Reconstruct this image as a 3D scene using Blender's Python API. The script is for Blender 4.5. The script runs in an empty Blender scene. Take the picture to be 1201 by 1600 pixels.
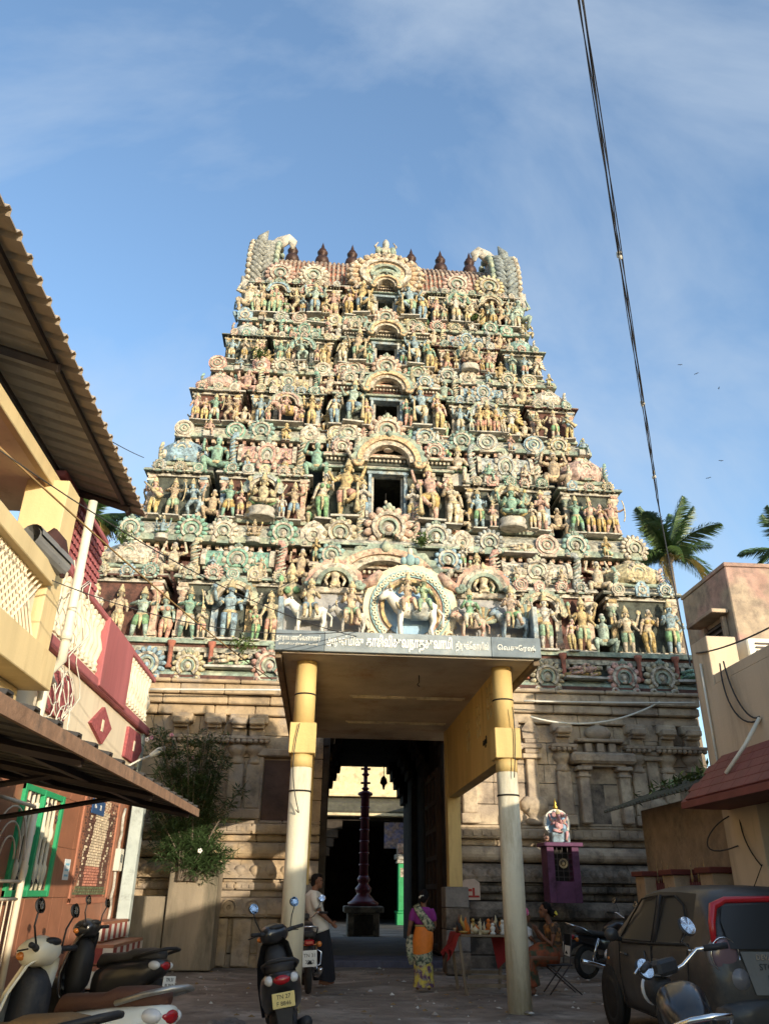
import bpy, math, random
from math import sin, cos, pi, radians as rad
from mathutils import Vector, Matrix, Quaternion
random.seed(11)
scn = bpy.context.scene
COL = scn.collection
# ---------------------------------------------------------------- camera
F = 1210.; CX = 600.5; CY = 800.; HCAM = 1.42
PITCH, YAW, ROLL = rad(26.2), rad(4.2), rad(0.7)
_f = Vector((sin(YAW)*cos(PITCH), cos(YAW)*cos(PITCH), sin(PITCH)))
_r = Vector((cos(YAW), -sin(YAW), 0)); _u = Vector((-sin(YAW)*sin(PITCH), -cos(YAW)*sin(PITCH), cos(PITCH)))
R_ = _r*cos(ROLL) + _u*sin(ROLL); U_ = _u*cos(ROLL) - _r*sin(ROLL)
cd = bpy.data.cameras.new('camera'); cam = bpy.data.objects.new('camera', cd); COL.objects.link(cam)
cd.sensor_fit = 'VERTICAL'; cd.sensor_height = 36; cd.lens = 36*F/1600; cd.clip_end = 3000; cd.clip_start = 0.05
M = Matrix((R_, U_, -_f)).transposed().to_4x4(); M.translation = (0, 0, HCAM); cam.matrix_world = M
scn.camera = cam
scn.render.resolution_x = 768; scn.render.resolution_y = 1024
def at(px, py, X=None, Y=None, Z=None):
    """a point of the place measured on the photograph, at a known plane of the street"""
    v = _f + R_*((px-CX)/F) + U_*((CY-py)/F)
    t = Y/v.y if Y is not None else (X/v.x if X is not None else (Z-HCAM)/v.z)
    return Vector((0, 0, HCAM)) + v*t
# ---------------------------------------------------------------- light
SUN_EL, SUN_AZ = rad(8.2), rad(30)
sd = bpy.data.lights.new('sun', 'SUN'); so = bpy.data.objects.new('sun', sd); COL.objects.link(so)
sd.energy = 4.2; sd.angle = rad(0.6); sd.color = (1.0, 0.89, 0.71)
sv = Vector((sin(SUN_AZ)*cos(SUN_EL), -cos(SUN_AZ)*cos(SUN_EL), sin(SUN_EL)))
so.rotation_euler = sv.to_track_quat('Z', 'Y').to_euler()
so.location = sv*40
w = bpy.data.worlds.new('World'); scn.world = w; w.use_nodes = True
wt = w.node_tree; wn = wt.nodes; bg = wn['Background']
sky = wn.new('ShaderNodeTexSky'); sky.sky_type = 'NISHITA'; sky.sun_disc = False
sky.sun_elevation = SUN_EL; sky.sun_rotation = rad(180) - SUN_AZ; sky.altitude = 0
sky.air_density = 1.0; sky.dust_density = 1.0; sky.ozone_density = 1.2
tc = wn.new('ShaderNodeTexCoord'); mp = wn.new('ShaderNodeMapping'); mp.inputs['Rotation'].default_value = (0.2, 0.35, 0.9); mp.inputs['Scale'].default_value = (1.3, 3.4, 1.8); mp.inputs['Location'].default_value = (12.3, 4.4, 2.6)
wt.links.new(tc.outputs['Generated'], mp.inputs[0])
nz = wn.new('ShaderNodeTexNoise'); nz.inputs['Scale'].default_value = 1.15; nz.inputs['Detail'].default_value = 9; nz.inputs['Roughness'].default_value = 0.56; nz.inputs['Distortion'].default_value = 0.5
wt.links.new(mp.outputs[0], nz.inputs['Vector'])
cr = wn.new('ShaderNodeValToRGB'); cr.color_ramp.elements[0].position = 0.43; cr.color_ramp.elements[1].position = 0.74
cr.color_ramp.elements[0].color = (0.04, 0.04, 0.04, 1); cr.color_ramp.elements[1].color = (0.75, 0.75, 0.75, 1)
wt.links.new(nz.outputs[0], cr.inputs[0])
mx = wn.new('ShaderNodeMix'); mx.data_type = 'RGBA'
mx.inputs["B"].default_value = (3.0, 3.5, 4.1, 1)
tint = wn.new('ShaderNodeMix'); tint.data_type = 'RGBA'; tint.blend_type = 'MULTIPLY'; tint.inputs[0].default_value = 1; tint.inputs['B'].default_value = (1.5, 1.75, 2.05, 1)
wt.links.new(sky.outputs[0], tint.inputs['A']); wt.links.new(cr.outputs[0], mx.inputs[0]); wt.links.new(tint.outputs['Result'], mx.inputs['A'])
wt.links.new(mx.outputs['Result'], bg.inputs[0]); bg.inputs[1].default_value = 0.15
scn.view_settings.view_transform = 'Standard'; scn.view_settings.look = 'None'; scn.view_settings.exposure = 0.5; scn.view_settings.gamma = 1
scn.render.engine = 'CYCLES'; scn.cycles.max_bounces = 6
# ---------------------------------------------------------------- materials
MATS = {}
def PM(name, col, rough=0.85, var=0.18, scale=2.5, grime=0.0, gcol=(0.07, 0.06, 0.05), gscale=1.6, bump=0.25, bscale=28, metal=0.0,
       objcol=False, pal=None, alt=None, altth=0.5, spec=0.3, streak=False, coat=0.0):
    """weathered surface: two-scale colour variation, optional dirt, optional second colour, relief"""
    if name in MATS: return MATS[name]
    m = bpy.data.materials.new(name); MATS[name] = m; m.use_nodes = True
    t = m.node_tree; n = t.nodes; L = t.links.new; p = n['Principled BSDF']
    p.inputs['Roughness'].default_value = rough; p.inputs['Metallic'].default_value = metal
    p.inputs['Specular IOR Level'].default_value = spec
    if coat: p.inputs['Coat Weight'].default_value = coat; p.inputs['Coat Roughness'].default_value = 0.1
    geo = n.new('ShaderNodeNewGeometry'); vec = geo.outputs['Position']
    if streak:
        ma = n.new('ShaderNodeMapping'); ma.inputs['Scale'].default_value = (1, 1, 0.18); L(vec, ma.inputs[0]); svec = ma.outputs[0]
    else: svec = vec
    def noise(s, d=4, r=0.6, v=vec):
        q = n.new('ShaderNodeTexNoise'); q.inputs['Scale'].default_value = s; q.inputs['Detail'].default_value = d; q.inputs['Roughness'].default_value = r; L(v, q.inputs['Vector']); return q.outputs[0]
    def rng(src, a, b, lo, hi):
        q = n.new('ShaderNodeMapRange'); q.inputs[1].default_value = a; q.inputs[2].default_value = b; q.inputs[3].default_value = lo; q.inputs[4].default_value = hi; L(src, q.inputs[0]); return q.outputs[0]
    def mix(fac, a, b, mode='MIX'):
        q = n.new('ShaderNodeMix'); q.data_type = 'RGBA'; q.blend_type = mode
        for s, v in ((q.inputs[0], fac), (q.inputs['A'], a), (q.inputs['B'], b)):
            if hasattr(v, 'node'): L(v, s)
            else: s.default_value = v if isinstance(v, float) else (*v, 1)
        return q.outputs['Result']
    base = col
    if objcol:
        oi = n.new('ShaderNodeObjectInfo'); base = oi.outputs['Color']
    if pal:
        oi = n.new('ShaderNodeObjectInfo'); r = n.new('ShaderNodeValToRGB'); r.color_ramp.interpolation = 'CONSTANT'
        e = r.color_ramp.elements
        while len(e) < len(pal): e.new(0.5)
        for i, c in enumerate(pal): e[i].position = i/len(pal); e[i].color = (*c, 1)
        L(oi.outputs['Random'], r.inputs[0]); base = r.outputs[0]
    if alt: base = mix(rng(noise(scale*0.7, 3), altth-0.06, altth+0.06, 0, 1), base, alt)
    if var:
        f = rng(noise(scale, 5, 0.65, svec), 0.3, 0.7, 1-var, 1+var)
        g = n.new('ShaderNodeCombineColor'); L(f, g.inputs[0]); L(f, g.inputs[1]); L(f, g.inputs[2])
        base = mix(1.0, base, g.outputs[0], 'MULTIPLY')
    if grime: base = mix(rng(noise(gscale*3.1, 6, 0.72, svec), 0.62-0.3*grime, 0.80-0.22*grime, 0, min(1, 0.45+grime*0.6)), base, gcol)
    if hasattr(base, 'node'): L(base, p.inputs['Base Color'])
    else: p.inputs['Base Color'].default_value = (*base, 1)
    if bump:
        b = n.new('ShaderNodeBump'); b.inputs['Strength'].default_value = bump; b.inputs['Distance'].default_value = 0.02
        L(noise(bscale, 4, 0.65), b.inputs['Height']); L(b.outputs[0], p.inputs['Normal'])
    return m
def EM(name, col, s=1.0):
    m = bpy.data.materials.new(name); m.use_nodes = True; p = m.node_tree.nodes['Principled BSDF']
    p.inputs['Base Color'].default_value = (0, 0, 0, 1); p.inputs['Emission Color'].default_value = (*col, 1); p.inputs['Emission Strength'].default_value = s
    return m
def GLASS(name, col=(0.02, 0.025, 0.03), rough=0.06):
    m = bpy.data.materials.new(name); m.use_nodes = True; p = m.node_tree.nodes['Principled BSDF']
    p.inputs['Base Color'].default_value = (*col, 1); p.inputs['Roughness'].default_value = rough; p.inputs['Specular IOR Level'].default_value = 0.7
    return m
# ---------------------------------------------------------------- mesh collector
class MB:
    def __init__(s): s.v = []; s.f = []; s.m = []; s.s = []
    def add(s, vs, fs, mat=0, sm=False, M=None):
        o = len(s.v)
        if M is not None: vs = [M @ Vector(p) for p in vs]
        s.v.extend([tuple(p) for p in vs])
        for f in fs: s.f.append([i+o for i in f]); s.m.append(mat); s.s.append(sm)
        return s
    def box(s, x0, x1, y0, y1, z0, z1, mat=0, ch=0, M=None):
        if ch:
            c = ch; vs = []; idx = {}
            for sx in (0, 1):
                for sy in (0, 1):
                    for sz in (0, 1):
                        P = [(x0, x1)[sx], (y0, y1)[sy], (z0, z1)[sz]]; D = [(1, -1)[sx], (1, -1)[sy], (1, -1)[sz]]
                        for a in range(3):   # vertex lying on the face normal to axis a
                            q = [P[k] + (0 if k == a else D[k]*c) for k in range(3)]; idx[(sx, sy, sz, a)] = len(vs); vs.append(q)
            fs = []
            g = lambda t, a: idx[(t[0], t[1], t[2], a)]
            for a in range(3):
                b, c2 = [k for k in range(3) if k != a]
                for sgn in (0, 1):
                    q = []
                    for (i, j) in ((0, 0), (1, 0), (1, 1), (0, 1)):
                        t = [0, 0, 0]; t[a] = sgn; t[b] = i; t[c2] = j; q.append(g(t, a))
                    fs.append(q)
            for a in range(3):   # edges along axis a
                b, c2 = [k for k in range(3) if k != a]
                for i in (0, 1):
                    for j in (0, 1):
                        t0 = [0, 0, 0]; t0[b] = i; t0[c2] = j; t1 = list(t0); t1[a] = 1
                        fs.append([g(t0, b), g(t1, b), g(t1, c2), g(t0, c2)])
            for sx in (0, 1):
                for sy in (0, 1):
                    for sz in (0, 1): fs.append([g((sx, sy, sz), k) for k in range(3)])
            cen = Vector(((x0+x1)/2, (y0+y1)/2, (z0+z1)/2)); out = []
            for f in fs:
                a, b, d = (Vector(vs[i]) for i in f[:3]); nrm = (b-a).cross(d-a); fc = sum((Vector(vs[i]) for i in f), Vector())/len(f)
                out.append(f if nrm.dot(fc-cen) > 0 else f[::-1])
            return s.add(vs, out, mat, False, M)
        vs = [(x0, y0, z0), (x1, y0, z0), (x1, y1, z0), (x0, y1, z0), (x0, y0, z1), (x1, y0, z1), (x1, y1, z1), (x0, y1, z1)]
        return s.add(vs, [(0, 3, 2, 1), (4, 5, 6, 7), (0, 1, 5, 4), (1, 2, 6, 5), (2, 3, 7, 6), (3, 0, 4, 7)], mat, False, M)
    def tube(s, pts, rad_, n=8, mat=0, caps=True, sm=True, M=None, flat=1.0, up=None):
        """swept tube; rad_ a number or one per point; flat scales the second cross axis"""
        pts = [Vector(p) for p in pts]
        if not hasattr(rad_, '__len__'): rad_ = [rad_]*len(pts)
        vs = []; prev = None
        for i, p in enumerate(pts):
            d = (pts[min(i+1, len(pts)-1)] - pts[max(i-1, 0)])
            d = d.normalized() if d.length > 1e-9 else Vector((0, 0, 1))
            if prev is None:
                a = Vector(up) if up else (Vector((0, 0, 1)) if abs(d.z) < 0.9 else Vector((1, 0, 0)))
            else: a = prev
            e1 = (a - d*a.dot(d))
            e1 = e1.normalized() if e1.length > 1e-6 else d.orthogonal().normalized()
            prev = e1; e2 = d.cross(e1)
            for k in range(n):
                t = 2*pi*k/n; vs.append(p + e1*(cos(t)*rad_[i]) + e2*(sin(t)*rad_[i]*flat))
        fs = []
        for i in range(len(pts)-1):
            for k in range(n): a = i*n+k; b = i*n+(k+1) % n; fs.append((a, b, b+n, a+n))
        if caps: fs.append(tuple(range(n))[::-1]); fs.append(tuple(range((len(pts)-1)*n, len(pts)*n)))
        return s.add(vs, fs, mat, sm, M)
    def lathe(s, prof, n=12, mat=0, c=(0, 0, 0), sm=True, M=None, ph=0.0, mats=None, sq=(1, 1)):
        vs = []; fs = []; c = Vector(c)
        for r, z in prof:
            for k in range(n): t = 2*pi*k/n+ph; vs.append((c.x+r*cos(t)*sq[0], c.y+r*sin(t)*sq[1], c.z+z))
        for i in range(len(prof)-1):
            q = [(i*n+k, i*n+(k+1) % n, (i+1)*n+(k+1) % n, (i+1)*n+k) for k in range(n)]
            if mats: s.add([], [], 0); 
            fs.append(q)
        o = len(s.v); s.add(vs, [], mat, sm, M)
        for i, q in enumerate(fs):
            for f in q: s.f.append([a+o for a in f]); s.m.append(mats[i] if mats else mat); s.s.append(sm)
        for ring, rev in ((0, True), (len(prof)-1, False)):
            if prof[ring][0] > 1e-4:
                f = [o+ring*n+k for k in range(n)]; s.f.append(f[::-1] if rev else f); s.m.append(mats[min(ring, len(mats)-1)] if mats else mat); s.s.append(False)
        return s
    def ell(s, c, r, n=10, m=7, mat=0, M=None, sm=True):
        if not hasattr(r, '__len__'): r = (r, r, r)
        vs = [(c[0], c[1], c[2]-r[2])]
        for i in range(1, m):
            a = -pi/2 + pi*i/m
            for k in range(n): t = 2*pi*k/n; vs.append((c[0]+r[0]*cos(a)*cos(t), c[1]+r[1]*cos(a)*sin(t), c[2]+r[2]*sin(a)))
        vs.append((c[0], c[1], c[2]+r[2])); fs = [(0, 1+(k+1) % n, 1+k) for k in range(n)]
        for i in range(m-2):
            for k in range(n): a = 1+i*n+k; b = 1+i*n+(k+1) % n; fs.append((a, b, b+n, a+n))
        o = 1+(m-2)*n; fs += [(o+k, o+(k+1) % n, len(vs)-1) for k in range(n)]
        return s.add(vs, fs, mat, sm, M)
    def prism(s, poly, y0, y1, mat=0, M=None, sm=False, cap=True):
        """polygon in X,Z (counter-clockwise seen from -Y) pushed from y0 (front) to y1"""
        n = len(poly); vs = [(x, y0, z) for x, z in poly] + [(x, y1, z) for x, z in poly]
        fs = [(i, i+n, (i+1) % n+n, (i+1) % n) for i in range(n)]
        s.add(vs, fs, mat, sm, M)
        if cap: s.add(vs, [tuple(range(n)), tuple(range(n, 2*n))[::-1]], mat, False, M)
        return s
    def extr(s, prof, x0, x1, mat=0, M=None, sm=False, e0=0.0, e1=None):
        """profile in Y,Z pushed along X; e0,e1 let the ends flare with the profile's depth (mitred returns)"""
        n = len(prof); e1 = e0 if e1 is None else e1; ym = max(p[0] for p in prof)
        vs = [(x0-(ym-y)*e0, y, z) for y, z in prof] + [(x1+(ym-y)*e1, y, z) for y, z in prof]
        fs = [(i, (i+1) % n, (i+1) % n+n, i+n) for i in range(n)]
        s.add(vs, fs, mat, sm, M); return s.add(vs, [tuple(range(n))[::-1], tuple(range(n, 2*n))], mat, False, M)
    def arc(s, c, r0, r1, a0, a1, y0, y1, n=14, mat=0, M=None, sx=1.0, sz=1.0, scal=0.0, ns=0):
        """flat arch band in the XZ plane between radii, pushed y0..y1; scal scallops the outer edge"""
        vs = []; fs = []
        for i in range(n+1):
            t = a0+(a1-a0)*i/n; q = r1*(1+scal*abs(sin(ns*(t-a0)/(a1-a0)*pi))) if ns else r1
            for r in (r0, q):
                for y in (y0, y1): vs.append((c[0]+r*cos(t)*sx, y, c[1]+r*sin(t)*sz))
        for i in range(n):
            a = i*4; b = a+4
            fs += [(a, a+2, b+2, b), (a+1, b+1, b+3, a+3), (a+2, a+3, b+3, b+2), (a, b, b+1, a+1)]
        fs += [(0, 1, 3, 2), (n*4, n*4+2, n*4+3, n*4+1)]
        if a1 < a0: fs = [f[::-1] for f in fs]
        fs = [f[::-1] for f in fs]
        return s.add(vs, fs, mat, False, M)
    def mesh(s, name, mats):
        me = bpy.data.meshes.new(name); me.from_pydata(s.v, [], s.f)
        for m in (mats if isinstance(mats, (list, tuple)) else [mats]): me.materials.append(m)
        me.polygons.foreach_set('material_index', s.m); me.polygons.foreach_set('use_smooth', s.s); me.update(); return me
    def build(s, name, mats, parent=None, loc=None, rz=0.0):
        return inst(name, s.mesh(name, mats), parent, loc, rz)
def inst(name, me, parent=None, loc=None, rz=0.0, sc=None, color=None, rot=None):
    o = bpy.data.objects.new(name, me); COL.objects.link(o)
    if parent is not None: o.parent = parent
    if loc is not None: o.location = loc
    o.rotation_euler = rot if rot is not None else (0, 0, rz)
    if sc is not None: o.scale = sc if hasattr(sc, '__len__') else (sc, sc, sc)
    if color is not None: o.color = (*color, 1)
    return o
def tag(o, label, cat, group=None, kind=None):
    if label: o['label'] = label
    if cat: o['category'] = cat
    if group: o['group'] = group
    if kind: o['kind'] = kind
    return o
def empty(name, loc=(0, 0, 0), rz=0.0, label=None, cat=None, group=None, parent=None):
    o = bpy.data.objects.new(name, None); COL.objects.link(o); o.location = loc; o.rotation_euler = (0, 0, rz); o.empty_display_size = 0.3
    if parent: o.parent = parent
    return tag(o, label, cat, group)
def struct(o, label=None, cat=None): return tag(o, label, cat, None, 'structure')
def RZ(a): return Matrix.Rotation(a, 4, 'Z')
def TR(*p): return Matrix.Translation(Vector(p))
def jit(a): return random.uniform(-a, a)
def bez(p0, p1, p2, p3, n=12):
    p0, p1, p2, p3 = map(Vector, (p0, p1, p2, p3)); return [p0*(1-t)**3+p1*(3*t*(1-t)**2)+p2*(3*t*t*(1-t))+p3*t**3 for t in [i/n for i in range(n+1)]]
def sag(a, b, d, n=16):
    a, b = Vector(a), Vector(b); return [a.lerp(b, i/n) - Vector((0, 0, 4*d*(i/n)*(1-i/n))) for i in range(n+1)]
# ================================================================ painted stucco materials
GR = 0.76
cream = PM('stucco_cream', (0.60, 0.52, 0.40), var=0.32, scale=3, grime=GR, gscale=2.4, bump=0.5)
ochre = PM('stucco_ochre', (0.54, 0.38, 0.18), var=0.28, scale=3, grime=GR, gscale=2.4, bump=0.5)
green = PM('stucco_green', (0.24, 0.30, 0.24), var=0.35, scale=3, grime=0.6, gscale=2.2, alt=(0.38, 0.40, 0.29), altth=0.52, bump=0.5)
pink = PM('stucco_pink', (0.54, 0.32, 0.24), var=0.3, scale=3, grime=0.6, gscale=2.2, alt=(0.56, 0.44, 0.33), altth=0.5, bump=0.5)
blue = PM('stucco_blue', (0.25, 0.33, 0.38), var=0.3, scale=3, grime=0.6, gscale=2.2, alt=(0.5, 0.5, 0.44), altth=0.55, bump=0.5)
greys = PM('stucco_grey', (0.44, 0.41, 0.35), var=0.3, scale=3, grime=0.5, bump=0.5)
maroon_s = PM('stucco_redbrown', (0.33, 0.12, 0.08), var=0.3, scale=3, grime=0.45, bump=0.5)
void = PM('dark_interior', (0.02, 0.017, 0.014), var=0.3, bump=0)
dkg = PM('shade_green_wall', (0.075, 0.082, 0.066), var=0.4, scale=3, grime=0.6, gcol=(0.02, 0.02, 0.018), gscale=2, bump=0.6)  # recess shade put into the base colour, with noise grime over it
dkr = PM('shade_red_wall', (0.12, 0.055, 0.042), var=0.4, scale=3, grime=0.6, gcol=(0.02, 0.018, 0.016), gscale=2, bump=0.6)  # shadow gaps behind the statues darkened in the colour, plus grime
mint = PM('stucco_mint', (0.38, 0.37, 0.30), var=0.35, scale=3, grime=0.72, gscale=3.0, alt=(0.46, 0.42, 0.32), altth=0.53, bump=0.6)
TM = [cream, ochre, green, pink, blue, greys, maroon_s, void, dkg, dkr, mint]
CRE, OCH, GRN, PNK, BLU, GRY, MRN, VOI, DKG, DKR, MNT = range(11)
tint_ = PM('stucco_tint', (1, 1, 1), objcol=True, var=0.28, scale=3.2, grime=0.69, gscale=3.4, gcol=(0.055, 0.05, 0.045), bump=0.6)
PALC = [(0.52, 0.36, 0.13), (0.66, 0.52, 0.30), (0.22, 0.40, 0.20), (0.62, 0.33, 0.24), (0.66, 0.58, 0.44), (0.24, 0.35, 0.42), (0.60, 0.46, 0.20), (0.32, 0.46, 0.30)]
cloth_s = PM('stucco_cloth', (1, 1, 1), pal=PALC, var=0.3, scale=4, grime=0.66, gscale=3.4, bump=0.5)
orn_s = PM('stucco_ornament', (0.55, 0.44, 0.25), var=0.3, scale=6, grime=0.64, gscale=3.4, bump=0.5)
SM = [tint_, cloth_s, orn_s, greys]
SKIN = [(0.60, 0.50, 0.37), (0.58, 0.48, 0.34), (0.50, 0.38, 0.25), (0.58, 0.37, 0.29), (0.54, 0.45, 0.28), (0.25, 0.40, 0.30), (0.29, 0.39, 0.42), (0.62, 0.56, 0.46), (0.52, 0.38, 0.18), (0.36, 0.45, 0.37)]
TINTS = [(0.62, 0.35, 0.28), (0.52, 0.44, 0.29), (0.22, 0.40, 0.30), (0.62, 0.54, 0.42), (0.28, 0.40, 0.46), (0.62, 0.42, 0.34), (0.42, 0.44, 0.41), (0.58, 0.48, 0.28), (0.28, 0.43, 0.37)]
# ================================================================ stucco figures (facing -Y, one unit tall)
def figure(mb, o=(0, 0, 0), s=1.0, hip=(0, 0, 0.44), sh=(0, 0, 0.70), legs=None, arms=None, crown=1, skirt=True, belly=0.0, female=False, ry=0.0, head=None, mats=(0, 1, 2)):
    sk, cl, orn = mats
    M = TR(*o) @ RZ(ry) @ Matrix.Scale(s, 4)
    hip = Vector(hip); sh = Vector(sh); mid = hip.lerp(sh, 0.45)
    ax = (sh-hip).normalized()
    legs = legs or [((-0.07, -0.01, 0.24), (-0.075, 0, 0.03)), ((0.07, -0.01, 0.24), (0.075, 0, 0.03))]
    mb.tube([hip-ax*0.06, hip, mid+Vector((0, -belly*0.5, 0)), sh-ax*0.06, sh+ax*0.01, sh+ax*0.05], [0.07, 0.095, 0.068+belly, 0.105, 0.085, 0.035], 8, sk, M=M, flat=0.72, up=(1, 0, 0))
    if female:
        for q in (-1, 1): mb.ell(sh+Vector((q*0.05, -0.06, -0.055)), 0.045, 6, 5, cl, M=M)
    hd = Vector(head) if head else sh+ax*0.125
    mb.tube([sh, hd], 0.034, 6, sk, M=M)
    mb.ell(hd, (0.055, 0.058, 0.068), 8, 6, sk, M=M); mb.ell(hd+Vector((0, -0.057, -0.008)), (0.012, 0.02, 0.02), 5, 4, sk, M=M)
    for q in (-1, 1): mb.ell(hd+Vector((q*0.06, 0, -0.03)), (0.018, 0.02, 0.035), 5, 4, orn, M=M)
    if crown == 1: mb.lathe([(0.062, 0.02), (0.07, 0.045), (0.055, 0.06), (0.058, 0.085), (0.043, 0.10), (0.045, 0.12), (0.025, 0.15), (0.02, 0.17), (0.001, 0.19)], 8, orn, hd, M=M)
    elif crown == 2: mb.lathe([(0.06, 0.02), (0.075, 0.05), (0.06, 0.09), (0.03, 0.12), (0.035, 0.14), (0.001, 0.165)], 8, orn, hd, M=M)
    elif crown == 3: mb.ell(hd+Vector((0, 0.015, 0.055)), (0.05, 0.05, 0.045), 7, 5, 3, M=M)
    for i, (kn, ft) in enumerate(legs):
        kn = Vector(kn); ft = Vector(ft); q = -1 if i == 0 else 1; h0 = hip+Vector((q*0.05, 0, -0.02))
        mb.tube([h0, h0.lerp(kn, 0.5), kn], [0.072, 0.066, 0.05] if skirt else [0.062, 0.056, 0.043], 7, cl if skirt else sk, M=M)
        mb.tube([kn, kn.lerp(ft, 0.35), ft], [0.044, 0.043, 0.026], 7, cl if (skirt and female) else sk, M=M)
        mb.tube([ft+Vector((0, 0.02, -0.01)), ft+Vector((q*0.012, -0.075, -0.014))], [0.026, 0.017], 6, sk, M=M)
        mb.tube([ft+Vector((0, 0, 0.02)), ft+Vector((0, 0, 0.035))], 0.034, 6, orn, M=M)
    if skirt: mb.tube([hip+Vector((0, -0.07, -0.02)), hip+Vector((0.01, -0.085, -0.14)), hip+Vector((0.0, -0.07, -0.27))], [0.03, 0.028, 0.012], 6, orn, M=M)
    mb.tube([hip+ax*0.01-Vector((0, 0, 0.02)), hip+ax*0.035], [0.106, 0.1], 8, orn, M=M, flat=0.75, up=(1, 0, 0))
    mb.tube([sh-ax*0.035, sh-ax*0.0], [0.096, 0.06], 8, orn, M=M, flat=0.8, up=(1, 0, 0))
    for i, a in enumerate(arms or []):
        el, ha = Vector(a[0]), Vector(a[1]); q = -1 if el.x < sh.x else 1; s0 = sh+Vector((q*0.105, 0.0, -0.02))
        mb.ell(s0, 0.042, 6, 5, sk, M=M); mb.tube([s0, s0.lerp(el, 0.5), el, el.lerp(ha, 0.6), ha], [0.038, 0.036, 0.029, 0.026, 0.019], 6, sk, M=M)
        mb.ell(ha, (0.024, 0.024, 0.03), 5, 4, sk, M=M); e = (el-s0).normalized(); c = s0.lerp(el, 0.45); mb.tube([c, c+e*0.022], 0.043, 6, orn, M=M)
        if len(a) > 2:
            k = a[2]
            if k == 'lotus': mb.ell(ha+Vector((0, 0, 0.05)), (0.035, 0.035, 0.045), 6, 5, cl, M=M)
            elif k == 'club': mb.tube([ha+Vector((0, -0.02, 0.06)), ha+Vector((0, -0.03, -0.2)), Vector((ha.x, ha.y-0.05, 0.04))], [0.018, 0.024, 0.05], 6, orn, M=M)
            elif k == 'disc': mb.lathe([(0.001, -0.01), (0.05, -0.01), (0.05, 0.01), (0.001, 0.01)], 8, orn, (0, 0, 0), M=M @ TR(*(ha+Vector((0, 0, 0.05)))) @ Matrix.Rotation(pi/2, 4, 'X'))
            elif k == 'staff': mb.tube([(ha.x, ha.y-0.02, 0.02), (ha.x, ha.y-0.02, 0.95)], 0.011, 5, orn, M=M)
    return mb
def beast(mb, s=1.0, kind='bull', d=1, sk=0, M=None):
    """standing animal seen side on, head to -X when d=1"""
    M = (M or Matrix()) @ Matrix.Scale(s, 4) @ Matrix.Scale(d, 4, (1, 0, 0)); T = lambda p, r, n=8, m=sk, **k: mb.tube(p, r, n, m, M=M, **k)
    T([(0.46, 0, 0.60), (0.36, 0, 0.62), (0.1, 0, 0.58), (-0.16, 0, 0.62), (-0.34, 0, 0.68)], [0.12, 0.18, 0.17, 0.19, 0.13], 10)
    T([(-0.26, 0, 0.66), (-0.40, -0.02, 0.80), (-0.50, -0.05, 0.92)], [0.16, 0.12, 0.09]); T([(-0.46, -0.05, 0.94), (-0.58, -0.09, 0.86), (-0.66, -0.11, 0.78)], [0.085, 0.08, 0.05]) 
    for q in (-1, 1):
        T([(-0.24, q*0.09, 0.6), (-0.26, q*0.09, 0.30), (-0.25, q*0.09, 0.03)], [0.075, 0.045, 0.04], 7); T([(0.36, q*0.09, 0.62), (0.40, q*0.09, 0.34), (0.34, q*0.09, 0.2), (0.38, q*0.09, 0.03)], [0.10, 0.05, 0.04, 0.04], 7)
        mb.ell((-0.45, -0.05+q*0.09, 0.96), (0.03, 0.07, 0.035), 6, 5, sk, M=M)
        if kind == 'bull': T([(-0.47, -0.05+q*0.05, 1.0), (-0.48, -0.05+q*0.08, 1.10), (-0.44, -0.05+q*0.06, 1.16)], [0.025, 0.02, 0.006], 6, 2)
    T([(0.50, 0, 0.62), (0.60, -0.03, 0.5), (0.58, -0.03, 0.25)], [0.03, 0.02, 0.03], 6)
    if kind == 'bull': mb.ell((-0.16, 0, 0.80), (0.12, 0.1, 0.1), 8, 6, sk, M=M); mb.tube([(-0.05, 0, 0.59), (0.28, 0, 0.60)], [0.205, 0.205], 12, 1, M=M); T([(-0.36, -0.1, 0.74), (-0.30, -0.16, 0.62), (-0.24, -0.12, 0.52)], 0.025, 6, 2)
    if kind == 'bird':
        for i in range(9): a = rad(15+15*i); T([(0.42, 0.02, 0.62), (0.42+0.5*cos(a), 0.05, 0.62+0.55*sin(a))], [0.06, 0.09], 6, 1 if i % 2 else 3)
def back_slab(mb, w=0.3, h=0.95, mat=3):
    poly = [(-w/2, 0), (w/2, 0), (w/2, h*0.7), (w*0.36, h*0.88), (0, h), (-w*0.36, h*0.88), (-w/2, h*0.7)]
    mb.prism(poly, 0.07, 0.13, mat)
UPR = [((0.2, 0.03, 0.60), (0.24, -0.05, 0.80), 'disc'), ((-0.2, 0.03, 0.60), (-0.24, -0.05, 0.80), 'lotus')]
DN = [((0.16, -0.02, 0.55), (0.18, -0.10, 0.47)), ((-0.16, -0.02, 0.55), (-0.14, -0.12, 0.62))]
def seated_legs(): return [((-0.2, -0.16, 0.12), (0.06, -0.2, 0.07)), ((0.2, -0.16, 0.12), (-0.06, -0.23, 0.07))]
STAT = {}
def statue_mesh(name, fn):
    mb = MB(); fn(mb); STAT[name] = mb.mesh('statue_'+name, SM)
def ped(mb, w=0.3, h=0.03): mb.box(-w/2, w/2, -0.12, 0.12, 0, h, 3)
statue_mesh('stand', lambda m: (ped(m), figure(m, (0, 0, 0.02), arms=DN)))
statue_mesh('stand_flip', lambda m: (ped(m), figure(m, (0, 0, 0.02), arms=[((-a[0][0], *a[0][1:]), (-a[1][0], *a[1][1:])) for a in DN], crown=2, hip=(0.015, 0, 0.44), sh=(-0.01, 0, 0.70))))
statue_mesh('four', lambda m: (ped(m, 0.34), figure(m, (0, 0, 0.02), arms=DN+UPR)))
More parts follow.
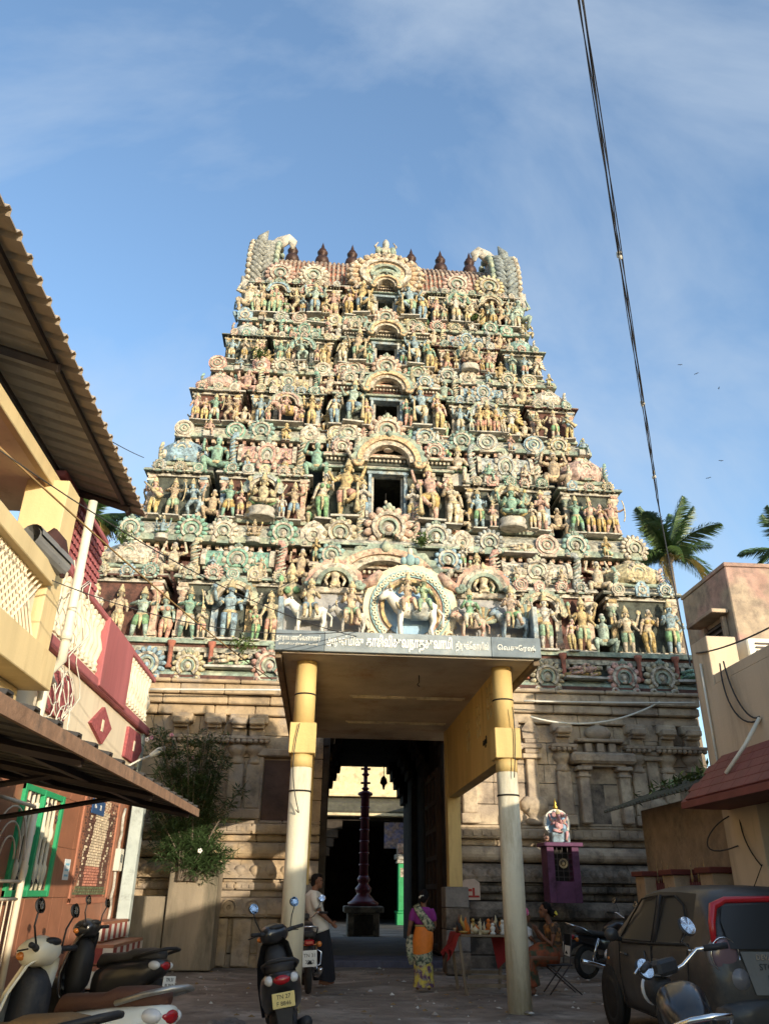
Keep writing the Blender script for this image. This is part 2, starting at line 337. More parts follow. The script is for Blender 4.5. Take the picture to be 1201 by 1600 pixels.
statue_mesh('lady', lambda m: (ped(m), figure(m, (0, 0, 0.02), hip=(0.035, 0, 0.44), sh=(-0.01, 0, 0.69), female=True, arms=[((0.15, -0.01, 0.56), (0.17, -0.05, 0.40)), ((-0.16, -0.04, 0.57), (-0.13, -0.12, 0.70), 'lotus')], legs=[((-0.04, -0.03, 0.24), (-0.05, 0, 0.03)), ((0.085, 0, 0.24), (0.06, 0, 0.03))])))
statue_mesh('lady_flip', lambda m: (ped(m), figure(m, (0, 0, 0.02), hip=(-0.035, 0, 0.44), sh=(0.01, 0, 0.69), female=True, crown=3, arms=[((0.16, -0.03, 0.58), (0.14, -0.12, 0.68)), ((-0.15, -0.02, 0.55), (-0.19, -0.04, 0.40))], legs=[((-0.085, 0, 0.24), (-0.06, 0, 0.03)), ((0.04, -0.03, 0.24), (0.05, 0, 0.03))])))
statue_mesh('guard', lambda m: (ped(m, 0.4), figure(m, (0, 0, 0.02), hip=(-0.02, 0, 0.45), sh=(0.015, 0, 0.71), skirt=True, arms=[((0.2, -0.02, 0.58), (0.17, -0.12, 0.46), 'club'), ((-0.18, -0.02, 0.60), (-0.25, -0.08, 0.72)), ((0.22, 0.03, 0.68), (0.27, 0, 0.86)), ((-0.2, 0.03, 0.64), (-0.29, 0, 0.56))], legs=[((-0.07, -0.01, 0.24), (-0.075, 0, 0.03)), ((0.15, -0.12, 0.34), (0.03, -0.12, 0.22))])))
statue_mesh('guard_flip', lambda m: (ped(m, 0.4), figure(m, (0, 0, 0.02), hip=(0.02, 0, 0.45), sh=(-0.015, 0, 0.71), arms=[((-0.2, -0.02, 0.58), (-0.17, -0.12, 0.46), 'club'), ((0.18, -0.02, 0.60), (0.25, -0.08, 0.72)), ((-0.22, 0.03, 0.68), (-0.27, 0, 0.86)), ((0.2, 0.03, 0.64), (0.29, 0, 0.56))], legs=[((-0.15, -0.12, 0.34), (-0.03, -0.12, 0.22)), ((0.07, -0.01, 0.24), (0.075, 0, 0.03))])))
statue_mesh('dance', lambda m: (ped(m, 0.36), figure(m, (0, 0, 0.02), hip=(0.02, 0, 0.42), sh=(-0.03, 0, 0.67), skirt=False, arms=[((0.2, -0.02, 0.66), (0.27, -0.05, 0.80)), ((-0.2, -0.04, 0.58), (-0.05, -0.13, 0.56)), ((-0.2, 0.03, 0.70), (-0.25, 0, 0.86), 'disc'), ((0.17, 0.0, 0.55), (0.10, -0.13, 0.62))], legs=[((-0.12, -0.06, 0.25), (-0.06, 0, 0.03)), ((0.19, -0.09, 0.30), (0.13, -0.08, 0.10))])))
statue_mesh('pray', lambda m: (ped(m, 0.26), figure(m, (0, 0, 0.02), arms=[((0.15, -0.03, 0.56), (0.015, -0.14, 0.64)), ((-0.15, -0.03, 0.56), (-0.015, -0.14, 0.64))], crown=2)))
statue_mesh('pair', lambda m: (ped(m, 0.5), figure(m, (-0.12, 0, 0.02), 0.96, arms=[((-0.15, -0.02, 0.55), (-0.15, -0.1, 0.45)), ((0.15, -0.04, 0.6), (0.22, -0.08, 0.62))]), figure(m, (0.13, -0.02, 0.02), 0.86, female=True, crown=3, arms=[((0.15, -0.02, 0.55), (0.17, -0.08, 0.42)), ((-0.14, -0.05, 0.56), (-0.06, -0.14, 0.66))])))
statue_mesh('seat', lambda m: (m.lathe([(0.24, 0), (0.27, 0.05), (0.22, 0.1), (0.26, 0.16), (0.24, 0.2)], 12, 3, sq=(1, 0.75)), figure(m, (0, 0, 0.16), 1.12, hip=(0, 0, 0.12), sh=(0, 0, 0.40), legs=seated_legs(), arms=[((0.2, -0.02, 0.26), (0.14, -0.18, 0.20)), ((-0.2, -0.02, 0.26), (-0.15, -0.17, 0.34)), ((0.2, 0.03, 0.34), (0.24, 0, 0.52), 'lotus'), ((-0.2, 0.03, 0.34), (-0.24, 0, 0.52), 'disc')])))
statue_mesh('lalita', lambda m: (m.box(-0.22, 0.22, -0.12, 0.14, 0, 0.26, 3), figure(m, (0, 0, 0.22), 1.05, hip=(0, 0, 0.12), sh=(0.01, 0, 0.40), legs=[((-0.2, -0.15, 0.13), (0.05, -0.2, 0.09)), ((0.12, -0.2, 0.1), (0.11, -0.2, -0.17))], arms=[((0.19, -0.02, 0.26), (0.16, -0.17, 0.2)), ((-0.2, -0.02, 0.26), (-0.14, -0.16, 0.36), 'lotus')], crown=2)))
statue_mesh('atlas', lambda m: figure(m, (0, 0, 0.02), 1.15, hip=(0, 0, 0.26), sh=(0, -0.02, 0.54), skirt=False, crown=3, belly=0.03, legs=[((-0.19, -0.14, 0.26), (-0.15, -0.05, 0.03)), ((0.19, -0.14, 0.26), (0.15, -0.05, 0.03))], arms=[((0.23, -0.02, 0.56), (0.17, 0.0, 0.76)), ((-0.23, -0.02, 0.56), (-0.17, 0.0, 0.76))]))
statue_mesh('squat', lambda m: figure(m, (0, 0, 0.02), 1.15, hip=(0, 0, 0.24), sh=(0.02, -0.04, 0.52), skirt=False, crown=3, belly=0.02, legs=[((-0.2, -0.15, 0.28), (-0.12, -0.08, 0.03)), ((0.22, -0.1, 0.2), (0.18, -0.14, 0.03))], arms=[((0.2, -0.1, 0.38), (0.2, -0.16, 0.26)), ((-0.22, -0.04, 0.46), (-0.2, -0.12, 0.62))]))
def reclining(m):
    m.box(-0.62, 0.62, -0.16, 0.2, 0, 0.06, 3)
    G = MB(); figure(G, skirt=False, arms=[((0.2, 0.0, 0.62), (0.16, -0.05, 0.8)), ((-0.14, -0.04, 0.55), (-0.1, -0.1, 0.42))], legs=[((-0.06, -0.08, 0.25), (-0.06, 0.0, 0.05)), ((0.08, -0.14, 0.28), (0.06, 0, 0.1))])
    m2 = TR(-0.5, -0.02, 0.2) @ Matrix.Rotation(rad(82), 4, 'Y')
    o = len(m.v); m.v += [tuple(m2 @ Vector(p)) for p in G.v]
    for f, a, b in zip(G.f, G.m, G.s): m.f.append([i+o for i in f]); m.m.append(a); m.s.append(b)
    m.tube([(-0.55, 0.12, 0.1), (-0.2, 0.14, 0.2), (0.2, 0.14, 0.16), (0.5, 0.1, 0.22)], [0.09, 0.1, 0.08, 0.05], 8, 1)
    figure(m, (-0.36, 0.08, 0.08), 0.42, hip=(0, 0, 0.12), sh=(0, 0, 0.40), legs=seated_legs(), arms=[((0.2, -0.02, 0.26), (0.1, -0.18, 0.20)), ((-0.2, -0.02, 0.26), (-0.15, -0.17, 0.34))], crown=3)
statue_mesh('recline', reclining)
statue_mesh('archer', lambda m: (ped(m, 0.36), figure(m, (0, 0, 0.02), arms=[((0.2, -0.06, 0.64), (0.27, -0.16, 0.66)), ((-0.2, -0.03, 0.64), (-0.05, -0.15, 0.66))], legs=[((-0.1, -0.03, 0.25), (-0.13, 0.02, 0.03)), ((0.1, -0.08, 0.25), (0.12, -0.05, 0.03))]), m.tube([(0.27+0.07*cos(t)-0.07, -0.18, 0.62+0.3*sin(t)) for t in [-1.3+0.26*i for i in range(11)]], 0.014, 5, 2)))
statue_mesh('lute', lambda m: (ped(m, 0.34), figure(m, (0, 0, 0.02), female=True, hip=(0.03, 0, 0.44), arms=[((0.17, -0.06, 0.56), (0.12, -0.15, 0.52)), ((-0.18, -0.05, 0.6), (-0.16, -0.15, 0.68))]), m.tube([(0.2, -0.16, 0.42), (0.1, -0.17, 0.5), (-0.22, -0.16, 0.8)], [0.075, 0.05, 0.018], 8, 2)))
def winged(m):
    ped(m, 0.4); figure(m, (0, 0, 0.02), arms=[((0.16, -0.04, 0.57), (0.02, -0.14, 0.62)), ((-0.16, -0.04, 0.57), (-0.02, -0.14, 0.62))], legs=[((-0.13, -0.14, 0.2), (-0.1, -0.02, 0.03)), ((0.14, -0.02, 0.14), (0.12, 0.08, 0.03))], hip=(0, 0, 0.34), sh=(0, 0, 0.6))
    for q in (-1, 1):
        for k in range(5): m.tube([(q*0.1, 0.06, 0.6), (q*(0.26+0.03*k), 0.05, 0.86-0.11*k)], [0.05, 0.03], 6, 1)
statue_mesh('winged', winged)
def trio(m):
    ped(m, 0.62)
    for x, s, kw in ((-0.2, 0.8, dict(crown=2, arms=DN)), (0.0, 0.95, dict(arms=DN+UPR)), (0.21, 0.78, dict(female=True, crown=3, arms=[((0.15, -0.01, 0.56), (0.17, -0.05, 0.40)), ((-0.15, -0.03, 0.56), (-0.05, -0.14, 0.64))]))): figure(m, (x, -0.02 if x else 0.02, 0.02), s, **kw)
statue_mesh('trio', trio)
def mounted(m):
    ped(m, 0.7); beast(m, 0.62, 'bull', 1, 0, TR(0.02, 0, 0.02)); figure(m, (0.0, -0.04, 0.42), 0.72, hip=(0, 0, 0.06), sh=(0, 0, 0.32), legs=[((-0.1, -0.14, 0.02), (-0.1, -0.17, -0.2)), ((0.1, -0.14, 0.03), (0.14, -0.17, -0.16))], arms=[((0.17, -0.03, 0.2), (0.1, -0.15, 0.26)), ((-0.17, -0.03, 0.2), (-0.2, -0.1, 0.42), 'lotus')])
statue_mesh('mounted', mounted)
def kneel(m): ped(m, 0.34); figure(m, (0, 0, 0.02), 1.2, hip=(0, 0, 0.2), sh=(0, -0.02, 0.46), crown=2, legs=[((-0.12, -0.16, 0.24), (-0.1, -0.08, 0.03)), ((0.12, -0.12, 0.06), (0.11, 0.1, 0.04))], arms=[((0.15, -0.05, 0.34), (0.015, -0.16, 0.42)), ((-0.15, -0.05, 0.34), (-0.015, -0.16, 0.42))])
statue_mesh('kneel', kneel)
# ---------------------------------------------------------------- horseshoe medallions, crests, miniature shrines
def kudu(mb, petals=11, r=0.40, cz=0.46, face=False, top=True):
    for i in range(petals):
        t = rad(-38)+rad(256)*i/(petals-1); c = (r*cos(t), 0.02, cz+r*sin(t))
        M = TR(*c) @ Matrix.Rotation(-t, 4, 'Y'); mb.ell((0.02, 0, 0), (0.13, 0.085, 0.085*11/petals), 7, 5, 0, M=M)
    mb.arc((0, cz), 0.27, 0.345, rad(-52), rad(232), -0.10, 0.10, 16, 2); mb.arc((0, cz), 0.2, 0.28, rad(-52), rad(232), -0.05, 0.10, 16, 0)
    mb.arc((0, cz), 0.15, 0.205, rad(-60), rad(240), -0.09, 0.10, 14, 1)
    mb.lathe([(0.16, -0.01), (0.16, 0.02), (0.001, 0.025)], 10, 3, M=TR(0, 0, cz) @ Matrix.Rotation(pi/2, 4, 'X'))
    if face: mb.ell((0, -0.03, cz), (0.075, 0.06, 0.09), 8, 6, 2); mb.ell((0, -0.02, cz-0.13), (0.1, 0.05, 0.06), 7, 5, 2)
    else: mb.ell((0, -0.03, cz-0.02), (0.07, 0.05, 0.07), 7, 5, 0)
    for q in (-1, 1):
        mb.ell((q*0.30, -0.03, 0.09), (0.12, 0.08, 0.085), 8, 6, 2); mb.ell((q*0.31, -0.10, 0.09), (0.05, 0.03, 0.04), 6, 4, 0)
    mb.box(-0.2, 0.2, -0.06, 0.1, 0.0, 0.1, 1)
    if top:
        mb.ell((0, -0.02, cz+r+0.09), (0.075, 0.06, 0.1), 7, 5, 1)
        for q in (-1, 1): mb.ell((q*0.09, -0.01, cz+r+0.06), (0.05, 0.05, 0.06), 6, 4, 1)
medal_mats = [tint_, green, cream, greys]
KUD = []
for args in ((11, 0.38, 0.46, False, True), (9, 0.36, 0.46, True, True), (13, 0.40, 0.46, False, False)):
    mb = MB(); kudu(mb, *args); KUD.append(mb.mesh('medallion', medal_mats))
mb = MB()     # plain round scroll medallion
mb.prism([(0.42*cos(t)+0, 0.45+0.42*sin(t)) for t in [2*pi*i/18 for i in range(18)]], -0.03, 0.1, 0)
for r0, r1, m_ in ((0.27, 0.35, 2), (0.13, 0.19, 1)): mb.arc((0, 0.45), r0, r1, 0, 2*pi-0.001, -0.08, 0.0, 18, m_)
mb.ell((0, -0.03, 0.45), (0.08, 0.06, 0.08), 7, 5, 2); mb.box(-0.3, 0.3, -0.05, 0.1, 0, 0.09, 2)
KUD.append(mb.mesh('medallion', medal_mats))
mb = MB()     # square shield-shaped antefix
mb.prism([(-0.38, 0.03), (0.38, 0.03), (0.42, 0.6), (0.2, 0.86), (0, 0.95), (-0.2, 0.86), (-0.42, 0.6)], 0.0, 0.12, 0)
mb.arc((0, 0.42), 0.14, 0.26, 0, 2*pi-0.001, -0.05, 0.02, 14, 2); mb.ell((0, 0, 0.42), (0.08, 0.06, 0.08), 6, 5, 1)
for q in (-1, 1): mb.ell((q*0.26, 0, 0.14), (0.1, 0.06, 0.09), 7, 5, 2)
mb.ell((0, 0, 0.76), (0.1, 0.06, 0.08), 7, 5, 2); KUD.append(mb.mesh('medallion', medal_mats))
def crest(flip):
    mb = MB(); q = -1 if flip else 1
    pts = [Vector((q*x, 0, z)) for x, z in ((0.10, 0.0), (-0.05, 0.18), (-0.02, 0.4), (0.08, 0.6), (0.10, 0.78), (0.02, 0.93), (-0.10, 0.96), (-0.13, 0.88))]
    mb.tube(pts, [0.17, 0.17, 0.15, 0.13, 0.11, 0.09, 0.06, 0.03], 8, 0, flat=0.75, up=(1, 0, 0))
    for i in range(9):
        z = 0.05+0.088*i; x = q*(0.02+0.05*sin(i*0.9)); mb.tube([(x-0.14, -0.10, z), (x, -0.15+0.004*i, z+0.04), (x+0.14, -0.10, z+0.09)], 0.022, 5, 2 if i % 2 else 1)
    mb.box(-0.2, 0.2, -0.12, 0.14, -0.03, 0.05, 2); return mb.mesh('leaf_crest', medal_mats)
CRE_ = [crest(0), crest(1)]
def kuta():
    mb = MB(); mb.box(-0.42, 0.42, -0.42, 0.42, 0, 0.16, 2, 0.02); mb.box(-0.5, 0.5, -0.5, 0.5, 0.16, 0.24, 1, 0.02)
    mb.lathe([(0.60, 0.24), (0.70, 0.34), (0.70, 0.46), (0.62, 0.60), (0.45, 0.72), (0.22, 0.79), (0.14, 0.80)], 8, 0, ph=pi/8, sm=False)
    for a in range(4):
        M = RZ(a*pi/2) @ TR(0, -0.60, 0.22) @ Matrix.Scale(0.5, 4); kudu_at(mb, M)
    for a in range(4): mb.ell((0.46*(-1)**a, 0.46*(-1)**(a//2), 0.40), 0.1, 6, 5, 2)
    mb.lathe([(0.16, 0.80), (0.2, 0.84), (0.12, 0.88), (0.14, 0.93), (0.06, 0.98), (0.001, 1.05)], 8, 2); return mb.mesh('corner_pavilion', medal_mats)
def kudu_at(mb, M):
    k = MB(); kudu(k, 9, 0.38, 0.46, False, True); o = len(mb.v); mb.v += [tuple(M @ Vector(p)) for p in k.v]
    for f, a, b in zip(k.f, k.m, k.s): mb.f.append([i+o for i in f]); mb.m.append({0: 2, 1: 1, 2: 0, 3: 3}[a]); mb.s.append(b)
def shala():
    mb = MB(); mb.box(-0.75, 0.75, -0.32, 0.4, 0, 0.2, 2, 0.02); mb.box(-0.85, 0.85, -0.42, 0.4, 0.2, 0.28, 1, 0.02)
    prof = [(0.4, 0.28), (-0.46, 0.28), (-0.50, 0.40), (-0.46, 0.54), (-0.34, 0.68), (-0.14, 0.77), (0.1, 0.80), (0.4, 0.80)]
    mb.extr(prof, -0.78, 0.78, 0)
    for q in (-1, 1): mb.extr([(y*1.1, z*1.06) for y, z in prof], q*0.84-0.06, q*0.84+0.06, 2)
    for q in (-0.45, 0.45):
        for k in range(4): mb.tube([(q-0.2+0.13*k, -0.5, 0.36), (q-0.14+0.13*k, -0.42, 0.62)], 0.02, 5, 2 if k % 2 else 1)
    kudu_at(mb, TR(0, -0.5, 0.1) @ Matrix.Scale(0.78, 4))
    for x in (-0.5, 0, 0.5): mb.lathe([(0.08, 0.78), (0.11, 0.83), (0.05, 0.88), (0.001, 0.96)], 7, 2, (x, 0.1, 0))
    return mb.mesh('barrel_pavilion', medal_mats)
KUTA = kuta(); SHALA = shala()
def torana(name, w, h, d=0.22):
    """arch over a niche or door: nested bands with scalloped rim and curled ends; springs from z=0"""
    mb = MB(); r = w/2; k = h/(r*1.0)
    mb.arc((0, 0), r*0.62, r*0.80, 0, pi, -d*0.7, d*0.5, 18, 2, sz=k); mb.arc((0, 0), r*0.78, r*0.94, 0, pi, -d, d*0.5, 18, 0, sz=k)
    mb.arc((0, 0), r*0.92, r*1.02, 0, pi, -d*0.8, d*0.4, 36, 1, sz=k, scal=0.12, ns=13)
    for q in (-1, 1):
        sp = [(q*(r*0.88+r*0.17*(1-t/9)*cos(t*1.05)*1.0), -d*0.75, -r*0.02-r*0.17*(1-t/9)*sin(t*1.05)) for t in range(9)]
        mb.tube(sp, [r*0.075*(1-0.06*t) for t in range(9)], 6, 0); mb.ell((q*r*0.88, -d*0.5, -r*0.02), (r*0.13, d*0.5, r*0.13), 8, 6, 1)
        for j in range(4): mb.ell((q*r*(1.06+0.05*j), -d*0.4, r*(0.04+0.11*j)*k), (r*0.06, d*0.4, r*0.085), 6, 5, 2)
    mb.ell((0, -d*0.9, h*0.98), (r*0.10, d*0.5, r*0.12), 8, 6, 1); mb.ell((0, -d*0.7, h*1.1), (r*0.06, d*0.3, r*0.09), 7, 5, 2)
    return mb.mesh(name, medal_mats)
# ================================================================ the tower
TX, TY = 1.6, 19.8
tower = empty('temple_tower', (TX, TY, 0), 0, 'towering painted temple gateway crowded with stucco figures above a carved stone base', 'temple tower')
def kapota(mb, x0, x1, yf, z0, h, oh, lip=GRN, body=CRE, back=0.6, e=0.75):
    body = MNT if body == CRE else body
    mb.extr([(yf+back, z0), (yf, z0), (yf-oh, z0-0.02), (yf-oh, z0+h*0.2), (yf, z0+h*0.2), (yf+back, z0+h*0.2)][::-1], x0, x1, lip, e0=0.0)
    p = [(yf+back, z0+h*0.2+0.002), (yf-oh*0.96, z0+h*0.2+0.002), (yf-oh*0.90, z0+h*0.42), (yf-oh*0.68, z0+h*0.66), (yf-oh*0.32, z0+h*0.85), (yf+0.02, z0+h), (yf+back, z0+h)]
    mb.extr(p[::-1], x0+0.02, x1-0.02, body)
def pilaster(mb, x, y, z0, z1, w=0.16, col=PNK, cap=GRN):
    h = z1-z0; mb.box(x-w*0.75, x+w*0.75, y-w*0.55, y+0.2, z0, z0+h*0.1, cap); mb.box(x-w/2, x+w/2, y-w*0.35, y+0.2, z0+h*0.1, z0+h*0.66, col)
    mb.lathe([(w*0.5, 0), (w*0.78, h*0.05), (w*0.55, h*0.10), (w*0.5, h*0.12), (w*0.95, h*0.17), (w*0.95, h*0.2)], 8, cap, (x, y+0.02, z0+h*0.66))
    mb.box(x-w*0.95, x+w*0.95, y-w*0.6, y+0.2, z0+h*0.86, z0+h*0.93, CRE); mb.box(x-w*0.7, x+w*0.7, y-w*0.8, y+0.2, z0+h*0.93, z1, col)
def dentils(mb, x0, x1, y, z, s=0.07, mat=CRE, gap=2.0, d=0.1):
    n = max(1, int((x1-x0)/(s*gap))); st = (x1-x0)/n
    for i in range(n): c = x0+st*(i+0.5); mb.box(c-s/2, c+s/2, y-d, y+0.05, z, z+s*1.2, mat)
def place(kind, par, x, y, z, h, rz=0.0, flipx=False):
    return inst('statue', STAT[kind], par, (x, y, z), rz+jit(0.12), (h*random.uniform(0.94, 1.05), h, h*random.uniform(0.96, 1.04)), random.choice(SKIN))
STD = ['stand', 'stand_flip', 'four', 'lady', 'lady_flip', 'pray', 'archer', 'lute', 'dance', 'winged', 'pair', 'four']
# (ledge z, entablature z, shrine z, top z, front y, half width, statue height)
TIERS = [(7.10, 8.74, 9.00, 10.18, 0.0, 7.95, 1.62), (11.05, 12.50, 12.74, 14.15, 1.0, 7.10, 1.46), (14.80, 16.0, 16.2, 17.22, 1.75, 6.30, 1.22),
         (17.72, 18.82, 19.0, 19.92, 2.4, 5.60, 1.10), (20.32, 21.78, 21.98, 22.4, 3.0, 5.0, 1.46)]
DOORTOP = (0, 12.93, 16.12, 18.96, 21.66); HC_ = (1.74, 1.70, 1.42, 1.26, 1.46)
DEPTH = 11.2
for ti, (zl, ze, zs, zt, yf, w_, sh_) in enumerate(TIERS):
    mb = MB(); k = w_/8.05; yb = DEPTH-yf; BAYK = []
    dw, d0, d1 = 0.52*k+0.08, zl+0.28, DOORTOP[ti]     # door opening
    zec = d1+0.12 if ti else zl+1.85; zsc = zec+0.28*k; HC = HC_[ti]
    if ti == 0: dw, d0, d1 = 0.0, 0, 0
    ci = 0.27*w_
    # core walls round the opening
    core = [(-w_+0.3, -ci), (ci, w_-0.3)]
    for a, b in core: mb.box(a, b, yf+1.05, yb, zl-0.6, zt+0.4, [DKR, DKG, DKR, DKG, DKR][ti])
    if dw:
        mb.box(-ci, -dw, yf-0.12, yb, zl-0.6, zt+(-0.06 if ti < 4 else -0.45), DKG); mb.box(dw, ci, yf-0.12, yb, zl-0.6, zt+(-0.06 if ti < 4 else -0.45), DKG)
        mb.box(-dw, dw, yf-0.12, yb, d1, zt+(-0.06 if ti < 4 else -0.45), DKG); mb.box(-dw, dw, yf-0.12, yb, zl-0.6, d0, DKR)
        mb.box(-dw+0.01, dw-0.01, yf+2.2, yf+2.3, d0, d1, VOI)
        for q in (-1, 1):
            mb.box(q*dw-0.05, q*dw+0.05, yf-0.24, yf+0.1, d0, d1, BLU, 0.012); mb.box(q*(dw-0.09)-0.035, q*(dw-0.09)+0.035, yf-0.05, yf+0.12, d0, d1-0.05, GRY, 0.01)
        mb.box(-dw-0.1, dw+0.1, yf-0.26, yf+0.1, d1-0.09, d1+0.05, BLU, 0.012); mb.box(-dw-0.1, dw+0.1, yf-0.28, yf+0.1, d0-0.1, d0, GRY, 0.012)
        dentils(mb, -dw, dw, yf-0.2, d1+0.07, 0.06, CRE, 1.7)
    else: mb.box(-ci, ci, yf-0.12, yb, zl-0.6, zt-0.06, DKG)
    # projecting bays
    bays = [(-w_, -0.76*w_, 0.02), (-0.70*w_, -0.34*w_, 0.06), (0.34*w_, 0.70*w_, 0.06), (0.76*w_, w_, 0.02)]
    for bi, (a, b, pr) in enumerate(bays):
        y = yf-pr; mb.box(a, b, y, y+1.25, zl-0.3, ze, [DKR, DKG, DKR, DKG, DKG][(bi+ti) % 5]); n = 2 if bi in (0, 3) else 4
        mb.box(a-0.05, b+0.05, y-0.09, y+0.8, zl+0.02, zl+0.12*k, GRN); mb.box(a-0.03, b+0.03, y-0.06, y+0.8, zl+0.12*k, zl+0.2*k, CRE)
        for i in range(n): pilaster(mb, a+0.1+(b-a-0.2)*i/(n-1), y-0.03, zl+0.2*k, ze, 0.17*k, [CRE, PNK, BLU, OCH][(i+ti+bi) % 4], [GRN, PNK, CRE][(i+bi) % 3])
        # stepped entablature
        mb.box(a-0.06, b+0.06, y-0.1, y+1.2, ze+0.002, ze+0.1*k, GRY); dentils(mb, a, b, y-0.1, ze+0.1*k, 0.07*k, MNT, 2.4); mb.box(a-0.12, b+0.12, y-0.14, y+1.2, ze+0.19*k, zs-0.09*k, DKG); kapota(mb, a-0.16, b+0.16, y-0.08, zs-0.12*k, 0.14*k, 0.16, [DKR, GRN, GRY, DKG, GRN][(bi+ti) % 5], CRE)
        nk = 3 if bi in (0, 3) else 5
        for i in range(nk): BAYK.append((a+(b-a)*(i+0.5)/nk+jit(0.06), y-0.27, zs-0.20*k, random.uniform(0.38, 0.52)*k, (i+bi+ti) % 5))
    # recesses and centre
    for q in (-1, 1):
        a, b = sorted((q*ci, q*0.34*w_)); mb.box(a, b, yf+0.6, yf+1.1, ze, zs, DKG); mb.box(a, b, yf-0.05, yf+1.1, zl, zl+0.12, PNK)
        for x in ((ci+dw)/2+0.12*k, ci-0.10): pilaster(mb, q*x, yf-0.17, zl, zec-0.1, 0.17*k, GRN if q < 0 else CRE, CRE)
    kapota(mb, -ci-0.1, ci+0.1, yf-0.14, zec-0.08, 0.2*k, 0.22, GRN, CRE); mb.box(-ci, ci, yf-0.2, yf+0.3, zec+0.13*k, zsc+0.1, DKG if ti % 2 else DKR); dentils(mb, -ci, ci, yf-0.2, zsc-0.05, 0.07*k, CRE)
    if ti < 4: kapota(mb, -ci-0.06, ci+0.06, yf-0.14, zsc+0.1, 0.2*k, 0.2, CRE, PNK); kapota(mb, -ci*0.9, ci*0.9, yf-0.14, zt-0.16, 0.2*k, 0.16, GRN, CRE)
    # sides: mouldings and pilasters
    for q in (-1, 1):
        for j in range(6):
            yy = yf+0.5+(yb-yf-1.0)*j/5; c = [CRE, PNK, BLU][j % 3]
            mb.box(q*(w_-0.28)-0.12, q*(w_-0.28)+0.12, yy-0.1, yy+0.1, zl, ze, c)
        mb.box(q*(w_-0.2)-0.22, q*(w_-0.2)+0.22, yf+0.3, yb-0.02, ze, zs, GRN); mb.box(q*(w_-0.2)-0.3, q*(w_-0.2)+0.3, yf+0.3, yb+0.08, zs-0.14, zs+0.02, CRE)
    tier = mb.build('tier', TM, tower)
    for x, y, z, s, i in BAYK: inst('medallion', KUD[i], tier, (x, y, z), jit(0.15), s, random.choice(TINTS))
    # base cornice of the tier
    if ti:
        cb = MB(); ch = zl-TIERS[ti-1][3]; co = 0.62 if ti == 1 else 0.42
        kapota(cb, -w_-0.35, w_+0.35, yf-0.02, zl-ch+0.05, ch-0.05, co, GRN, CRE, back=yb-yf)
        dentils(cb, -w_-0.25, w_+0.25, yf-co*0.45, zl-ch-0.10, 0.1, PNK, 2.4, 0.14); cb.box(-w_-0.1, w_+0.1, yf-co*0.35, yb, zl-ch-0.28, zl-ch-0.10, DKR)
        for q in (-1, 1): cb.extr([(p[0], p[1]) for p in ((0.6, zl-ch+0.06), (-0.4, zl-ch+0.06), (-0.38, zl-ch*0.6), (-0.15, zl-0.05), (0.6, zl-0.03))][::-1], 0, yb-yf, CRE, M=TR(q*(w_+0.02), yf if q > 0 else yb, 0) @ RZ(q*pi/2))
        cor = cb.build('cornice', TM, tower)
        n = int(2*w_/(0.82*k+0.1)); step = (2*w_+0.2)/n; ms = min(step*0.98, (ch+0.22)*1.02)
        for i in range(n+1):
            x = -w_-0.1+step*i
            if abs(x) < 0.18*w_: continue
            if i % 3 == 1: place(random.choice(['lalita', 'kneel', 'squat', 'recline', 'seat']), cor, x, yf-co-0.02, zl-ch+0.03, ms*0.95); continue
            inst('medallion', KUD[(i*3+ti) % 5 if ti != 2 else (3, 4, 3, 0)[i % 4]], cor, (x+jit(0.05), yf-co-0.02, zl-ch-0.02), jit(0.1), (ms*random.uniform(0.92, 1.08),)*3, random.choice(TINTS))
        for q in (-1, 1):
            for j in range(5): inst('medallion', KUD[j % 3], cor, (q*(w_+0.38), yf+0.6+(yb-yf)*j/5, zl-ch+0.02), q*pi/2, ms, random.choice(TINTS))
        # fan medallion below the door
        inst('door_medallion', KUD[0], cor, (0, yf-co-0.10, zl-ch-0.02), 0, ((ch+0.55),)*3, (0.66, 0.46, 0.34))
        for q in (-1, 1):
            inst('leaf_crest', CRE_[q > 0], cor, (q*(dw+0.32*k), yf-co*0.8, zl-ch*0.5), 0, (0.7*k, 0.8*k, 1.35*k), random.choice(TINTS)); inst('door_medallion', KUD[1], cor, (q*(dw+0.95*k), yf-co-0.02, zl-ch), 0, (1.15*k,)*3, random.choice(TINTS))
    # statues on the ledge
    ys = yf-0.30; H = sh_
    def row(a, b, kinds, hs=1.0, y=ys, z=zl+0.02):
        n = len(kinds)
        for i, kd in enumerate(kinds):
            hh = H*hs*(random.uniform(0.88, 1.0) if kd not in ('seat', 'lalita') else 1.0)
            place(kd, tier, a+(b-a)*(i+0.5)/n+jit(0.03), y-(0.06 if kd in ('seat', 'lalita') else 0), z, hh)
    R = random.choice
    for q in (-1, 1):
        def sp(a, b, kinds, **kw): row(*((a*w_, b*w_) if q > 0 else (-b*w_, -a*w_)), kinds, **kw)
        sp(0.765, 0.995, [R(STD) for _ in range(3)], hs=0.97)
        sp(0.70, 0.765, [R(['atlas', 'squat', 'lady', 'pray'])], hs=0.86, y=yf-0.02)
        sp(0.345, 0.43, [R(STD)], hs=1.0); sp(0.61, 0.695, [R(STD)], hs=1.0)
        sp(0.435, 0.605, [['four', 'seat', 'trio', 'seat', 'four'][ti] if q > 0 else ['four', 'seat', 'mounted', 'dance', 'four'][ti]], hs=1.1, y=yf-0.42)
        sp(0.395, 0.475, [R(['pray', 'lady', 'stand', 'kneel'])], hs=0.62, y=yf-0.5); sp(0.565, 0.645, [R(['pray', 'lady_flip'])], hs=0.62, y=yf-0.5)
        sp(0.272, 0.342, [R(['squat', 'lady', 'kneel', 'atlas', 'winged'])], hs=0.9, y=yf+0.0)
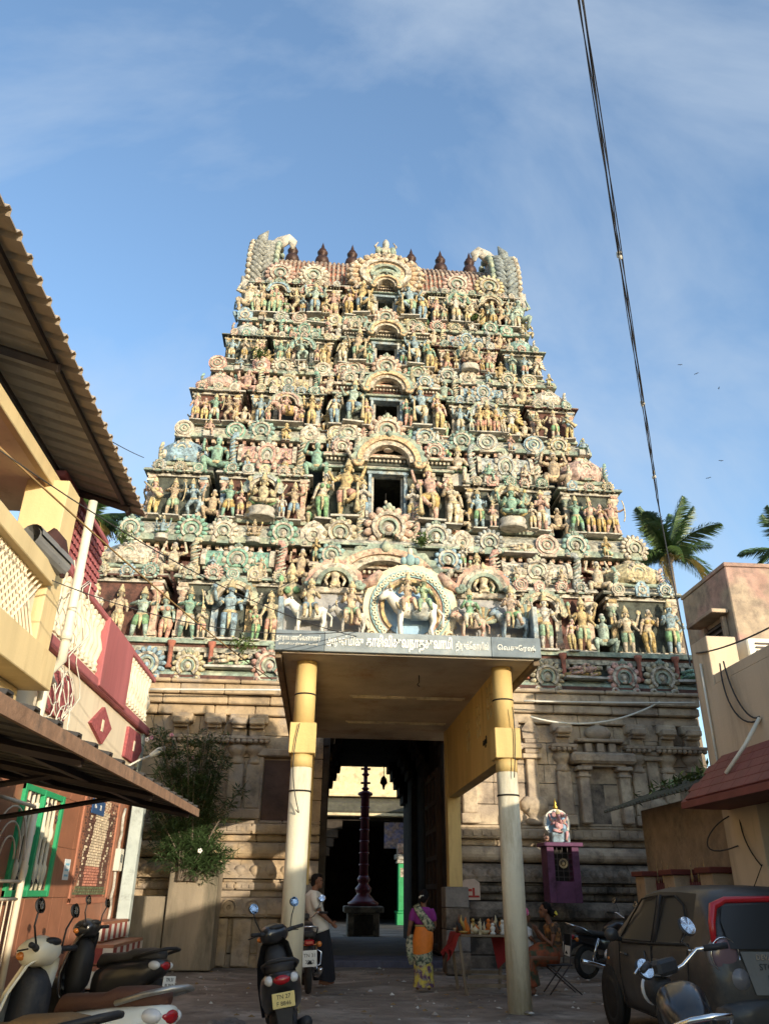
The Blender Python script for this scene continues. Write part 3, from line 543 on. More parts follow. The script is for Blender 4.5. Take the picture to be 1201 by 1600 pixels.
        if ti:
            place('guard' if q < 0 else 'guard_flip', tier, q*(dw+(ci-dw)*0.52), yf-0.48, zl+0.1, HC*1.16); place(R(['lady', 'pray']), tier, q*(dw+(ci-dw)*0.14), yf-0.42, zl+0.06, HC*0.8); place('lady' if q > 0 else 'lady_flip', tier, q*(ci-0.02), yf-0.40, zl+0.04, HC*1.0)
        else:
            for x, kd, s in ((0.245, 'lady', 1.05), (0.19, 'guard', 1.0)): place(kd, tier, q*x*w_, yf-0.40, zl+0.05, HC*s)
        # arch over the main niche of the bay
        nt = torana('niche_arch', 1.25*k, 0.62*k, 0.14); inst('niche_arch', nt, tier, (q*0.52*w_, yf-0.22, zl+H*0.70), 0, 1, R(TINTS))
        # side statues
        for j in range(5): place(R(STD), tier, q*(w_+0.12), yf+0.7+(yb-yf-1.2)*j/4.0, zl, H*0.9, q*pi/2)
    # shrines, crests and seated figures on top of the entablature
    hs = (zt-zs)*0.90 if ti else 1.0
    if ti < 4:
        for q in (-1, 1):
            inst('corner_pavilion', KUTA, tier, (q*0.885*w_, yf+0.50, zs), 0, (0.115*2*w_*0.70, 0.9*k+0.1, (zt-zs)*1.12), R(TINTS))
            inst('barrel_pavilion', SHALA, tier, (q*0.52*w_, yf+0.30, zs), 0, (0.30*w_*0.46, 0.8, hs*1.12), R(TINTS))
            for x in (0.375, 0.665): inst('leaf_crest', CRE_[(x > 0.5) ^ (q > 0)], tier, (q*x*w_, yf+0.05, zs-0.02), 0, (0.8*k, 0.8*k, hs*1.2), R(TINTS))
            for x, kd in ((0.735, R(['squat', 'atlas'])), (0.305, R(['squat', 'lalita', 'atlas']))): place(kd, tier, q*x*w_, yf-0.05, zs-0.2*k, hs*1.25)
            for x in (0.80, 0.97): inst('leaf_crest', CRE_[x > 0.9], tier, (q*x*w_, yf-0.0, zs-0.02), 0, (0.45*k, 0.5*k, hs*0.8), R(TINTS))
            inst('medallion', KUD[1], tier, (q*0.20*w_, yf-0.34, zsc+0.05), 0, 0.8*k, R(TINTS)); place(R(['seat', 'lalita', 'pray']), tier, q*0.255*w_, yf-0.2, zsc+0.2, 0.8*k)
            for x in (0.44, 0.60): place(R(['lalita', 'pray', 'squat']), tier, q*x*w_, yf-0.2, zs-0.02, hs*0.62)
            for j in range(3): inst('barrel_pavilion', SHALA, tier, (q*(w_-0.35), yf+2.2+(yb-yf-4.0)*j/2.0, zs), q*pi/2, (0.9*k, 0.7, hs*1.1), R(TINTS))
    # big arch over the door
    if ti:
        aw = {1: 2.05, 2: 1.55, 3: 1.25, 4: 1.05}[ti]; ah = {1: 0.95, 2: 0.7, 3: 0.55, 4: 0.5}[ti]
        inst('door_arch', torana('door_arch', aw, ah, 0.26), tier, (0, yf-0.42, d1+0.16), 0, 1, (0.66, 0.46, 0.26))
        if ti < 4:
            for q in (-1, 1):
                inst('leaf_crest', CRE_[q > 0], tier, (q*0.5*ci, yf-0.3, zsc+0.28*k), 0, (0.6*k, 0.6*k, 0.8*k), R(TINTS)); place(R(['lalita', 'kneel', 'seat']), tier, q*0.3*ci, yf-0.3, zsc+0.3*k, 0.62*k); inst('medallion', KUD[0], tier, (q*0.78*ci, yf-0.3, zsc+0.32*k), 0, 0.62*k, R(TINTS))
            place('seat', tier, 0, yf-0.32, zsc+0.36*k, 0.72*k)
    else: inst('door_arch', torana('door_arch', 2.9, 1.0, 0.3), tier, (-0.15, yf-0.45, zl+1.7), 0, 1, (0.66, 0.44, 0.30))
# ---------------------------------------------------------------- lamp bulbs hanging in the doors
for ti in (1, 2, 3, 4):
    zl, ze, zs, zt, yf, w_, sh_ = TIERS[ti]; mb = MB(); mb.tube([(0, 0, 0), (0, 0, -0.25)], 0.012, 5, 0); mb.ell((0, 0, -0.31), (0.05, 0.05, 0.08), 7, 5, 1); mb.build('lamp_bulb', [void, cream], tower, (jit(0.05), yf-0.02, ze-0.2))
# ---------------------------------------------------------------- lowest band over the stone base
mb = MB(); z0 = 6.08
mb.box(-8.05, 8.05, -0.25, DEPTH, z0+0.02, 7.2, DKG)
kapota(mb, -8.3, 8.3, -0.2, z0+0.02, 0.34, 0.5, DKR, GRN, back=2)
mb.box(-8.1, 8.1, -0.42, 0.4, z0+0.74, z0+0.86, MNT); mb.box(-8.15, 8.15, -0.5, 0.4, z0+0.94, z0+1.06, GRN); mb.box(-8.1, 8.1, -0.40, 0.4, z0+0.86, z0+0.94, DKR)
dentils(mb, -8.05, 8.05, -0.3, z0+0.62, 0.1, CRE, 2.2)
band = mb.build('lower_band', TM, tower)
for i in range(17):
    x = -8.0+i*1.0
    if -2.5 < x < 2.6: continue
    if i % 3 == 1: place('recline', band, x, -0.66, z0+0.28, 0.95); continue
    inst('medallion', KUD[[0, 3, 2, 0, 1][i % 5]], band, (x, -0.66, z0-0.06), jit(0.1), random.uniform(0.8, 1.0), random.choice(TINTS))
    mb = MB(); mb.lathe([(0.09, 0), (0.11, 0.06), (0.06, 0.12), (0.06, 0.55), (0.1, 0.62), (0.11, 0.7)], 8, 0); mb.build('baluster', [maroon_s], band, (x+0.5, -0.52, z0+0.28))
# ---------------------------------------------------------------- barrel roof
zl, ze, zs, zt, yf, w_, sh_ = TIERS[4]
rb, rw, rd, rh = 22.25, 4.40, 2.0, 3.0; ry = DEPTH/2
mb = MB(); N = 18
half = [(-1.95, 0.0), (-2.06, 0.5), (-1.98, 1.1), (-1.70, 1.72), (-1.22, 2.32), (-0.62, 2.8), (0, 3.0)]
prof = [(ry+y, rb+z) for y, z in half]+[(ry-y, rb+z) for y, z in half[-2::-1]]
mb.extr(prof, -rw, rw, MRN); mb.box(-rw-0.2, rw+0.2, yf+0.1, DEPTH-yf-0.1, zt-0.75, rb+0.02, GRN); kapota(mb, -rw-0.3, rw+0.3, yf+0.05, rb-0.32, 0.3, 0.25, PNK, CRE, back=4.5)
roof = mb.build('barrel_roof', TM, tower)
tile = PM('roof_boss', (0.29, 0.195, 0.14), var=0.4, scale=5, grime=0.6, alt=(0.42, 0.34, 0.26), altth=0.52, bump=0.4)
rm = MB(); pts = []
for j in range(21):
    u = j/20*6.4; i = min(int(u), 5)if u < 6 else 5; f_ = u-i if u < 6 else 1.0
    y = half[i][0]+(half[i+1][0]-half[i][0])*f_+(0.3*(u-6) if u > 6 else 0); z = half[i][1]+(half[i+1][1]-half[i][1])*f_
    pts.append((0, ry+y-0.02, rb+z+0.02))
rm.tube(pts, [0.085 if j % 2 else 0.05 for j in range(21)], 6, 0); rme = rm.mesh('roof_rib', tile)
for i in range(50): inst('roof_rib', rme, roof, (-rw+0.1+i*(2*rw-0.2)/49, 0, 0))
# side gables: flame-edged horseshoe slabs standing at both ends of the roof
hm = MB()
hprof = [(ry-2.45, rb-0.3), (ry-2.6, rb+0.5), (ry-2.5, rb+1.4), (ry-2.15, rb+2.3), (ry-1.35, rb+2.95), (ry, rb+3.25), (ry+1.35, rb+2.95), (ry+2.15, rb+2.3), (ry+2.5, rb+1.4), (ry+2.6, rb+0.5), (ry+2.45, rb-0.3)]
hm.extr(hprof[::-1], -0.3, 0.3, 3)
for lay, (xo, sx_, tl, c, ln) in enumerate(((0.30, 1, 40, 0, 0.42), (-0.10, -1, -40, 0, 0.36), (-0.42, 1, 0, 1, 0.17), (0.60, 1, 0, 2, 0.15))):
    for i in range(len(hprof)-1):
        for s in range(3):
            a = Vector((0, *hprof[i])); b = Vector((0, *hprof[i+1])); p = a.lerp(b, (s+0.5)/3); d = Vector((0, *(b-a).yz)).normalized(); nrm = Vector((0, -d.z, d.y))
            if nrm.dot(p-Vector((0, ry, rb+0.7))) < 0: nrm = -nrm
            e1 = (d*cos(rad(abs(tl)))+Vector((1 if tl > 0 else -1, 0, 0))*sin(rad(abs(tl)))) if tl else d
            e1 = e1.normalized(); e3 = nrm; e2 = e3.cross(e1)
            Mx = Matrix((e1, e2, e3)).transposed().to_4x4(); Mx.translation = Vector((xo, p.y, p.z))+nrm*0.03
            hm.ell((0, 0, 0), (ln, 0.13, 0.14), 7, 5, c, M=Mx)
hm.tube([(-0.1, ry-1.6, rb+2.6), (-0.42, ry-1.7, rb+2.85), (-0.80, ry-1.8, rb+3.0), (-0.92, ry-1.8, rb+2.85), (-0.95, ry-1.8, rb+2.45)], [0.3, 0.3, 0.24, 0.2, 0.06], 8, 3, flat=0.6)
hm.tube([(0.3, ry-1.5, rb+2.6), (0.32, ry-1.6, rb+3.1), (0.12, ry-1.6, rb+3.55)], [0.3, 0.22, 0.03], 8, 0)
hm.tube([(0.5, ry-2.2, rb-0.6), (0.62, ry-2.5, rb-0.2), (0.8, ry-2.5, rb+0.2)], [0.3, 0.24, 0.05], 8, 3)
hme = hm.mesh('roof_gable', medal_mats)
inst('roof_gable', hme, tower, (rw+0.25, 0, 0), 0, 1, (0.25, 0.28, 0.27)); g2 = inst('roof_gable', hme, tower, (-rw-0.25, 0, 0), 0, (-1, 1, 1), (0.32, 0.32, 0.28))
# big centre horseshoe
ck = MB(); kudu(ck, 17, 0.40, 0.46, False, False)
for i in range(21):
    t = rad(-30)+rad(240)*i/20; ck.ell((0.46*cos(t), -0.03, 0.46+0.46*sin(t)), (0.035, 0.05, 0.045), 6, 5, 2)
ck.box(-0.17, 0.17, -0.12, 0.0, 0.1, 0.34, 2); ck.arc((0, 0.34), 0.1, 0.17, 0, pi, -0.13, 0, 10, 1)
inst('roof_horseshoe', ck.mesh('roof_horseshoe', medal_mats), roof, (0, yf-0.05, rb-0.42), 0, (2.9, 2.0, 2.15), (0.64, 0.46, 0.30))
fm = MB(); fm.ell((0, 0, 0.3), (0.28, 0.22, 0.34), 9, 7, 2); fm.ell((0, -0.05, 0.72), (0.14, 0.14, 0.28), 8, 6, 3)
for q in (-1, 1): fm.ell((q*0.27, -0.05, 0.36), (0.15, 0.15, 0.24), 8, 6, 1); fm.ell((q*0.12, -0.2, 0.25), (0.07, 0.06, 0.09), 6, 5, 0); fm.tube([(q*0.3, 0, 0.5), (q*0.42, 0, 0.7), (q*0.3, 0, 0.9)], [0.06, 0.05, 0.02], 6, 2)
inst('lion_face', fm.mesh('lion_face', medal_mats), roof, (0, yf+0.1, rb+1.52), 0, 1.0, (0.5, 0.5, 0.36))
kal = PM('dark_copper', (0.05, 0.026, 0.02), rough=0.5, var=0.3, metal=0.3, bump=0.15, grime=0.25)
km = MB(); km.lathe([(0.16, -0.2), (0.16, 0), (0.2, 0.08), (0.12, 0.16), (0.24, 0.26), (0.30, 0.42), (0.26, 0.56), (0.12, 0.66), (0.10, 0.7), (0.2, 0.78), (0.22, 0.86), (0.13, 0.92), (0.15, 0.99), (0.09, 1.04), (0.06, 1.18), (0.001, 1.38)], 14, 0)
kme = km.mesh('roof_finial', kal)
for i in range(7): inst('roof_finial', kme, roof, ((i-3)*1.28, ry-0.1, rb+rh+0.0), 0, (1.05, 1.05, 1.18))
# fan medallions in front of the roof and their small arches over the top statues
for x in (-0.80, -0.55, 0.55, 0.80):
    inst('medallion', KUD[2], tier, (x*w_, yf-0.2, zs-0.05), 0, (1.12, 1.0, 1.12), random.choice(TINTS)); inst('niche_arch', torana('niche_arch', 0.85, 0.4, 0.14), tier, (x*w_, yf-0.25, zl+sh_*0.8), 0, 1, random.choice(TINTS))
for q in (-1, 1):
    place('atlas', tier, q*(w_+0.05), yf-0.2, zl+0.05, 1.7); place('squat', tier, q*(w_+0.25), yf-0.05, zl-0.3, 1.2)
    inst('leaf_crest', CRE_[q > 0], tower, (q*(w_+0.25), yf+0.3, zt-0.6), 0, (0.9, 0.9, 1.0), (0.6, 0.5, 0.34))
# ================================================================ ground
gmat = PM('street_concrete', (0.21, 0.172, 0.136), rough=0.9, var=0.35, scale=1.1, grime=0.45, gcol=(0.045, 0.037, 0.031), gscale=0.35, alt=(0.30, 0.26, 0.215), altth=0.54, bump=0.5, bscale=14)
GV = []; GF = []; xs = [-400, -60, -20]+[-14+0.7*i for i in range(41)]+[20, 60, 400]; ysq = [-400, -60, -16]+[-8+0.7*i for i in range(42)]+[30, 60, 600]
for iy, y in enumerate(ysq):
    for ix, x in enumerate(xs):
        z = (0.018*sin(x*1.3+y*0.7)+0.012*sin(x*2.9-y*2.1)) if -13 < x < 13 and -7 < y < 18.5 else 0.0
        GV.append((x, y, z-0.025 if y < 31.5 else -0.25))
nx = len(xs)
for iy in range(len(ysq)-1):
    for ix in range(nx-1): a = iy*nx+ix; GF.append((a, a+1, a+1+nx, a+nx))
g = MB(); g.add(GV, GF, 0, True); struct(g.build('ground', gmat), 'dusty brown concrete street ground')
# ================================================================ stone base of the tower (child parts of the tower)
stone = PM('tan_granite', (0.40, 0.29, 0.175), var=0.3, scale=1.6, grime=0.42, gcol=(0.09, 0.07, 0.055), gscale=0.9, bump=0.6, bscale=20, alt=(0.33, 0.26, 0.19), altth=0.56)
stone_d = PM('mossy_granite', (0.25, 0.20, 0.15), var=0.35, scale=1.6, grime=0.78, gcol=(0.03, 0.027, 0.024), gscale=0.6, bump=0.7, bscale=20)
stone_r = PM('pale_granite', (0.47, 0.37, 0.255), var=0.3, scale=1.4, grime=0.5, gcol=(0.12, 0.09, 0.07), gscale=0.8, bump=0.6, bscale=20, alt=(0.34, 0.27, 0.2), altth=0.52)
dark_st = PM('dark_granite', (0.05, 0.040, 0.032), rough=0.95, var=0.4, scale=2, grime=0.4, bump=0.6, bscale=14, spec=0.1)  # near-black base colour for passage, hall entrance and hanging lamps
SB = [stone, stone_d, stone_r, dark_st]
XL0, XL1, XR0, XR1 = -6.3, 0.02, 3.12, 9.5       # world X of the two masses
def wx(x): return x-TX
def wy(y): return y-TY
def wall_side(xa, xb, plinth, m_hi, m_lo, name):
    mb = MB(); a, b = wx(xa), wx(xb)
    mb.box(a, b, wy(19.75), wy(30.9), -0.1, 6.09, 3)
    # mouldings, bottom to top: (front y, z0, z1, material)
    def cuts(z):
        r = random.Random(int(z*100)+int(a*10)); x = a; out = []
        while x < b-0.05:
            l = min(r.uniform(0.9, 1.7), b-x); l = b-x if b-x-l < 0.35 else l; out.append((x+0.004, x+l-0.004, r.uniform(-0.012, 0.012))); x += l
        return out
    def band(y, z0, z1, m, ch=0.025):
        for p, q, j in cuts(z0): mb.box(p, q, wy(y)+j, wy(19.9), z0, z1, m, ch)
    def run(prof, m):
        for p, q, j in cuts(prof[0][1]+0.5): mb.extr([(yy+(j if yy < wy(19.85) else 0), zz) for yy, zz in prof], p, q, m)
    pf = 19.0 if plinth else 19.1
    band(pf+0.05, -0.1, 0.22, m_lo); band(pf+0.18, 0.22, 0.9, m_lo); 
    run([(wy(19.9), 0.92), (wy(pf-0.05), 0.92), (wy(pf-0.12), 0.98), (wy(pf-0.1), 1.12), (wy(pf+0.02), 1.27), (wy(19.9), 1.30)][::-1], m_lo)
    band(pf+0.28, 1.30, 1.45, m_lo); band(pf+0.16, 1.45, 1.60, m_lo); band(pf+0.22, 1.60, 1.66, m_lo)
    # lotus petals, torus and fillets
    run([(wy(19.9), 1.68), (wy(pf+0.12), 1.68), (wy(pf+0.10), 1.80), (wy(pf+0.2), 1.95), (wy(pf+0.34), 2.06), (wy(19.9), 2.06)][::-1], m_lo if not plinth else m_hi)
    n = int((b-a)/0.34)
    for i in range(n): mb.ell((a+0.17+0.34*i, wy(pf+0.17), 1.83), (0.15, 0.10, 0.13), 7, 5, m_lo if not plinth else m_hi)
    run([(wy(19.9), 2.08)]+[(wy(pf+0.38)-0.17*cos(t), 2.26+0.17*sin(t)) for t in [-pi/2+pi*i/8 for i in range(9)]]+[(wy(19.9), 2.44)], m_hi)
    band(pf+0.48, 2.45, 2.60, m_hi); band(pf+0.30, 2.60, 2.82, m_hi); band(pf+0.38, 2.82, 2.90, m_hi)
    for i in range(int((b-a)/0.22)): mb.box(a+0.03+0.22*i, a+0.16+0.22*i, wy(pf+0.27), wy(pf+0.4), 2.66, 2.76, m_hi)
    for i in range(int((b-a)/0.16)): mb.box(a+0.02+0.16*i, a+0.12+0.16*i, wy(pf+0.13), wy(pf+0.3), 1.49, 1.56, m_lo)
    for i in range(int((b-a)/0.62)):   # carved knobs and little arches along the plinth cornice
        x = a+0.3+0.62*i; mb.arc((x, 1.02), 0.05, 0.11, 0, pi, wy(pf-0.15), wy(pf), 10, m_lo); mb.ell((x, wy(pf-0.1), 1.06), (0.035, 0.04, 0.04), 6, 5, m_lo)
    # entablature
    band(19.36, 5.28, 5.50, m_hi); band(19.24, 5.52, 5.72, m_hi); band(19.14, 5.74, 5.98, m_hi); band(19.05, 5.985, 6.075, m_hi)
    o = mb.build(name, SB, tower)
    # courses of blocks above the mouldings and on the plinth face
    def course(z0, z1, yy, mats, lo=0.7, hi=1.3):
        x = a
        while x < b-0.05:
            l = min(random.uniform(lo, hi), b-x)
            if b-x-l < 0.3: l = b-x
            blk = inst('stone_block', BLOCK[mats], o, (x+l/2, wy(yy)+jit(0.012), (z0+z1)/2), 0, (l-0.012, 0.34, z1-z0-0.012)); x += l
    z = 2.90
    for h in (0.46, 0.5, 0.44, 0.52, 0.44): course(z+0.004, z+h, 19.66, m_hi); z += h
    course(0.235, 0.56, pf+0.27, m_lo); course(0.565, 0.9, pf+0.27, m_lo)
    return o
BLOCK = []
for m_ in SB:
    mb = MB(); mb.box(-0.5, 0.5, -0.5, 0.5, -0.5, 0.5, 0, 0.02); BLOCK.append(mb.mesh('stone_block', m_))
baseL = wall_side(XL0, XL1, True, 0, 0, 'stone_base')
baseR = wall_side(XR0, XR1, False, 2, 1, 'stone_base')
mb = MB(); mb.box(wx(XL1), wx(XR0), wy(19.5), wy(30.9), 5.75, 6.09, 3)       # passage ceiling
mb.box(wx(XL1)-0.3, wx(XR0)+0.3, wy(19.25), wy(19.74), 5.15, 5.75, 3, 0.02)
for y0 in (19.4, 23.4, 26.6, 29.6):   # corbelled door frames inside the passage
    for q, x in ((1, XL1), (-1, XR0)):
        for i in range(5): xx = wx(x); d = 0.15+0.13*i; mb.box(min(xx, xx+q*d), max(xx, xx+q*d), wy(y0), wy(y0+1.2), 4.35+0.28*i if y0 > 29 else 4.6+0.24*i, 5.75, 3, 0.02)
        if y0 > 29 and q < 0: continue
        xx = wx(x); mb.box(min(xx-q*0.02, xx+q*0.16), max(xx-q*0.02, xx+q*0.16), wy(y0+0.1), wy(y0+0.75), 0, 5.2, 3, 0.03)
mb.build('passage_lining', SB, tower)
# full stone pilasters
def pil_mesh(m):
    mb = MB(); w = 0.36
    mb.box(-w*0.62, w*0.62, -0.20, 0.2, 0, 0.22, 0, 0.02); mb.box(-w/2, w/2, -0.16, 0.2, 0.22, 1.22, 0, 0.03)
    mb.lathe([(w*0.50, 1.22), (w*0.54, 1.28), (w*0.42, 1.34), (w*0.42, 1.42), (w*0.6, 1.48), (w*0.72, 1.56), (w*0.66, 1.64), (w*0.42, 1.68)], 10, 0, (0, 0.0, 0))
    mb.box(-w*0.9, w*0.9, -0.34, 0.2, 1.76, 1.84, 0, 0.015)
    for i in range(5): mb.ell((-w*0.72+i*w*0.36, -0.27, 1.73), (0.07, 0.08, 0.06), 6, 5, 0)
    mb.box(-w*0.42, w*0.42, -0.2, 0.2, 1.66, 1.76, 0); mb.box(-w*0.5, w*0.5, -0.2, 0.2, 1.84, 2.02, 0, 0.02)
    mb.box(-w*0.5, w*0.5, -0.48, 0.2, 2.08, 2.24, 0, 0.03); mb.box(-w*0.45, w*0.45, -0.36, 0.2, 2.02, 2.08, 0); mb.box(-w*0.7, w*0.7, -0.3, 0.2, 2.14, 2.36, 0, 0.03); return mb.mesh('pilaster', m)
PM0, PM2 = pil_mesh(stone), pil_mesh(stone_r)
for x in (-5.9, -5.0, -3.4, -2.62, -2.02, -1.60): inst('pilaster', PM0, baseL, (wx(x), wy(19.50), 2.92), 0, (1, 1, 1))
for x in (3.55, 4.55, 5.90, 7.78, 8.55, 9.2): inst('pilaster', PM2, baseR, (wx(x), wy(19.50), 2.92), 0, (1, 1, 1))
# vase pilaster with a small tower, twice on the right
for x in (5.12, 8.15):
    mb = MB(); mb.lathe([(0.2, 0), (0.26, 0.08), (0.14, 0.16), (0.2, 0.22), (0.34, 0.34), (0.36, 0.5), (0.24, 0.62), (0.14, 0.66)], 12, 0, sq=(1, 0.55)); mb.box(-0.14, 0.14, -0.12, 0.15, 0.6, 1.5, 0, 0.02)
    for z, w_ in ((1.5, 0.5), (1.62, 0.36), (1.74, 0.52), (1.86, 0.34)): mb.box(-w_/2, w_/2, -0.14-w_*0.15, 0.15, z, z+0.11, 0, 0.02)
    mb.prism([(-0.2, 1.98), (0.2, 1.98), (0.22, 2.2), (0.1, 2.36), (0, 2.44), (-0.1, 2.36), (-0.22, 2.2)], -0.16, 0.15, 0); mb.build('vase_pilaster', stone_r, baseR, (wx(x), wy(19.50), 2.92))
# niches: right one framed by short pilasters under a slab, left one a plain dark doorway
mb = MB(); mb.box(-0.62, -0.38, -0.3, 0.1, 0, 1.2, 0, 0.03); mb.box(0.38, 0.62, -0.3, 0.1, 0, 1.2, 0, 0.03); mb.box(-0.37, 0.37, -0.035, 0.05, 0.01, 1.3, 1)
for q in (-0.5, 0.5): mb.box(q-0.19, q+0.19, -0.38, 0.1, 1.2, 1.3, 0, 0.02); mb.box(q-0.15, q+0.15, -0.34, 0.1, 1.05, 1.1, 0, 0.01)
mb.box(-0.8, 0.8, -0.44, 0.1, 1.36, 1.62, 0, 0.06); mb.box(-0.55, 0.55, -0.3, 0.1, 1.3, 1.36, 0)
for x in (-0.4, -0.1, 0.2): mb.box(x, x+0.18, -0.26, 0.1, 1.64, 1.86, 0, 0.02)
mb.box(-0.6, 0.6, -0.32, 0.1, 1.88, 1.96, 0, 0.02); mb.ell((0, -0.12, 2.12), (0.34, 0.2, 0.2), 10, 7, 0); mb.ell((0, -0.12, 2.32), (0.07, 0.07, 0.08), 7, 5, 0)
mb.build('niche', [stone_r, stone_d], baseR, (wx(6.85), wy(19.52), 2.95))
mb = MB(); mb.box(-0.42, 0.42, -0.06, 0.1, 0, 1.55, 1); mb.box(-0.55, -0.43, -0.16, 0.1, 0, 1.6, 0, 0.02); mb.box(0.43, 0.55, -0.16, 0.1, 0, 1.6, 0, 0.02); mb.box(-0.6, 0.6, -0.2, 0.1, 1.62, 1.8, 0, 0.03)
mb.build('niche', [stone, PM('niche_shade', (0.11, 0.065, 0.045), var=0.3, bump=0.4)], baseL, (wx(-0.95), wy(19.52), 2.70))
# carved plinth: projecting shelf with two scroll panels and three carved steles below it
mb = MB(); mb.extr([(0.4, 0), (-0.12, 0), (-0.16, 0.06), (-0.10, 0.2), (0.0, 0.36), (0.4, 0.38)][::-1], -1.0, 1.0, 0)
for x in (-0.55, -0.05): 
    mb.arc((x, 0.18), 0.05, 0.12, 0, 2*pi-0.001, -0.19, -0.05, 12, 0); mb.arc((x, 0.18), 0.14, 0.17, 0, 2*pi-0.001, -0.16, -0.02, 12, 0)
for x in (-0.95, -0.3, 0.25): mb.box(x-0.02, x+0.02, -0.18, 0.2, 0.02, 0.34, 0)
mb.build('carved_shelf', stone, baseL, (wx(-1.30), wy(18.98), 0.93))
mb = MB()
for x in (-0.75, -0.25, 0.3, 0.8):
    mb.box(x-0.2, x+0.2, -0.06, 0.3, 0, 0.9, 0, 0.025)
    if x in (-0.75, 0.3):
        for k in range(4): mb.arc((x, 0.15+0.2*k), 0.03, 0.085, 0, 2*pi-0.001, -0.085, -0.05, 10, 0)
mb.build('carved_steles', stone, baseL, (wx(-1.30), wy(18.98), 0.0))
# ================================================================ threshold and courtyard behind the passage
pav = PM('worn_paving', (0.13, 0.115, 0.10), var=0.3, scale=1.2, grime=0.3, gscale=0.4, bump=0.4)
mb = MB(); mb.box(-0.1, 3.05, 19.3, 20.9, -0.05, 0.10, 0, 0.015); struct(mb.build('threshold_step', PM('blue_grey_step', (0.10, 0.10, 0.14), var=0.3, grime=0.3, bump=0.3)), 'worn blue-grey stone threshold step of the gateway')
mb = MB(); mb.box(-0.6, 3.5, 20.905, 31.2, -0.3, 0.02, 0); struct(mb.build('passage_floor', pav), 'worn stone floor of the dark gateway passage')
mb = MB(); mb.box(-14, 18, 31.205, 70, -0.3, -0.18, 0); struct(mb.build('courtyard', pav), 'grey paved temple courtyard behind the gateway')
hallw = PM('cream_limewash', (0.62, 0.50, 0.30), var=0.2, grime=0.3, gscale=0.5, bump=0.3)
moss = PM('mossy_ledge', (0.08, 0.075, 0.05), var=0.4, grime=0.6, bump=0.6)
hall = empty('inner_hall', (2.8, 50, -0.25), 0, 'cream walled inner temple hall with dark arched entrance seen through the gateway', 'hall')
hall.scale = (1.19, 1.19, 1.19)
mb = MB(); mb.box(-7, 7, 0.6, 1.0, 5.9, 8.6, 0); mb.box(-7, 7, 0.55, 9, 5.3, 5.9, 0); mb.build('upper_wall', hallw, hall)
mb = MB(); mb.extr([(1, 5.0), (-0.5, 5.0), (-0.55, 5.1), (-0.3, 5.5), (0.1, 5.75), (1, 5.8)][::-1], -7, 7, 0); mb.build('mossy_eave', moss, hall)
mb = MB(); mb.box(-7, 7, -0.62, 0.9, 4.86, 4.99, 0, 0.02); mb.box(-7, 7, -0.15, 0.6, 5.82, 5.95, 0, 0.02); mb.build('cornice', hallw, hall)
mb = MB()
for q, x in ((1, -2.0), (-1, 1.95)):
    for i in range(5): d = 0.2*i; mb.box(min(x-q*1.2, x+q*d), max(x-q*1.2, x+q*d), 0.0, 0.9, 2.6+0.42*i, 2.6+0.42*i+0.40, 0, 0.03)
mb.box(-7, -2.6, 0.1, 0.9, -0.2, 4.8, 0); mb.box(2.6, 7, 0.1, 0.9, -0.2, 4.8, 0); mb.box(-7, 7, 0.2, 9, 4.7, 4.85, 0); mb.box(-7, 7, 8.6, 9, -0.2, 4.7, 0); mb.box(-7, -6.8, 0.9, 8.6, -0.2, 4.7, 0); mb.box(6.8, 7, 0.9, 8.6, -0.2, 4.7, 0)
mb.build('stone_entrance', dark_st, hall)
grn = PM('green_gloss', (0.02, 0.27, 0.09), rough=0.45, var=0.2, bump=0.1)
for x in (1.78, -2.6):
    mb = MB(); mb.box(-0.34, 0.34, -0.34, 0.34, -0.2, 0.55, 0, 0.02); mb.box(-0.38, 0.38, -0.38, 0.38, 0.55, 0.65, 0, 0.02); mb.box(-0.26, 0.26, -0.26, 0.26, 0.65, 2.7, 0, 0.03)
    mb.box(-0.34, 0.34, -0.34, 0.34, 2.7, 2.8, 1, 0.02); mb.box(-0.4, 0.4, -0.4, 0.4, 2.88, 3.1, 1, 0.02); mb.box(-0.3, 0.3, -0.3, 0.3, 2.8, 2.88, 1); mb.box(-0.3, 0.3, -0.3, 0.3, 3.1, 3.6, 2, 0.05)
    mb.box(-0.16, 0.1, -0.275, -0.262, 2.1, 2.5, 3); mb.build('green_pillar', [grn, greys, pink, cream], hall, (x, -0.9, 0))
mb = MB(); mb.box(0.9, 2.3, -0.25, -0.2, 3.4, 4.6, 0); mb.build('painted_panel', PM('faded_mural', (0.14, 0.13, 0.2), var=0.5, scale=6, bump=0.1, alt=(0.25, 0.18, 0.15)), hall)
# flag mast
fmast = PM('maroon_gloss', (0.13, 0.015, 0.025), rough=0.35, var=0.25, bump=0.1, spec=0.5)
fm_ = empty('flag_mast', (1.80, 33.2, -0.18), 0, 'tall maroon ringed flag mast on a stepped stone pedestal in the courtyard', 'flag mast')
pr = [(0.55, 1.15), (0.60, 1.25), (0.45, 1.34), (0.36, 1.44), (0.24, 1.56), (0.30, 1.66), (0.32, 1.76), (0.20, 1.88), (0.19, 1.96), (0.24, 2.02), (0.24, 2.10), (0.18, 2.2)]
mb = MB(); mb.lathe(pr, 16, 0)
z = 2.2
while z < 5.1: mb.lathe([(0.17, 0), (0.165, 0.34), (0.20, 0.36), (0.20, 0.40), (0.165, 0.42)], 16, 0, (0, 0, z)); z += 0.42
mb.lathe([(0.2, 5.1), (0.3, 5.16), (0.3, 5.24), (0.12, 5.32)], 16, 0)
mb.build('shaft', fmast, fm_)
mb = MB()
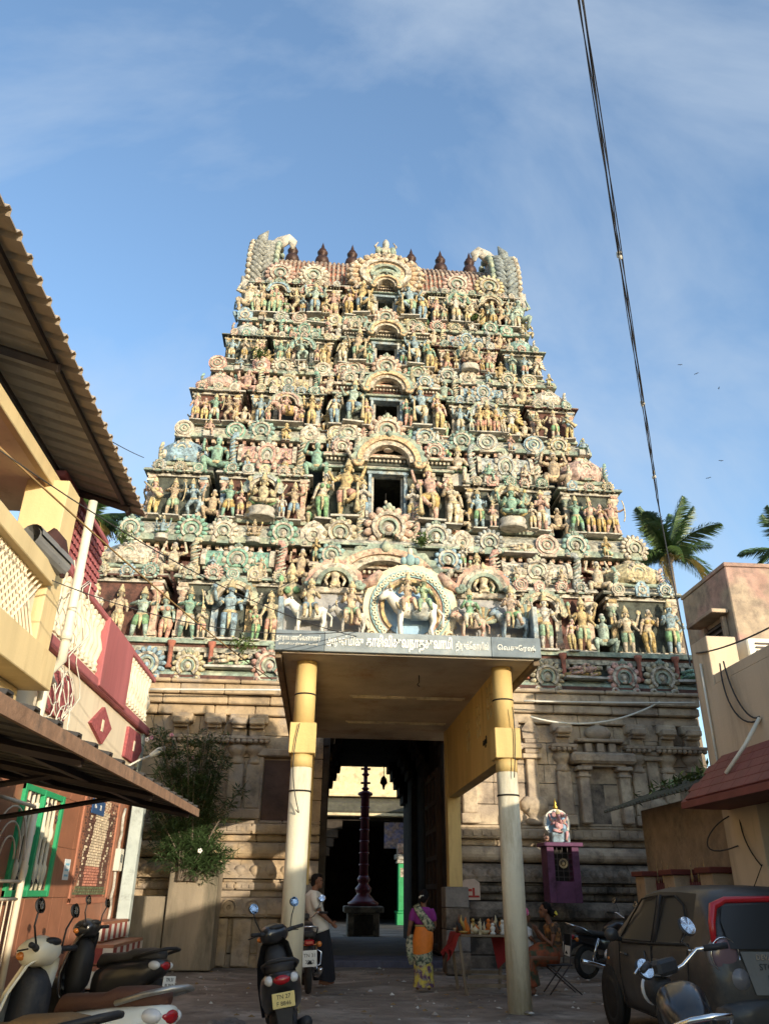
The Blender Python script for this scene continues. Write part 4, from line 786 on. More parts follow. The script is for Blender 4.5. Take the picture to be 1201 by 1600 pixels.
for z in (5.3, 5.85, 6.4): mb.tube([(0, 0, z), (0, 0, z+0.56)], 0.085, 8, 0); mb.box(-0.2, 0.2, -0.06, 0.06, z+0.28, z+0.36, 0, 0.02); mb.lathe([(0.1, z+0.04), (0.17, z+0.1), (0.1, z+0.16)], 10, 0)
mb.build('mast_arms', fmast, fm_)
mb = MB(); mb.box(-0.72, 0.72, -0.72, 0.72, 0, 0.14, 0, 0.02); mb.box(-0.6, 0.6, -0.6, 0.6, 0.14, 0.92, 0, 0.03); mb.box(-0.36, 0.36, -0.66, -0.55, 0.2, 0.86, 1, 0.02); mb.box(-0.75, 0.75, -0.75, 0.75, 0.92, 1.15, 0, 0.04); mb.build('pedestal', [stone_d, dark_st], fm_)
for i, (x, y) in enumerate(((2.28, 29.8), (2.75, 29.8))):
    o = empty('hanging_lamp', (x, y, 5.72), 0, ('small dark brass lamp hanging at the far end of the passage, left one', 'small dark brass lamp hanging at the far end of the passage, right one')[i], 'hanging lamp', 'lamps hanging in the passage')
    mb = MB(); mb.tube([(0, 0, 0), (0, 0, -0.45)], 0.015, 5, 0); mb.build('chain', dark_st, o)
    mb = MB(); mb.lathe([(0.02, -0.42), (0.1, -0.52), (0.14, -0.68), (0.06, -0.76), (0.03, -0.9), (0.001, -0.92)], 10, 0); mb.build('bowl', dark_st, o)

# loose grit and scraps on the street: nobody could count them
mb = MB(); r = random.Random(77)
for k in range(520):
    x, y = r.uniform(-3.6, 5.2), r.uniform(9.5, 18.8); s_ = r.choice([0.012, 0.018, 0.03, 0.045]); h_ = s_*r.uniform(0.1, 0.5); M_ = TR(x, y, 0.005) @ RZ(r.uniform(0, 6)) @ Matrix.Rotation(jit(0.15), 4, 'X')
    mb.add([(-s_, -s_*0.7, 0), (s_*0.8, -s_*0.5, 0), (s_, s_*0.6, 0), (-s_*0.7, s_*0.8, 0), (0, 0, h_+0.012)], [(0, 1, 4), (1, 2, 4), (2, 3, 4), (3, 0, 4)], r.choice([0, 0, 0, 1, 2]), False, M_)
o = mb.build('street_grit', [gmat, PM('dry_leaf', (0.20, 0.13, 0.06), bump=0), PM('paper_scrap', (0.45, 0.43, 0.38), bump=0)]); tag(o, 'loose grit, dry leaves and paper scraps on the street', 'litter', None, 'stuff')

sdh = empty('added_shade_hall', (10.5, 41, -0.18), 0, 'unseen pillared hall added right of the courtyard to shade the inner hall', 'hall')  # added out of view to shade the lower front of the inner hall
for nm, (x0, x1, y0, y1, z0, z1) in (('roof', (-4.6, 4, -7, 7.4, 5.9, 6.5)), ('rear_wall', (3.4, 3.9, -7, 7.4, 0, 5.895)), ('end_wall', (-4.3, 3.395, 6.9, 7.3, 0, 5.895))): mb = MB(); mb.box(x0, x1, y0, y1, z0, z1, 0, 0.02); mb.build(nm, hallw, sdh)
for i in range(6): mb = MB(); mb.box(-0.25, 0.25, -0.25, 0.25, 0, 5.89, 0, 0.03); mb.box(-0.4, 0.4, -0.4, 0.4, 5.4, 5.892, 0, 0.03); mb.build('pillar', stone_d, sdh, (-4.0, -6.5+2.5*i, 0))

# great wooden door leaves standing open against the passage walls
doorw = PM('old_dark_timber', (0.085, 0.05, 0.03), rough=0.8, var=0.3, scale=5, grime=0.3, bump=0.4, streak=True)
for q, x in ((1, XL1+0.03), (-1, XR0-0.03)):
    mb = MB(); mb.box(wx(x) if q > 0 else wx(x)-0.09, wx(x)+0.09 if q > 0 else wx(x), wy(20.95), wy(23.2), 0.12, 4.4, 0, 0.01); lf_ = mb.build('door_leaf', doorw, tower)
    for i in range(7):
        xx = wx(x)+q*0.09; mb = MB(); mb.box(min(xx, xx+q*0.05), max(xx, xx+q*0.05), wy(20.98), wy(23.17), 0.2+0.66*i, 0.32+0.66*i, 0, 0.01); mb.build('door_rail', doorw, lf_)
    for i in range(4):
        xx = wx(x)+q*0.09; yy = 21.0+0.7*i; mb = MB(); mb.box(min(xx, xx+q*0.045), max(xx, xx+q*0.045), wy(yy), wy(yy+0.1), 0.14, 4.38, 0, 0.01); mb.build('door_stile', doorw, lf_)
# ================================================================ entrance porch
yel = PM('yellow_paint', (0.52, 0.37, 0.15), rough=0.7, var=0.18, scale=2, grime=0.26, gcol=(0.20, 0.10, 0.03), gscale=0.8, bump=0.2, streak=True)
wht = PM('cream_paint', (0.64, 0.58, 0.43), rough=0.75, var=0.18, scale=2, grime=0.5, gcol=(0.30, 0.23, 0.14), gscale=1.4, bump=0.25, streak=True)
slabm = PM('ceiling_paint', (0.46, 0.40, 0.32), rough=0.85, var=0.2, scale=1.2, grime=0.36, gcol=(0.25, 0.12, 0.05), gscale=0.35, bump=0.25)
rawc = PM('raw_concrete', (0.17, 0.125, 0.085), var=0.3, grime=0.45, bump=0.4)
board = PM('slate_board', (0.24, 0.27, 0.28), rough=0.8, var=0.25, scale=3, grime=0.3, gcol=(0.34, 0.32, 0.28), gscale=1.2, bump=0.2)
boardd = PM('slate_board_dark', (0.15, 0.18, 0.20), rough=0.8, var=0.25, scale=3, grime=0.2, gcol=(0.3, 0.3, 0.28), bump=0.2)
lett = PM('white_lettering', (0.78, 0.76, 0.68), var=0.06, bump=0)
porch = empty('entrance_porch', (1.26, 12.25, 0), 0, 'yellow and cream entrance porch on round columns with sculpted parapet and lettered fascia', 'porch')
px_ = lambda x: x-1.26
py_ = lambda y: y-12.25
for x in (-0.31, 2.83):
    mb = MB(); mb.lathe([(0.165, -0.05), (0.158, 3.25)], 24, 0); col = mb.build('column', wht, porch, (px_(x), 0, 0))
    mb = MB(); mb.lathe([(0.163, 3.72), (0.16, 4.72)], 24, 0); mb.lathe([(0.164, 3.10), (0.164, 3.30)], 24, 0); mb.box(-0.2, 0.2, -0.2, 0.2, 3.29, 3.74, 0, 0.01); mb.build('column_head', yel, col)
    for z in (4.18, 2.75): mb = MB(); mb.lathe([(0.166, z), (0.172, z+0.012), (0.166, z+0.025)], 20, 0); mb.build('wire_tie', void, col)
for x in (-0.31, 2.86):
    th = 0.11; xm = px_(x)+(0.0 if x > 0 else 0.0)
    mb = MB()   # deep side beam with pierced slots near the front
    holes = [(0.55, 4.25), (0.80, 4.25), (1.55, 4.12), (1.80, 4.12), (2.6, 4.05), (2.85, 4.05)]
    zb, zt_ = 3.29, 4.72; y = 0.16; seg = sorted(holes)
    for hy, hz in seg:
        mb.box(xm-th, xm+th, y, hy-0.06, zb, zt_, 0); 
        mb.box(xm-th, xm+th, hy-0.06, hy+0.06, zb, hz-0.20, 0); mb.box(xm-th, xm+th, hy-0.06, hy+0.06, hz-0.015, hz+0.015, 0); mb.box(xm-th, xm+th, hy-0.06, hy+0.06, hz+0.18, hz+0.22, 0); mb.box(xm-th, xm+th, hy-0.06, hy+0.06, hz+0.36, zt_, 0); y = hy+0.06
    mb.box(xm-th, xm+th, y, 5.3, zb, zt_, 0); mb.build('side_beam', yel, porch)
    mb = MB(); mb.box(xm-0.14, xm+0.14, 5.3, 5.62, 1.55, zt_, 0, 0.01); bp = mb.build('rear_pillar', yel, porch)
    for i in range(4): mb = MB(); mb.box(xm-0.24, xm+0.24, 5.18+0.01*i, 5.8, 0.39*i, 0.39*i+0.38, 0, 0.015); mb.build('stone_block', [stone_d, PM('grey_block', (0.20, 0.18, 0.16), var=0.3, grime=0.4, bump=0.4)][i % 2], bp)
mb = MB(); mb.box(px_(-0.69), px_(3.24), py_(11.72), py_(19.0), 4.72, 4.9, 0, 0.01); slab = mb.build('roof_slab', [slabm], porch)
for a in (-0.80, 3.245): mb = MB(); mb.box(px_(a), px_(a+0.1), py_(11.8), py_(19.0), 4.66, 4.86, 0, 0.01); mb.build('slab_edge', rawc, slab)
for y in (2.2, 4.6):
    mb = MB(); mb.tube([(-0.75, y, 4.69), (0.25, y, 4.69)], 0.022, 8, 0); mb.tube([(0.45, y, 4.69), (1.3, y, 4.69)], 0.022, 8, 0); mb.box(-0.8, 1.35, y-0.03, y+0.03, 4.695, 4.719, 0); mb.build('tube_light', wht, slab)
mb = MB(); mb.tube([(0.3, 0.6, 4.72), (0.3, 0.6, 4.6)], 0.01, 5, 0); mb.tube([(0.3, 0.6, 4.6), (0.27, 0.6, 4.56), (0.31, 0.6, 4.53)], 0.01, 5, 0); mb.build('ceiling_hook', void, slab)
# fascia in three panels
fz0, fz1, fy = 4.74, 5.06, py_(11.70)
for i, (a, b, m_) in enumerate(((-0.80, -0.05, boardd), (-0.045, 2.55, board), (2.555, 3.34, boardd))):
    mb = MB(); mb.box(px_(a), px_(b), fy-0.06, fy+0.3, fz0, fz1, 0, 0.008); mb.build('fascia_panel', m_, porch)
TEXTS = []
def text(s, size, x, y, z, parent, mat, name='lettering', rx=pi/2, rz=0.0, bold=0.0, align='CENTER', ext=0.004, sx=1.0, fw=None):
    c = bpy.data.curves.new(name, 'FONT'); c.body = s; c.size = size; c.align_x = align; c.align_y = 'CENTER'; c.extrude = ext; c.offset = bold
    c.resolution_u = 3; c.materials.append(mat); o = bpy.data.objects.new(name, c); COL.objects.link(o); o.parent = parent; o.location = (x, y, z); o.rotation_euler = (rx, 0, rz); o.scale = (sx, 1, 1)
    if fw: o['fw'] = fw
    TEXTS.append(o); return o
ty = fy-0.066
tsp = []
def vis(w):   # Tamil written in visual order: the vowel signs that stand before their letter
    out = ''
    i = 0
    pre = {'\u0bc6': ('\u0bc6', ''), '\u0bc7': ('\u0bc7', ''), '\u0bc8': ('\u0bc8', ''), '\u0bca': ('\u0bc6', '\u0bbe'), '\u0bcb': ('\u0bc7', '\u0bbe')}
    for ch in w:
        if ch in pre: a, b = pre[ch]; out = out[:-1]+a+out[-1]+b
        else: out += ch
    return out
text(vis('அருள்மிகு'), 0.19, px_(0.27), ty, 4.90, porch, lett, sx=0.8, bold=0.002, fw=0.56)
text(vis('காசிவிசுவநாதசுவாமி'), 0.215, px_(1.27), ty, 4.905, porch, lett, sx=0.72, bold=0.006, fw=1.34)
text(vis('திருக்கோயில்'), 0.15, px_(2.25), ty, 4.885, porch, lett, sx=0.62, bold=0.001, fw=0.52)
text(vis('நாராயணவேளாளர்'), 0.11, px_(-0.45), ty, 4.93, porch, lett, sx=0.75, fw=0.68); text(vis('அன்பளிப்பு நினைவு உபயம்'), 0.045, px_(-0.45), ty, 4.84, porch, lett, fw=0.6)
text(vis('வெசுரேஷ்'), 0.105, px_(2.95), ty, 4.88, porch, lett, sx=0.8, fw=0.6)
text(vis('வழி'), 0.16, px_(2.86)-0.116, 1.15, 3.75, porch, void, rz=-pi/2)
# parapet panel behind the sculptures
pgr = PM('parapet_grey', (0.32, 0.31, 0.30), var=0.25, scale=2, grime=0.35, gscale=1.0, bump=0.35)
mb = MB(); mb.box(px_(-0.80), px_(3.34), py_(12.15), py_(12.3), 5.05, 5.62, 0, 0.01); mb.box(px_(-0.4), px_(3.1), py_(12.152), py_(12.298), 5.615, 5.86, 0, 0.01)
mb.box(px_(-0.80), px_(-0.72), py_(11.68), py_(12.3), 5.062, 5.62, 1, 0.01); mb.box(px_(3.26), px_(3.34), py_(11.68), py_(12.3), 5.062, 5.60, 1, 0.01); mb.box(px_(-0.80), px_(3.34), py_(11.68), py_(12.16), 4.905, 5.058, 0)
par = mb.build('parapet', [pgr, blue], porch)
for (a, b, z) in ((-0.42, 0.55, 5.86), (2.12, 3.12, 5.86)):
    mb = MB(); mb.box(px_(a), px_(b), py_(12.08), py_(12.32), z, z+0.10, 0, 0.015); mb.build('parapet_coping', cream, par)
# ring arch round the bull
mb = MB(); cx_, cz_ = px_(1.33), 5.62
for r0, r1, d, m_ in ((0.66, 0.78, 0.10, 1), (0.54, 0.665, 0.14, 2), (0.49, 0.545, 0.11, 3), (0.44, 0.495, 0.16, 4)): mb.arc((cx_, cz_), r0, r1, rad(-46), rad(226), py_(12.15)-d, py_(12.2), 30, m_)
for i in range(34):
    t = rad(-44)+rad(268)*i/33; mb.arc((cx_+0.60*cos(t), cz_+0.60*sin(t)), 0.018, 0.04, 0, 2*pi-0.001, py_(12.15)-0.165, py_(12.15)-0.13, 8, 1)
for i in range(24):
    t = rad(-30)+rad(240)*i/23; mb.ell((cx_+0.79*cos(t), py_(12.14), cz_+0.79*sin(t)), (0.035, 0.05, 0.035), 6, 5, 1)
mb.prism([(cx_+0.46*cos(t), max(5.07, cz_+0.46*sin(t))) for t in [2*pi*i/28 for i in range(28)]], py_(12.13), py_(12.16), 5)
mb.ell((cx_, py_(12.05), cz_+0.86), (0.09, 0.08, 0.11), 8, 6, 2); mb.ell((cx_, py_(12.05), cz_+1.0), (0.05, 0.05, 0.09), 7, 5, 1)
for q in (-1, 1): mb.ell((cx_+q*0.11, py_(12.05), cz_+0.84), (0.06, 0.06, 0.07), 7, 5, 2); mb.tube([(cx_+q*(0.62+0.09*(1-t/8)*cos(t)), py_(12.03), 5.16+0.09*(1-t/8)*sin(t)) for t in range(9)], 0.028, 6, 1)
skyb = PM('stucco_skyblue', (0.30, 0.44, 0.58), var=0.15, grime=0.25, bump=0.3)
mb.build('ring_arch', [greys, PM('stucco_cream_clean', (0.66, 0.55, 0.38), var=0.2, grime=0.3, bump=0.4), PM('stucco_bluegreen', (0.24, 0.36, 0.36), var=0.2, grime=0.35, bump=0.4), pink, ochre, skyb], par)
# flowing side scrolls of the parapet top with a bust under each
for q in (-1, 1):
    mb = MB(); bx_ = px_(1.33)+q*1.25
    mb.arc((bx_, 5.98), 0.30, 0.40, 0, pi, py_(12.05), py_(12.3), 16, 1); mb.arc((bx_, 5.98), 0.24, 0.305, 0, pi, py_(12.0), py_(12.3), 16, 2); mb.arc((bx_, 5.98), 0.40, 0.46, 0, pi, py_(12.1), py_(12.3), 30, 0, scal=0.1, ns=9)
    for e in (-1, 1): mb.tube([(bx_+e*(0.40+0.09*(1-t/8)*cos(t)), py_(12.0), 5.99-0.09*(1-t/8)*sin(t)) for t in range(9)], 0.04, 7, 2)
    mb.prism([(bx_+0.25*cos(t), 5.98+0.25*sin(t)) for t in [pi*i/12 for i in range(13)]], py_(12.2), py_(12.28), 3); mb.tube([(bx_-q*0.45, py_(12.05), 5.98), (bx_-q*0.62, py_(12.05), 6.08), (bx_-q*0.75, py_(12.05), 6.25)], [0.07, 0.1, 0.05], 8, 0)
    mb.build('scroll_arch', [pink, cream, green, void], par)
    mb = MB(); figure(mb, (0, 0, -0.33), 0.88, legs=[((-0.07, 0, 0.4), (-0.07, 0, 0.38)), ((0.07, 0, 0.4), (0.07, 0, 0.38))], arms=[((0.19, -0.02, 0.5), (0.15, -0.08, 0.4)), ((-0.19, -0.02, 0.5), (-0.15, -0.08, 0.4))], skirt=False)
    inst('statue', mb.mesh('statue_bust', SM), par, (bx_, py_(12.1), 5.96), 0, 1, (0.66, 0.55, 0.38))
# animals with riders
RIDE = [((-0.1, -0.14, 0.02), (-0.1, -0.17, -0.2)), ((0.1, -0.14, 0.03), (0.14, -0.17, -0.16))]
def rider(mb, o, s, arms=None, crown=1, female=False): figure(mb, o, s, hip=(0, 0, 0.06), sh=(0, 0, 0.32), legs=RIDE, arms=arms or [((0.17, -0.03, 0.2), (0.1, -0.15, 0.26)), ((-0.17, -0.03, 0.2), (-0.12, -0.15, 0.30))], crown=crown, female=female)
white_s = PM('stucco_white', (0.70, 0.66, 0.56), var=0.15, grime=0.28, bump=0.3)
def vehicle(name, x, s, kind, d, mats, riders, z=5.06):
    mb = MB(); beast(mb, s, kind, d)
    me = mb.mesh(name, mats); o = inst(name, me, par, (px_(x), py_(11.93), z), 0, 1, (0.66, 0.62, 0.52))
    for rx_, rs, kw, colr in riders:
        mr = MB(); rider(mr, (0, 0, 0), rs, **kw); inst('statue', mr.mesh('statue_rider', SM), o, (rx_, -0.06, s*0.72), 0, 1, colr)
    return o
vehicle('bull_statue', 1.36, 0.82, 'bull', 1, [white_s, blue, orn_s, green], [(-0.09, 0.84, {}, (0.66, 0.50, 0.33)), (0.17, 0.78, dict(crown=1, female=True), (0.42, 0.52, 0.30))])
vehicle('horse_statue', -0.32, 0.62, 'horse', 1, [white_s, pink, orn_s, green], [(0.02, 0.85, dict(crown=2), (0.60, 0.48, 0.30))])
vehicle('mouse_statue', 0.36, 0.52, 'bull', 1, [greys, pink, orn_s, green], [(0.0, 0.92, dict(crown=2), (0.62, 0.46, 0.3))])
vehicle('swan_statue', 2.30, 0.50, 'bird', 1, [pink, ochre, orn_s, green], [(-0.02, 0.85, dict(female=True), (0.25, 0.45, 0.28))])
vehicle('peacock_statue', 2.98, 0.56, 'bird', 1, [blue, green, orn_s, ochre], [(-0.02, 0.9, {}, (0.64, 0.48, 0.36))])
for i, (x, z, c) in enumerate(((2.72, 5.92, (0.3, 0.44, 0.3)), (2.92, 5.90, (0.6, 0.42, 0.3)))):
    mb = MB(); figure(mb, (0, 0, -0.28), 0.6, legs=[((-0.07, 0, 0.4), (-0.07, 0, 0.38)), ((0.07, 0, 0.4), (0.07, 0, 0.38))], arms=[((0.19, -0.02, 0.5), (0.15, -0.08, 0.4)), ((-0.19, -0.02, 0.5), (-0.15, -0.08, 0.4))], skirt=False, crown=3); inst('statue', mb.mesh('statue_bust', SM), par, (px_(x), py_(12.15), z), 0, 1, c)
for x in (-0.62, -0.25, 0.05): place('lady', par, px_(x), py_(12.55), 5.05, 1.45)
# ================================================================ houses on the left
lcream = PM('house_cream', (0.68, 0.58, 0.43), rough=0.8, var=0.12, scale=1.5, grime=0.2, gcol=(0.36, 0.26, 0.16), gscale=0.7, bump=0.15, streak=True)
lyel = PM('house_yellow', (0.62, 0.48, 0.26), rough=0.8, var=0.12, scale=1.5, grime=0.18, gcol=(0.35, 0.22, 0.1), gscale=0.7, bump=0.15, streak=True)
lmar = PM('house_maroon', (0.37, 0.115, 0.12), rough=0.75, var=0.2, scale=2, grime=0.2, gcol=(0.2, 0.09, 0.08), bump=0.2, streak=True)
lmarr = PM('roughcast_maroon', (0.34, 0.09, 0.095), rough=0.95, var=0.3, scale=14, bump=1.0, bscale=45)
sheet = PM('sheet_underside', (0.34, 0.28, 0.22), rough=0.7, var=0.15, grime=0.2, gscale=0.6, bump=0.1)
steel = PM('dark_steel', (0.06, 0.045, 0.042), rough=0.6, var=0.25, bump=0.1)
terr = PM('terracotta_tile', (0.30, 0.125, 0.07), rough=0.45, var=0.16, scale=3, grime=0.15, gcol=(0.16, 0.06, 0.04), gscale=1.2, bump=0.08, spec=0.4)
pipew = PM('pvc_pipe', (0.62, 0.58, 0.48), rough=0.5, var=0.08, bump=0.03, grime=0.15)
wirem = PM('black_wire', (0.03, 0.028, 0.028), rough=0.6, var=0.1, bump=0)
wirew = PM('white_wire', (0.6, 0.58, 0.5), rough=0.6, var=0.1, bump=0)
# ---- nearer house: cream upper veranda under a corrugated roof
h1 = empty('veranda_house', (-5.0, 6.5, 0), 0, 'cream and yellow house at far left with corrugated metal roof over its veranda', 'house')
o1 = Vector((-5.0, 6.5, 0))
def bx(par, name, x0, x1, y0, y1, z0, z1, mat, ch=0.01, org=None):
    org = org if org is not None else Vector(par.location); mb = MB(); mb.box(x0-org.x, x1-org.x, y0-org.y, y1-org.y, z0-org.z, z1-org.z, 0, ch); return mb.build(name, mat, par)
def roof_sheet(mb, x0, z0, x1, z1, y0, y1, pitch, depth, mat=0, t=0.012):
    n = int((y1-y0)/pitch); vs = []; ys_ = []
    for i in range(n):
        y = y0+i*pitch; ys_ += [(y, 0), (y+pitch*0.62, 0), (y+pitch*0.72, depth), (y+pitch*0.9, depth)]
    ys_.append((y0+n*pitch, 0)); nrm = Vector((-(z1-z0), 0, x1-x0)).normalized(); nrm = nrm if nrm.z > 0 else -nrm
    for (x, z) in ((x0, z0), (x1, z1)):
        for tt in (0, t):
            for y, d in ys_: vs.append(Vector((x, y, z))+nrm*(d+tt))
    m = len(ys_); fs = []
    for i in range(m-1):
        fs += [(i, i+1, 2*m+i+1, 2*m+i), (m+i, 3*m+i, 3*m+i+1, m+i+1), (i, m+i, m+i+1, i+1), (2*m+i, 2*m+i+1, 3*m+i+1, 3*m+i)]
    fs += [(0, 2*m, 3*m, m), (m-1, 2*m-1, 4*m-1, 3*m-1)]; mb.add(vs, fs, mat)
mb = MB(); roof_sheet(mb, -2.95-o1.x, 6.72, -6.6-o1.x, 7.85, 2.0-o1.y, 11.35-o1.y, 0.292, 0.05); rf = mb.build('corrugated_roof', sheet, h1)
for x in (-3.22, -4.15, -5.2):
    z = 6.72+(-2.95-x)*0.3096; mb = MB(); mb.box(x-o1.x-0.03, x-o1.x+0.03, 2.0-o1.y, 11.3-o1.y, z-0.075, z-0.012, 0); mb.build('purlin', steel, rf)
for y in (7.4, 11.0):
    mb = MB(); a = Vector((-3.15-o1.x, y-o1.y, 6.70)); b = Vector((-6.4-o1.x, y-o1.y, 7.72-0.02)); mb.tube([a, b], 0.06, 4, 0, sm=False); mb.build('rafter', steel, rf)
bx(h1, 'ceiling_slab', -8, -3.80, 2.0, 10.4, 6.30, 6.42, lcream); bx(h1, 'slab_beam', -3.80, -3.70, 2.0, 10.42, 6.20, 6.40, lyel)
bx(h1, 'rear_wall', -8.2, -6.0, 2.0, 10.4, 0.0, 6.28, lcream)
pl = bx(h1, 'pillar', -4.05, -3.5, 9.35, 9.85, 3.9, 6.29, lyel)
bx(h1, 'parapet_beam', -3.66, -3.42, 2.0, 9.35, 4.80, 5.02, lyel); bx(h1, 'floor_slab', -6.0, -3.40, 2.0, 9.9, 3.62, 4.05, lyel); bx(h1, 'lower_wall', -6.0, -3.75, 2.0, 9.8, 0.0, 3.62, lyel)
mb = MB()   # diamond lattice of the veranda parapet
for i in range(60):
    y = 2.0+i*0.125
    for s in (-1, 1):
        p0 = Vector((-3.54, y, 4.05)); p1 = Vector((-3.54, y+s*0.75, 4.80))
        if 2.0 <= p1.y <= 9.35: mb.tube([p0-o1, p1-o1], 0.018, 4, 0, sm=False)
tag(mb.build('diamond_lattice', lcream, h1), None, None, None, 'stuff'); bx(h1, 'lattice_backing', -3.64, -3.60, 2.0, 9.3, 4.05, 4.80, lcream)
mb = MB()   # pierced maroon screen behind the pillar
for i in range(22):
    for j in range(8):
        y = 6.0+i*0.16+(0.08 if j % 2 else 0); z = 4.9+j*0.15; mb.box(-4.9-o1.x, -4.8-o1.x, y-o1.y, y+0.11-o1.y, z, z+0.10, 0)
mb.box(-4.98-o1.x, -4.9-o1.x, 6.0-o1.y, 9.6-o1.y, 4.5, 6.15, 0); tag(mb.build('pierced_screen', lmar, h1), None, None, None, 'stuff')
# pipe down the corner
dp = [(-3.36, 9.98, 6.3), (-3.36, 9.98, 4.28), (-3.40, 10.1, 4.08), (-3.58, 10.25, 3.95), (-3.60, 10.25, 3.70), (-3.60, 10.25, 2.6)]
mb = MB(); mb.tube([Vector(p)-o1 for p in dp], 0.062, 10, 0); 
for z in (4.3, 3.72, 3.1): mb.lathe([(0.075, 0), (0.075, 0.12)], 10, 0, Vector((-3.36 if z > 4 else -3.60, 9.98 if z > 4 else 10.25, z))-o1)
mb.build('drain_pipe', pipew, h1)
mb = MB(); mb.tube([Vector(p)-o1 for p in ((-3.60, 10.25, 3.95), (-3.75, 10.6, 4.05), (-3.95, 11.6, 4.10))], 0.05, 10, 0); mb.build('branch_pipe', pipew, h1)
# rolled mat and dark cloth hung on the parapet beam
mb = MB(); n = 26; R0 = [(0.16-0.0022*i, 0.42*i) for i in range(n)]
for i in range(n-1):
    (ra, ta), (rb_, tb) = R0[i], R0[i+1]; mb.add([(ra*cos(ta), 0, ra*sin(ta)), (rb_*cos(tb), 0, rb_*sin(tb)), (rb_*cos(tb), 0.75, rb_*sin(tb)), (ra*cos(ta), 0.75, ra*sin(ta))], [(0, 1, 2, 3)], 0, True)
o = mb.build('rolled_mat', PM('grey_mat', (0.16, 0.16, 0.16), var=0.2, bump=0.2)); o.location = (-3.56, 8.65, 5.18); o.rotation_euler = (rad(-8), 0, rad(-14)); tag(o, 'grey rolled mat lying on the yellow veranda parapet', 'mat')
mb = MB(); mb.tube([(0, 0, 0.05), (0.06, 0.1, 0.12), (0.1, 0.25, 0.08), (0.14, 0.38, -0.1), (0.15, 0.42, -0.3)], [0.05, 0.12, 0.13, 0.11, 0.04], 8, 0, flat=0.6); mb.tube([(0.02, 0.1, 0.1), (0.1, 0.15, 0.0), (0.14, 0.2, -0.2)], [0.08, 0.09, 0.03], 7, 0)
o = mb.build('cloth', PM('dark_brown_cloth', (0.05, 0.022, 0.02), var=0.3, bump=0.4)); o.location = (-3.5, 8.95, 5.22); tag(o, 'dark brown cloth hung over the parapet beside the rolled mat', 'cloth')
# ---- lower sheet awning in front of the houses
aw = empty('sheet_awning', (-4.0, 6.5, 2.4), 0, 'dark metal sheet awning with rusty edge low over the parked scooters', 'awning'); oa = Vector((-4.0, 6.5, 2.4))
mb = MB(); roof_sheet(mb, -1.46-oa.x, 2.25-oa.z, -4.05-oa.x, 2.72-oa.z, 3.0-oa.y, 10.02-oa.y, 0.39, 0.06); mb.build('metal_sheet', PM('dark_sheet', (0.045, 0.04, 0.036), rough=0.7, var=0.3, grime=0.3, bump=0.15), aw)
mb = MB(); mb.box(-1.46-oa.x, -1.435-oa.x, 3.0-oa.y, 10.03-oa.y, 2.20-oa.z, 2.285-oa.z, 0); mb.build('edge_strip', PM('rusty_strip', (0.26, 0.15, 0.09), rough=0.8, var=0.35, scale=5, grime=0.4, bump=0.3), aw)
mb = MB(); mb.tube([(-1.47-oa.x, 10.02-oa.y, 2.23-oa.z), (-4.05-oa.x, 10.02-oa.y, 2.70-oa.z)], 0.03, 4, 0, sm=False); mb.build('end_bar', steel, aw)
for y in (5.2, 7.5, 9.7):
    mb = MB(); mb.tube([(-1.5-oa.x, y-oa.y, 2.20-oa.z), (-4.02-oa.x, y-oa.y, 2.66-oa.z)], 0.035, 4, 0, sm=False); mb.tube([(-2.4-oa.x, y-oa.y, 2.36-oa.z), (-4.02-oa.x, y-oa.y, 2.06-oa.z)], 0.028, 4, 0, sm=False); mb.build('bracket', steel, aw)
for x in (-2.1, -3.1): z = 2.25+(-1.46-x)*0.1815; mb = MB(); mb.box(x-0.03-oa.x, x+0.03-oa.x, 3.0-oa.y, 10.0-oa.y, z-0.055-oa.z, z-0.008-oa.z, 0); mb.build('purlin', steel, aw)
aw.rotation_euler.x = 0.014; aw.location.z -= 0.04
# ---- further house: tiled ground floor, balcony with balusters
h2 = empty('balcony_house', (-5.5, 14.2, 0), 0, 'cream and maroon house with baluster balcony and red tiled ground floor beside the temple', 'house'); o2 = Vector((-5.5, 14.2, 0))
XF = -4.0
bx(h2, 'wall', -8.0, XF, 10.0, 18.0, 0.0, 4.52, lcream); bx(h2, 'end_pilaster', -4.2, XF+0.05, 17.85, 18.12, 0.0, 4.7, PM('grey_green_paint', (0.36, 0.40, 0.38), var=0.15, grime=0.3, bump=0.2))
bx(h2, 'maroon_band', -4.3, XF+0.10, 10.0, 18.2, 4.52, 4.70, lmar, 0.02); bx(h2, 'balcony_floor', -8.0, XF+0.02, 10.0, 18.15, 4.70, 4.78, lcream)
rail = bx(h2, 'hand_rail', -4.12, XF+0.08, 10.0, 18.2, 5.72, 5.84, lmar, 0.02); bx(h2, 'rear_wall', -8.0, -6.2, 10.0, 18.0, 4.78, 6.9, lcream)
bm = MB(); bm.box(-0.07, 0.07, -0.07, 0.07, 0, 0.08, 0, 0.01); bm.lathe([(0.06, 0.08), (0.085, 0.13), (0.055, 0.18), (0.095, 0.30), (0.115, 0.40), (0.085, 0.52), (0.05, 0.62), (0.045, 0.72), (0.075, 0.78), (0.075, 0.84)], 10, 0); bm.box(-0.07, 0.07, -0.07, 0.07, 0.84, 0.94, 0, 0.01)
bme = bm.mesh('baluster', lcream); y = 10.2
while y < 18.1:
    if not 13.55 < y < 15.65: inst('baluster', bme, h2, Vector((-4.02, y, 4.78))-o2)
    y += 0.255
bx(h2, 'maroon_panel', -4.10, XF+0.13, 13.6, 15.6, 4.56, 5.80, lmar, 0.02)
mb = MB()     # pierced screen above the rail
for i in range(16):
    for j in range(8):
        yy = 10.35+i*0.155+(0.078 if j % 2 else 0); z = 5.86+j*0.125; mb.box(-4.08-o2.x, -3.98-o2.x, yy-o2.y, yy+0.115-o2.y, z, z+0.085, 0)
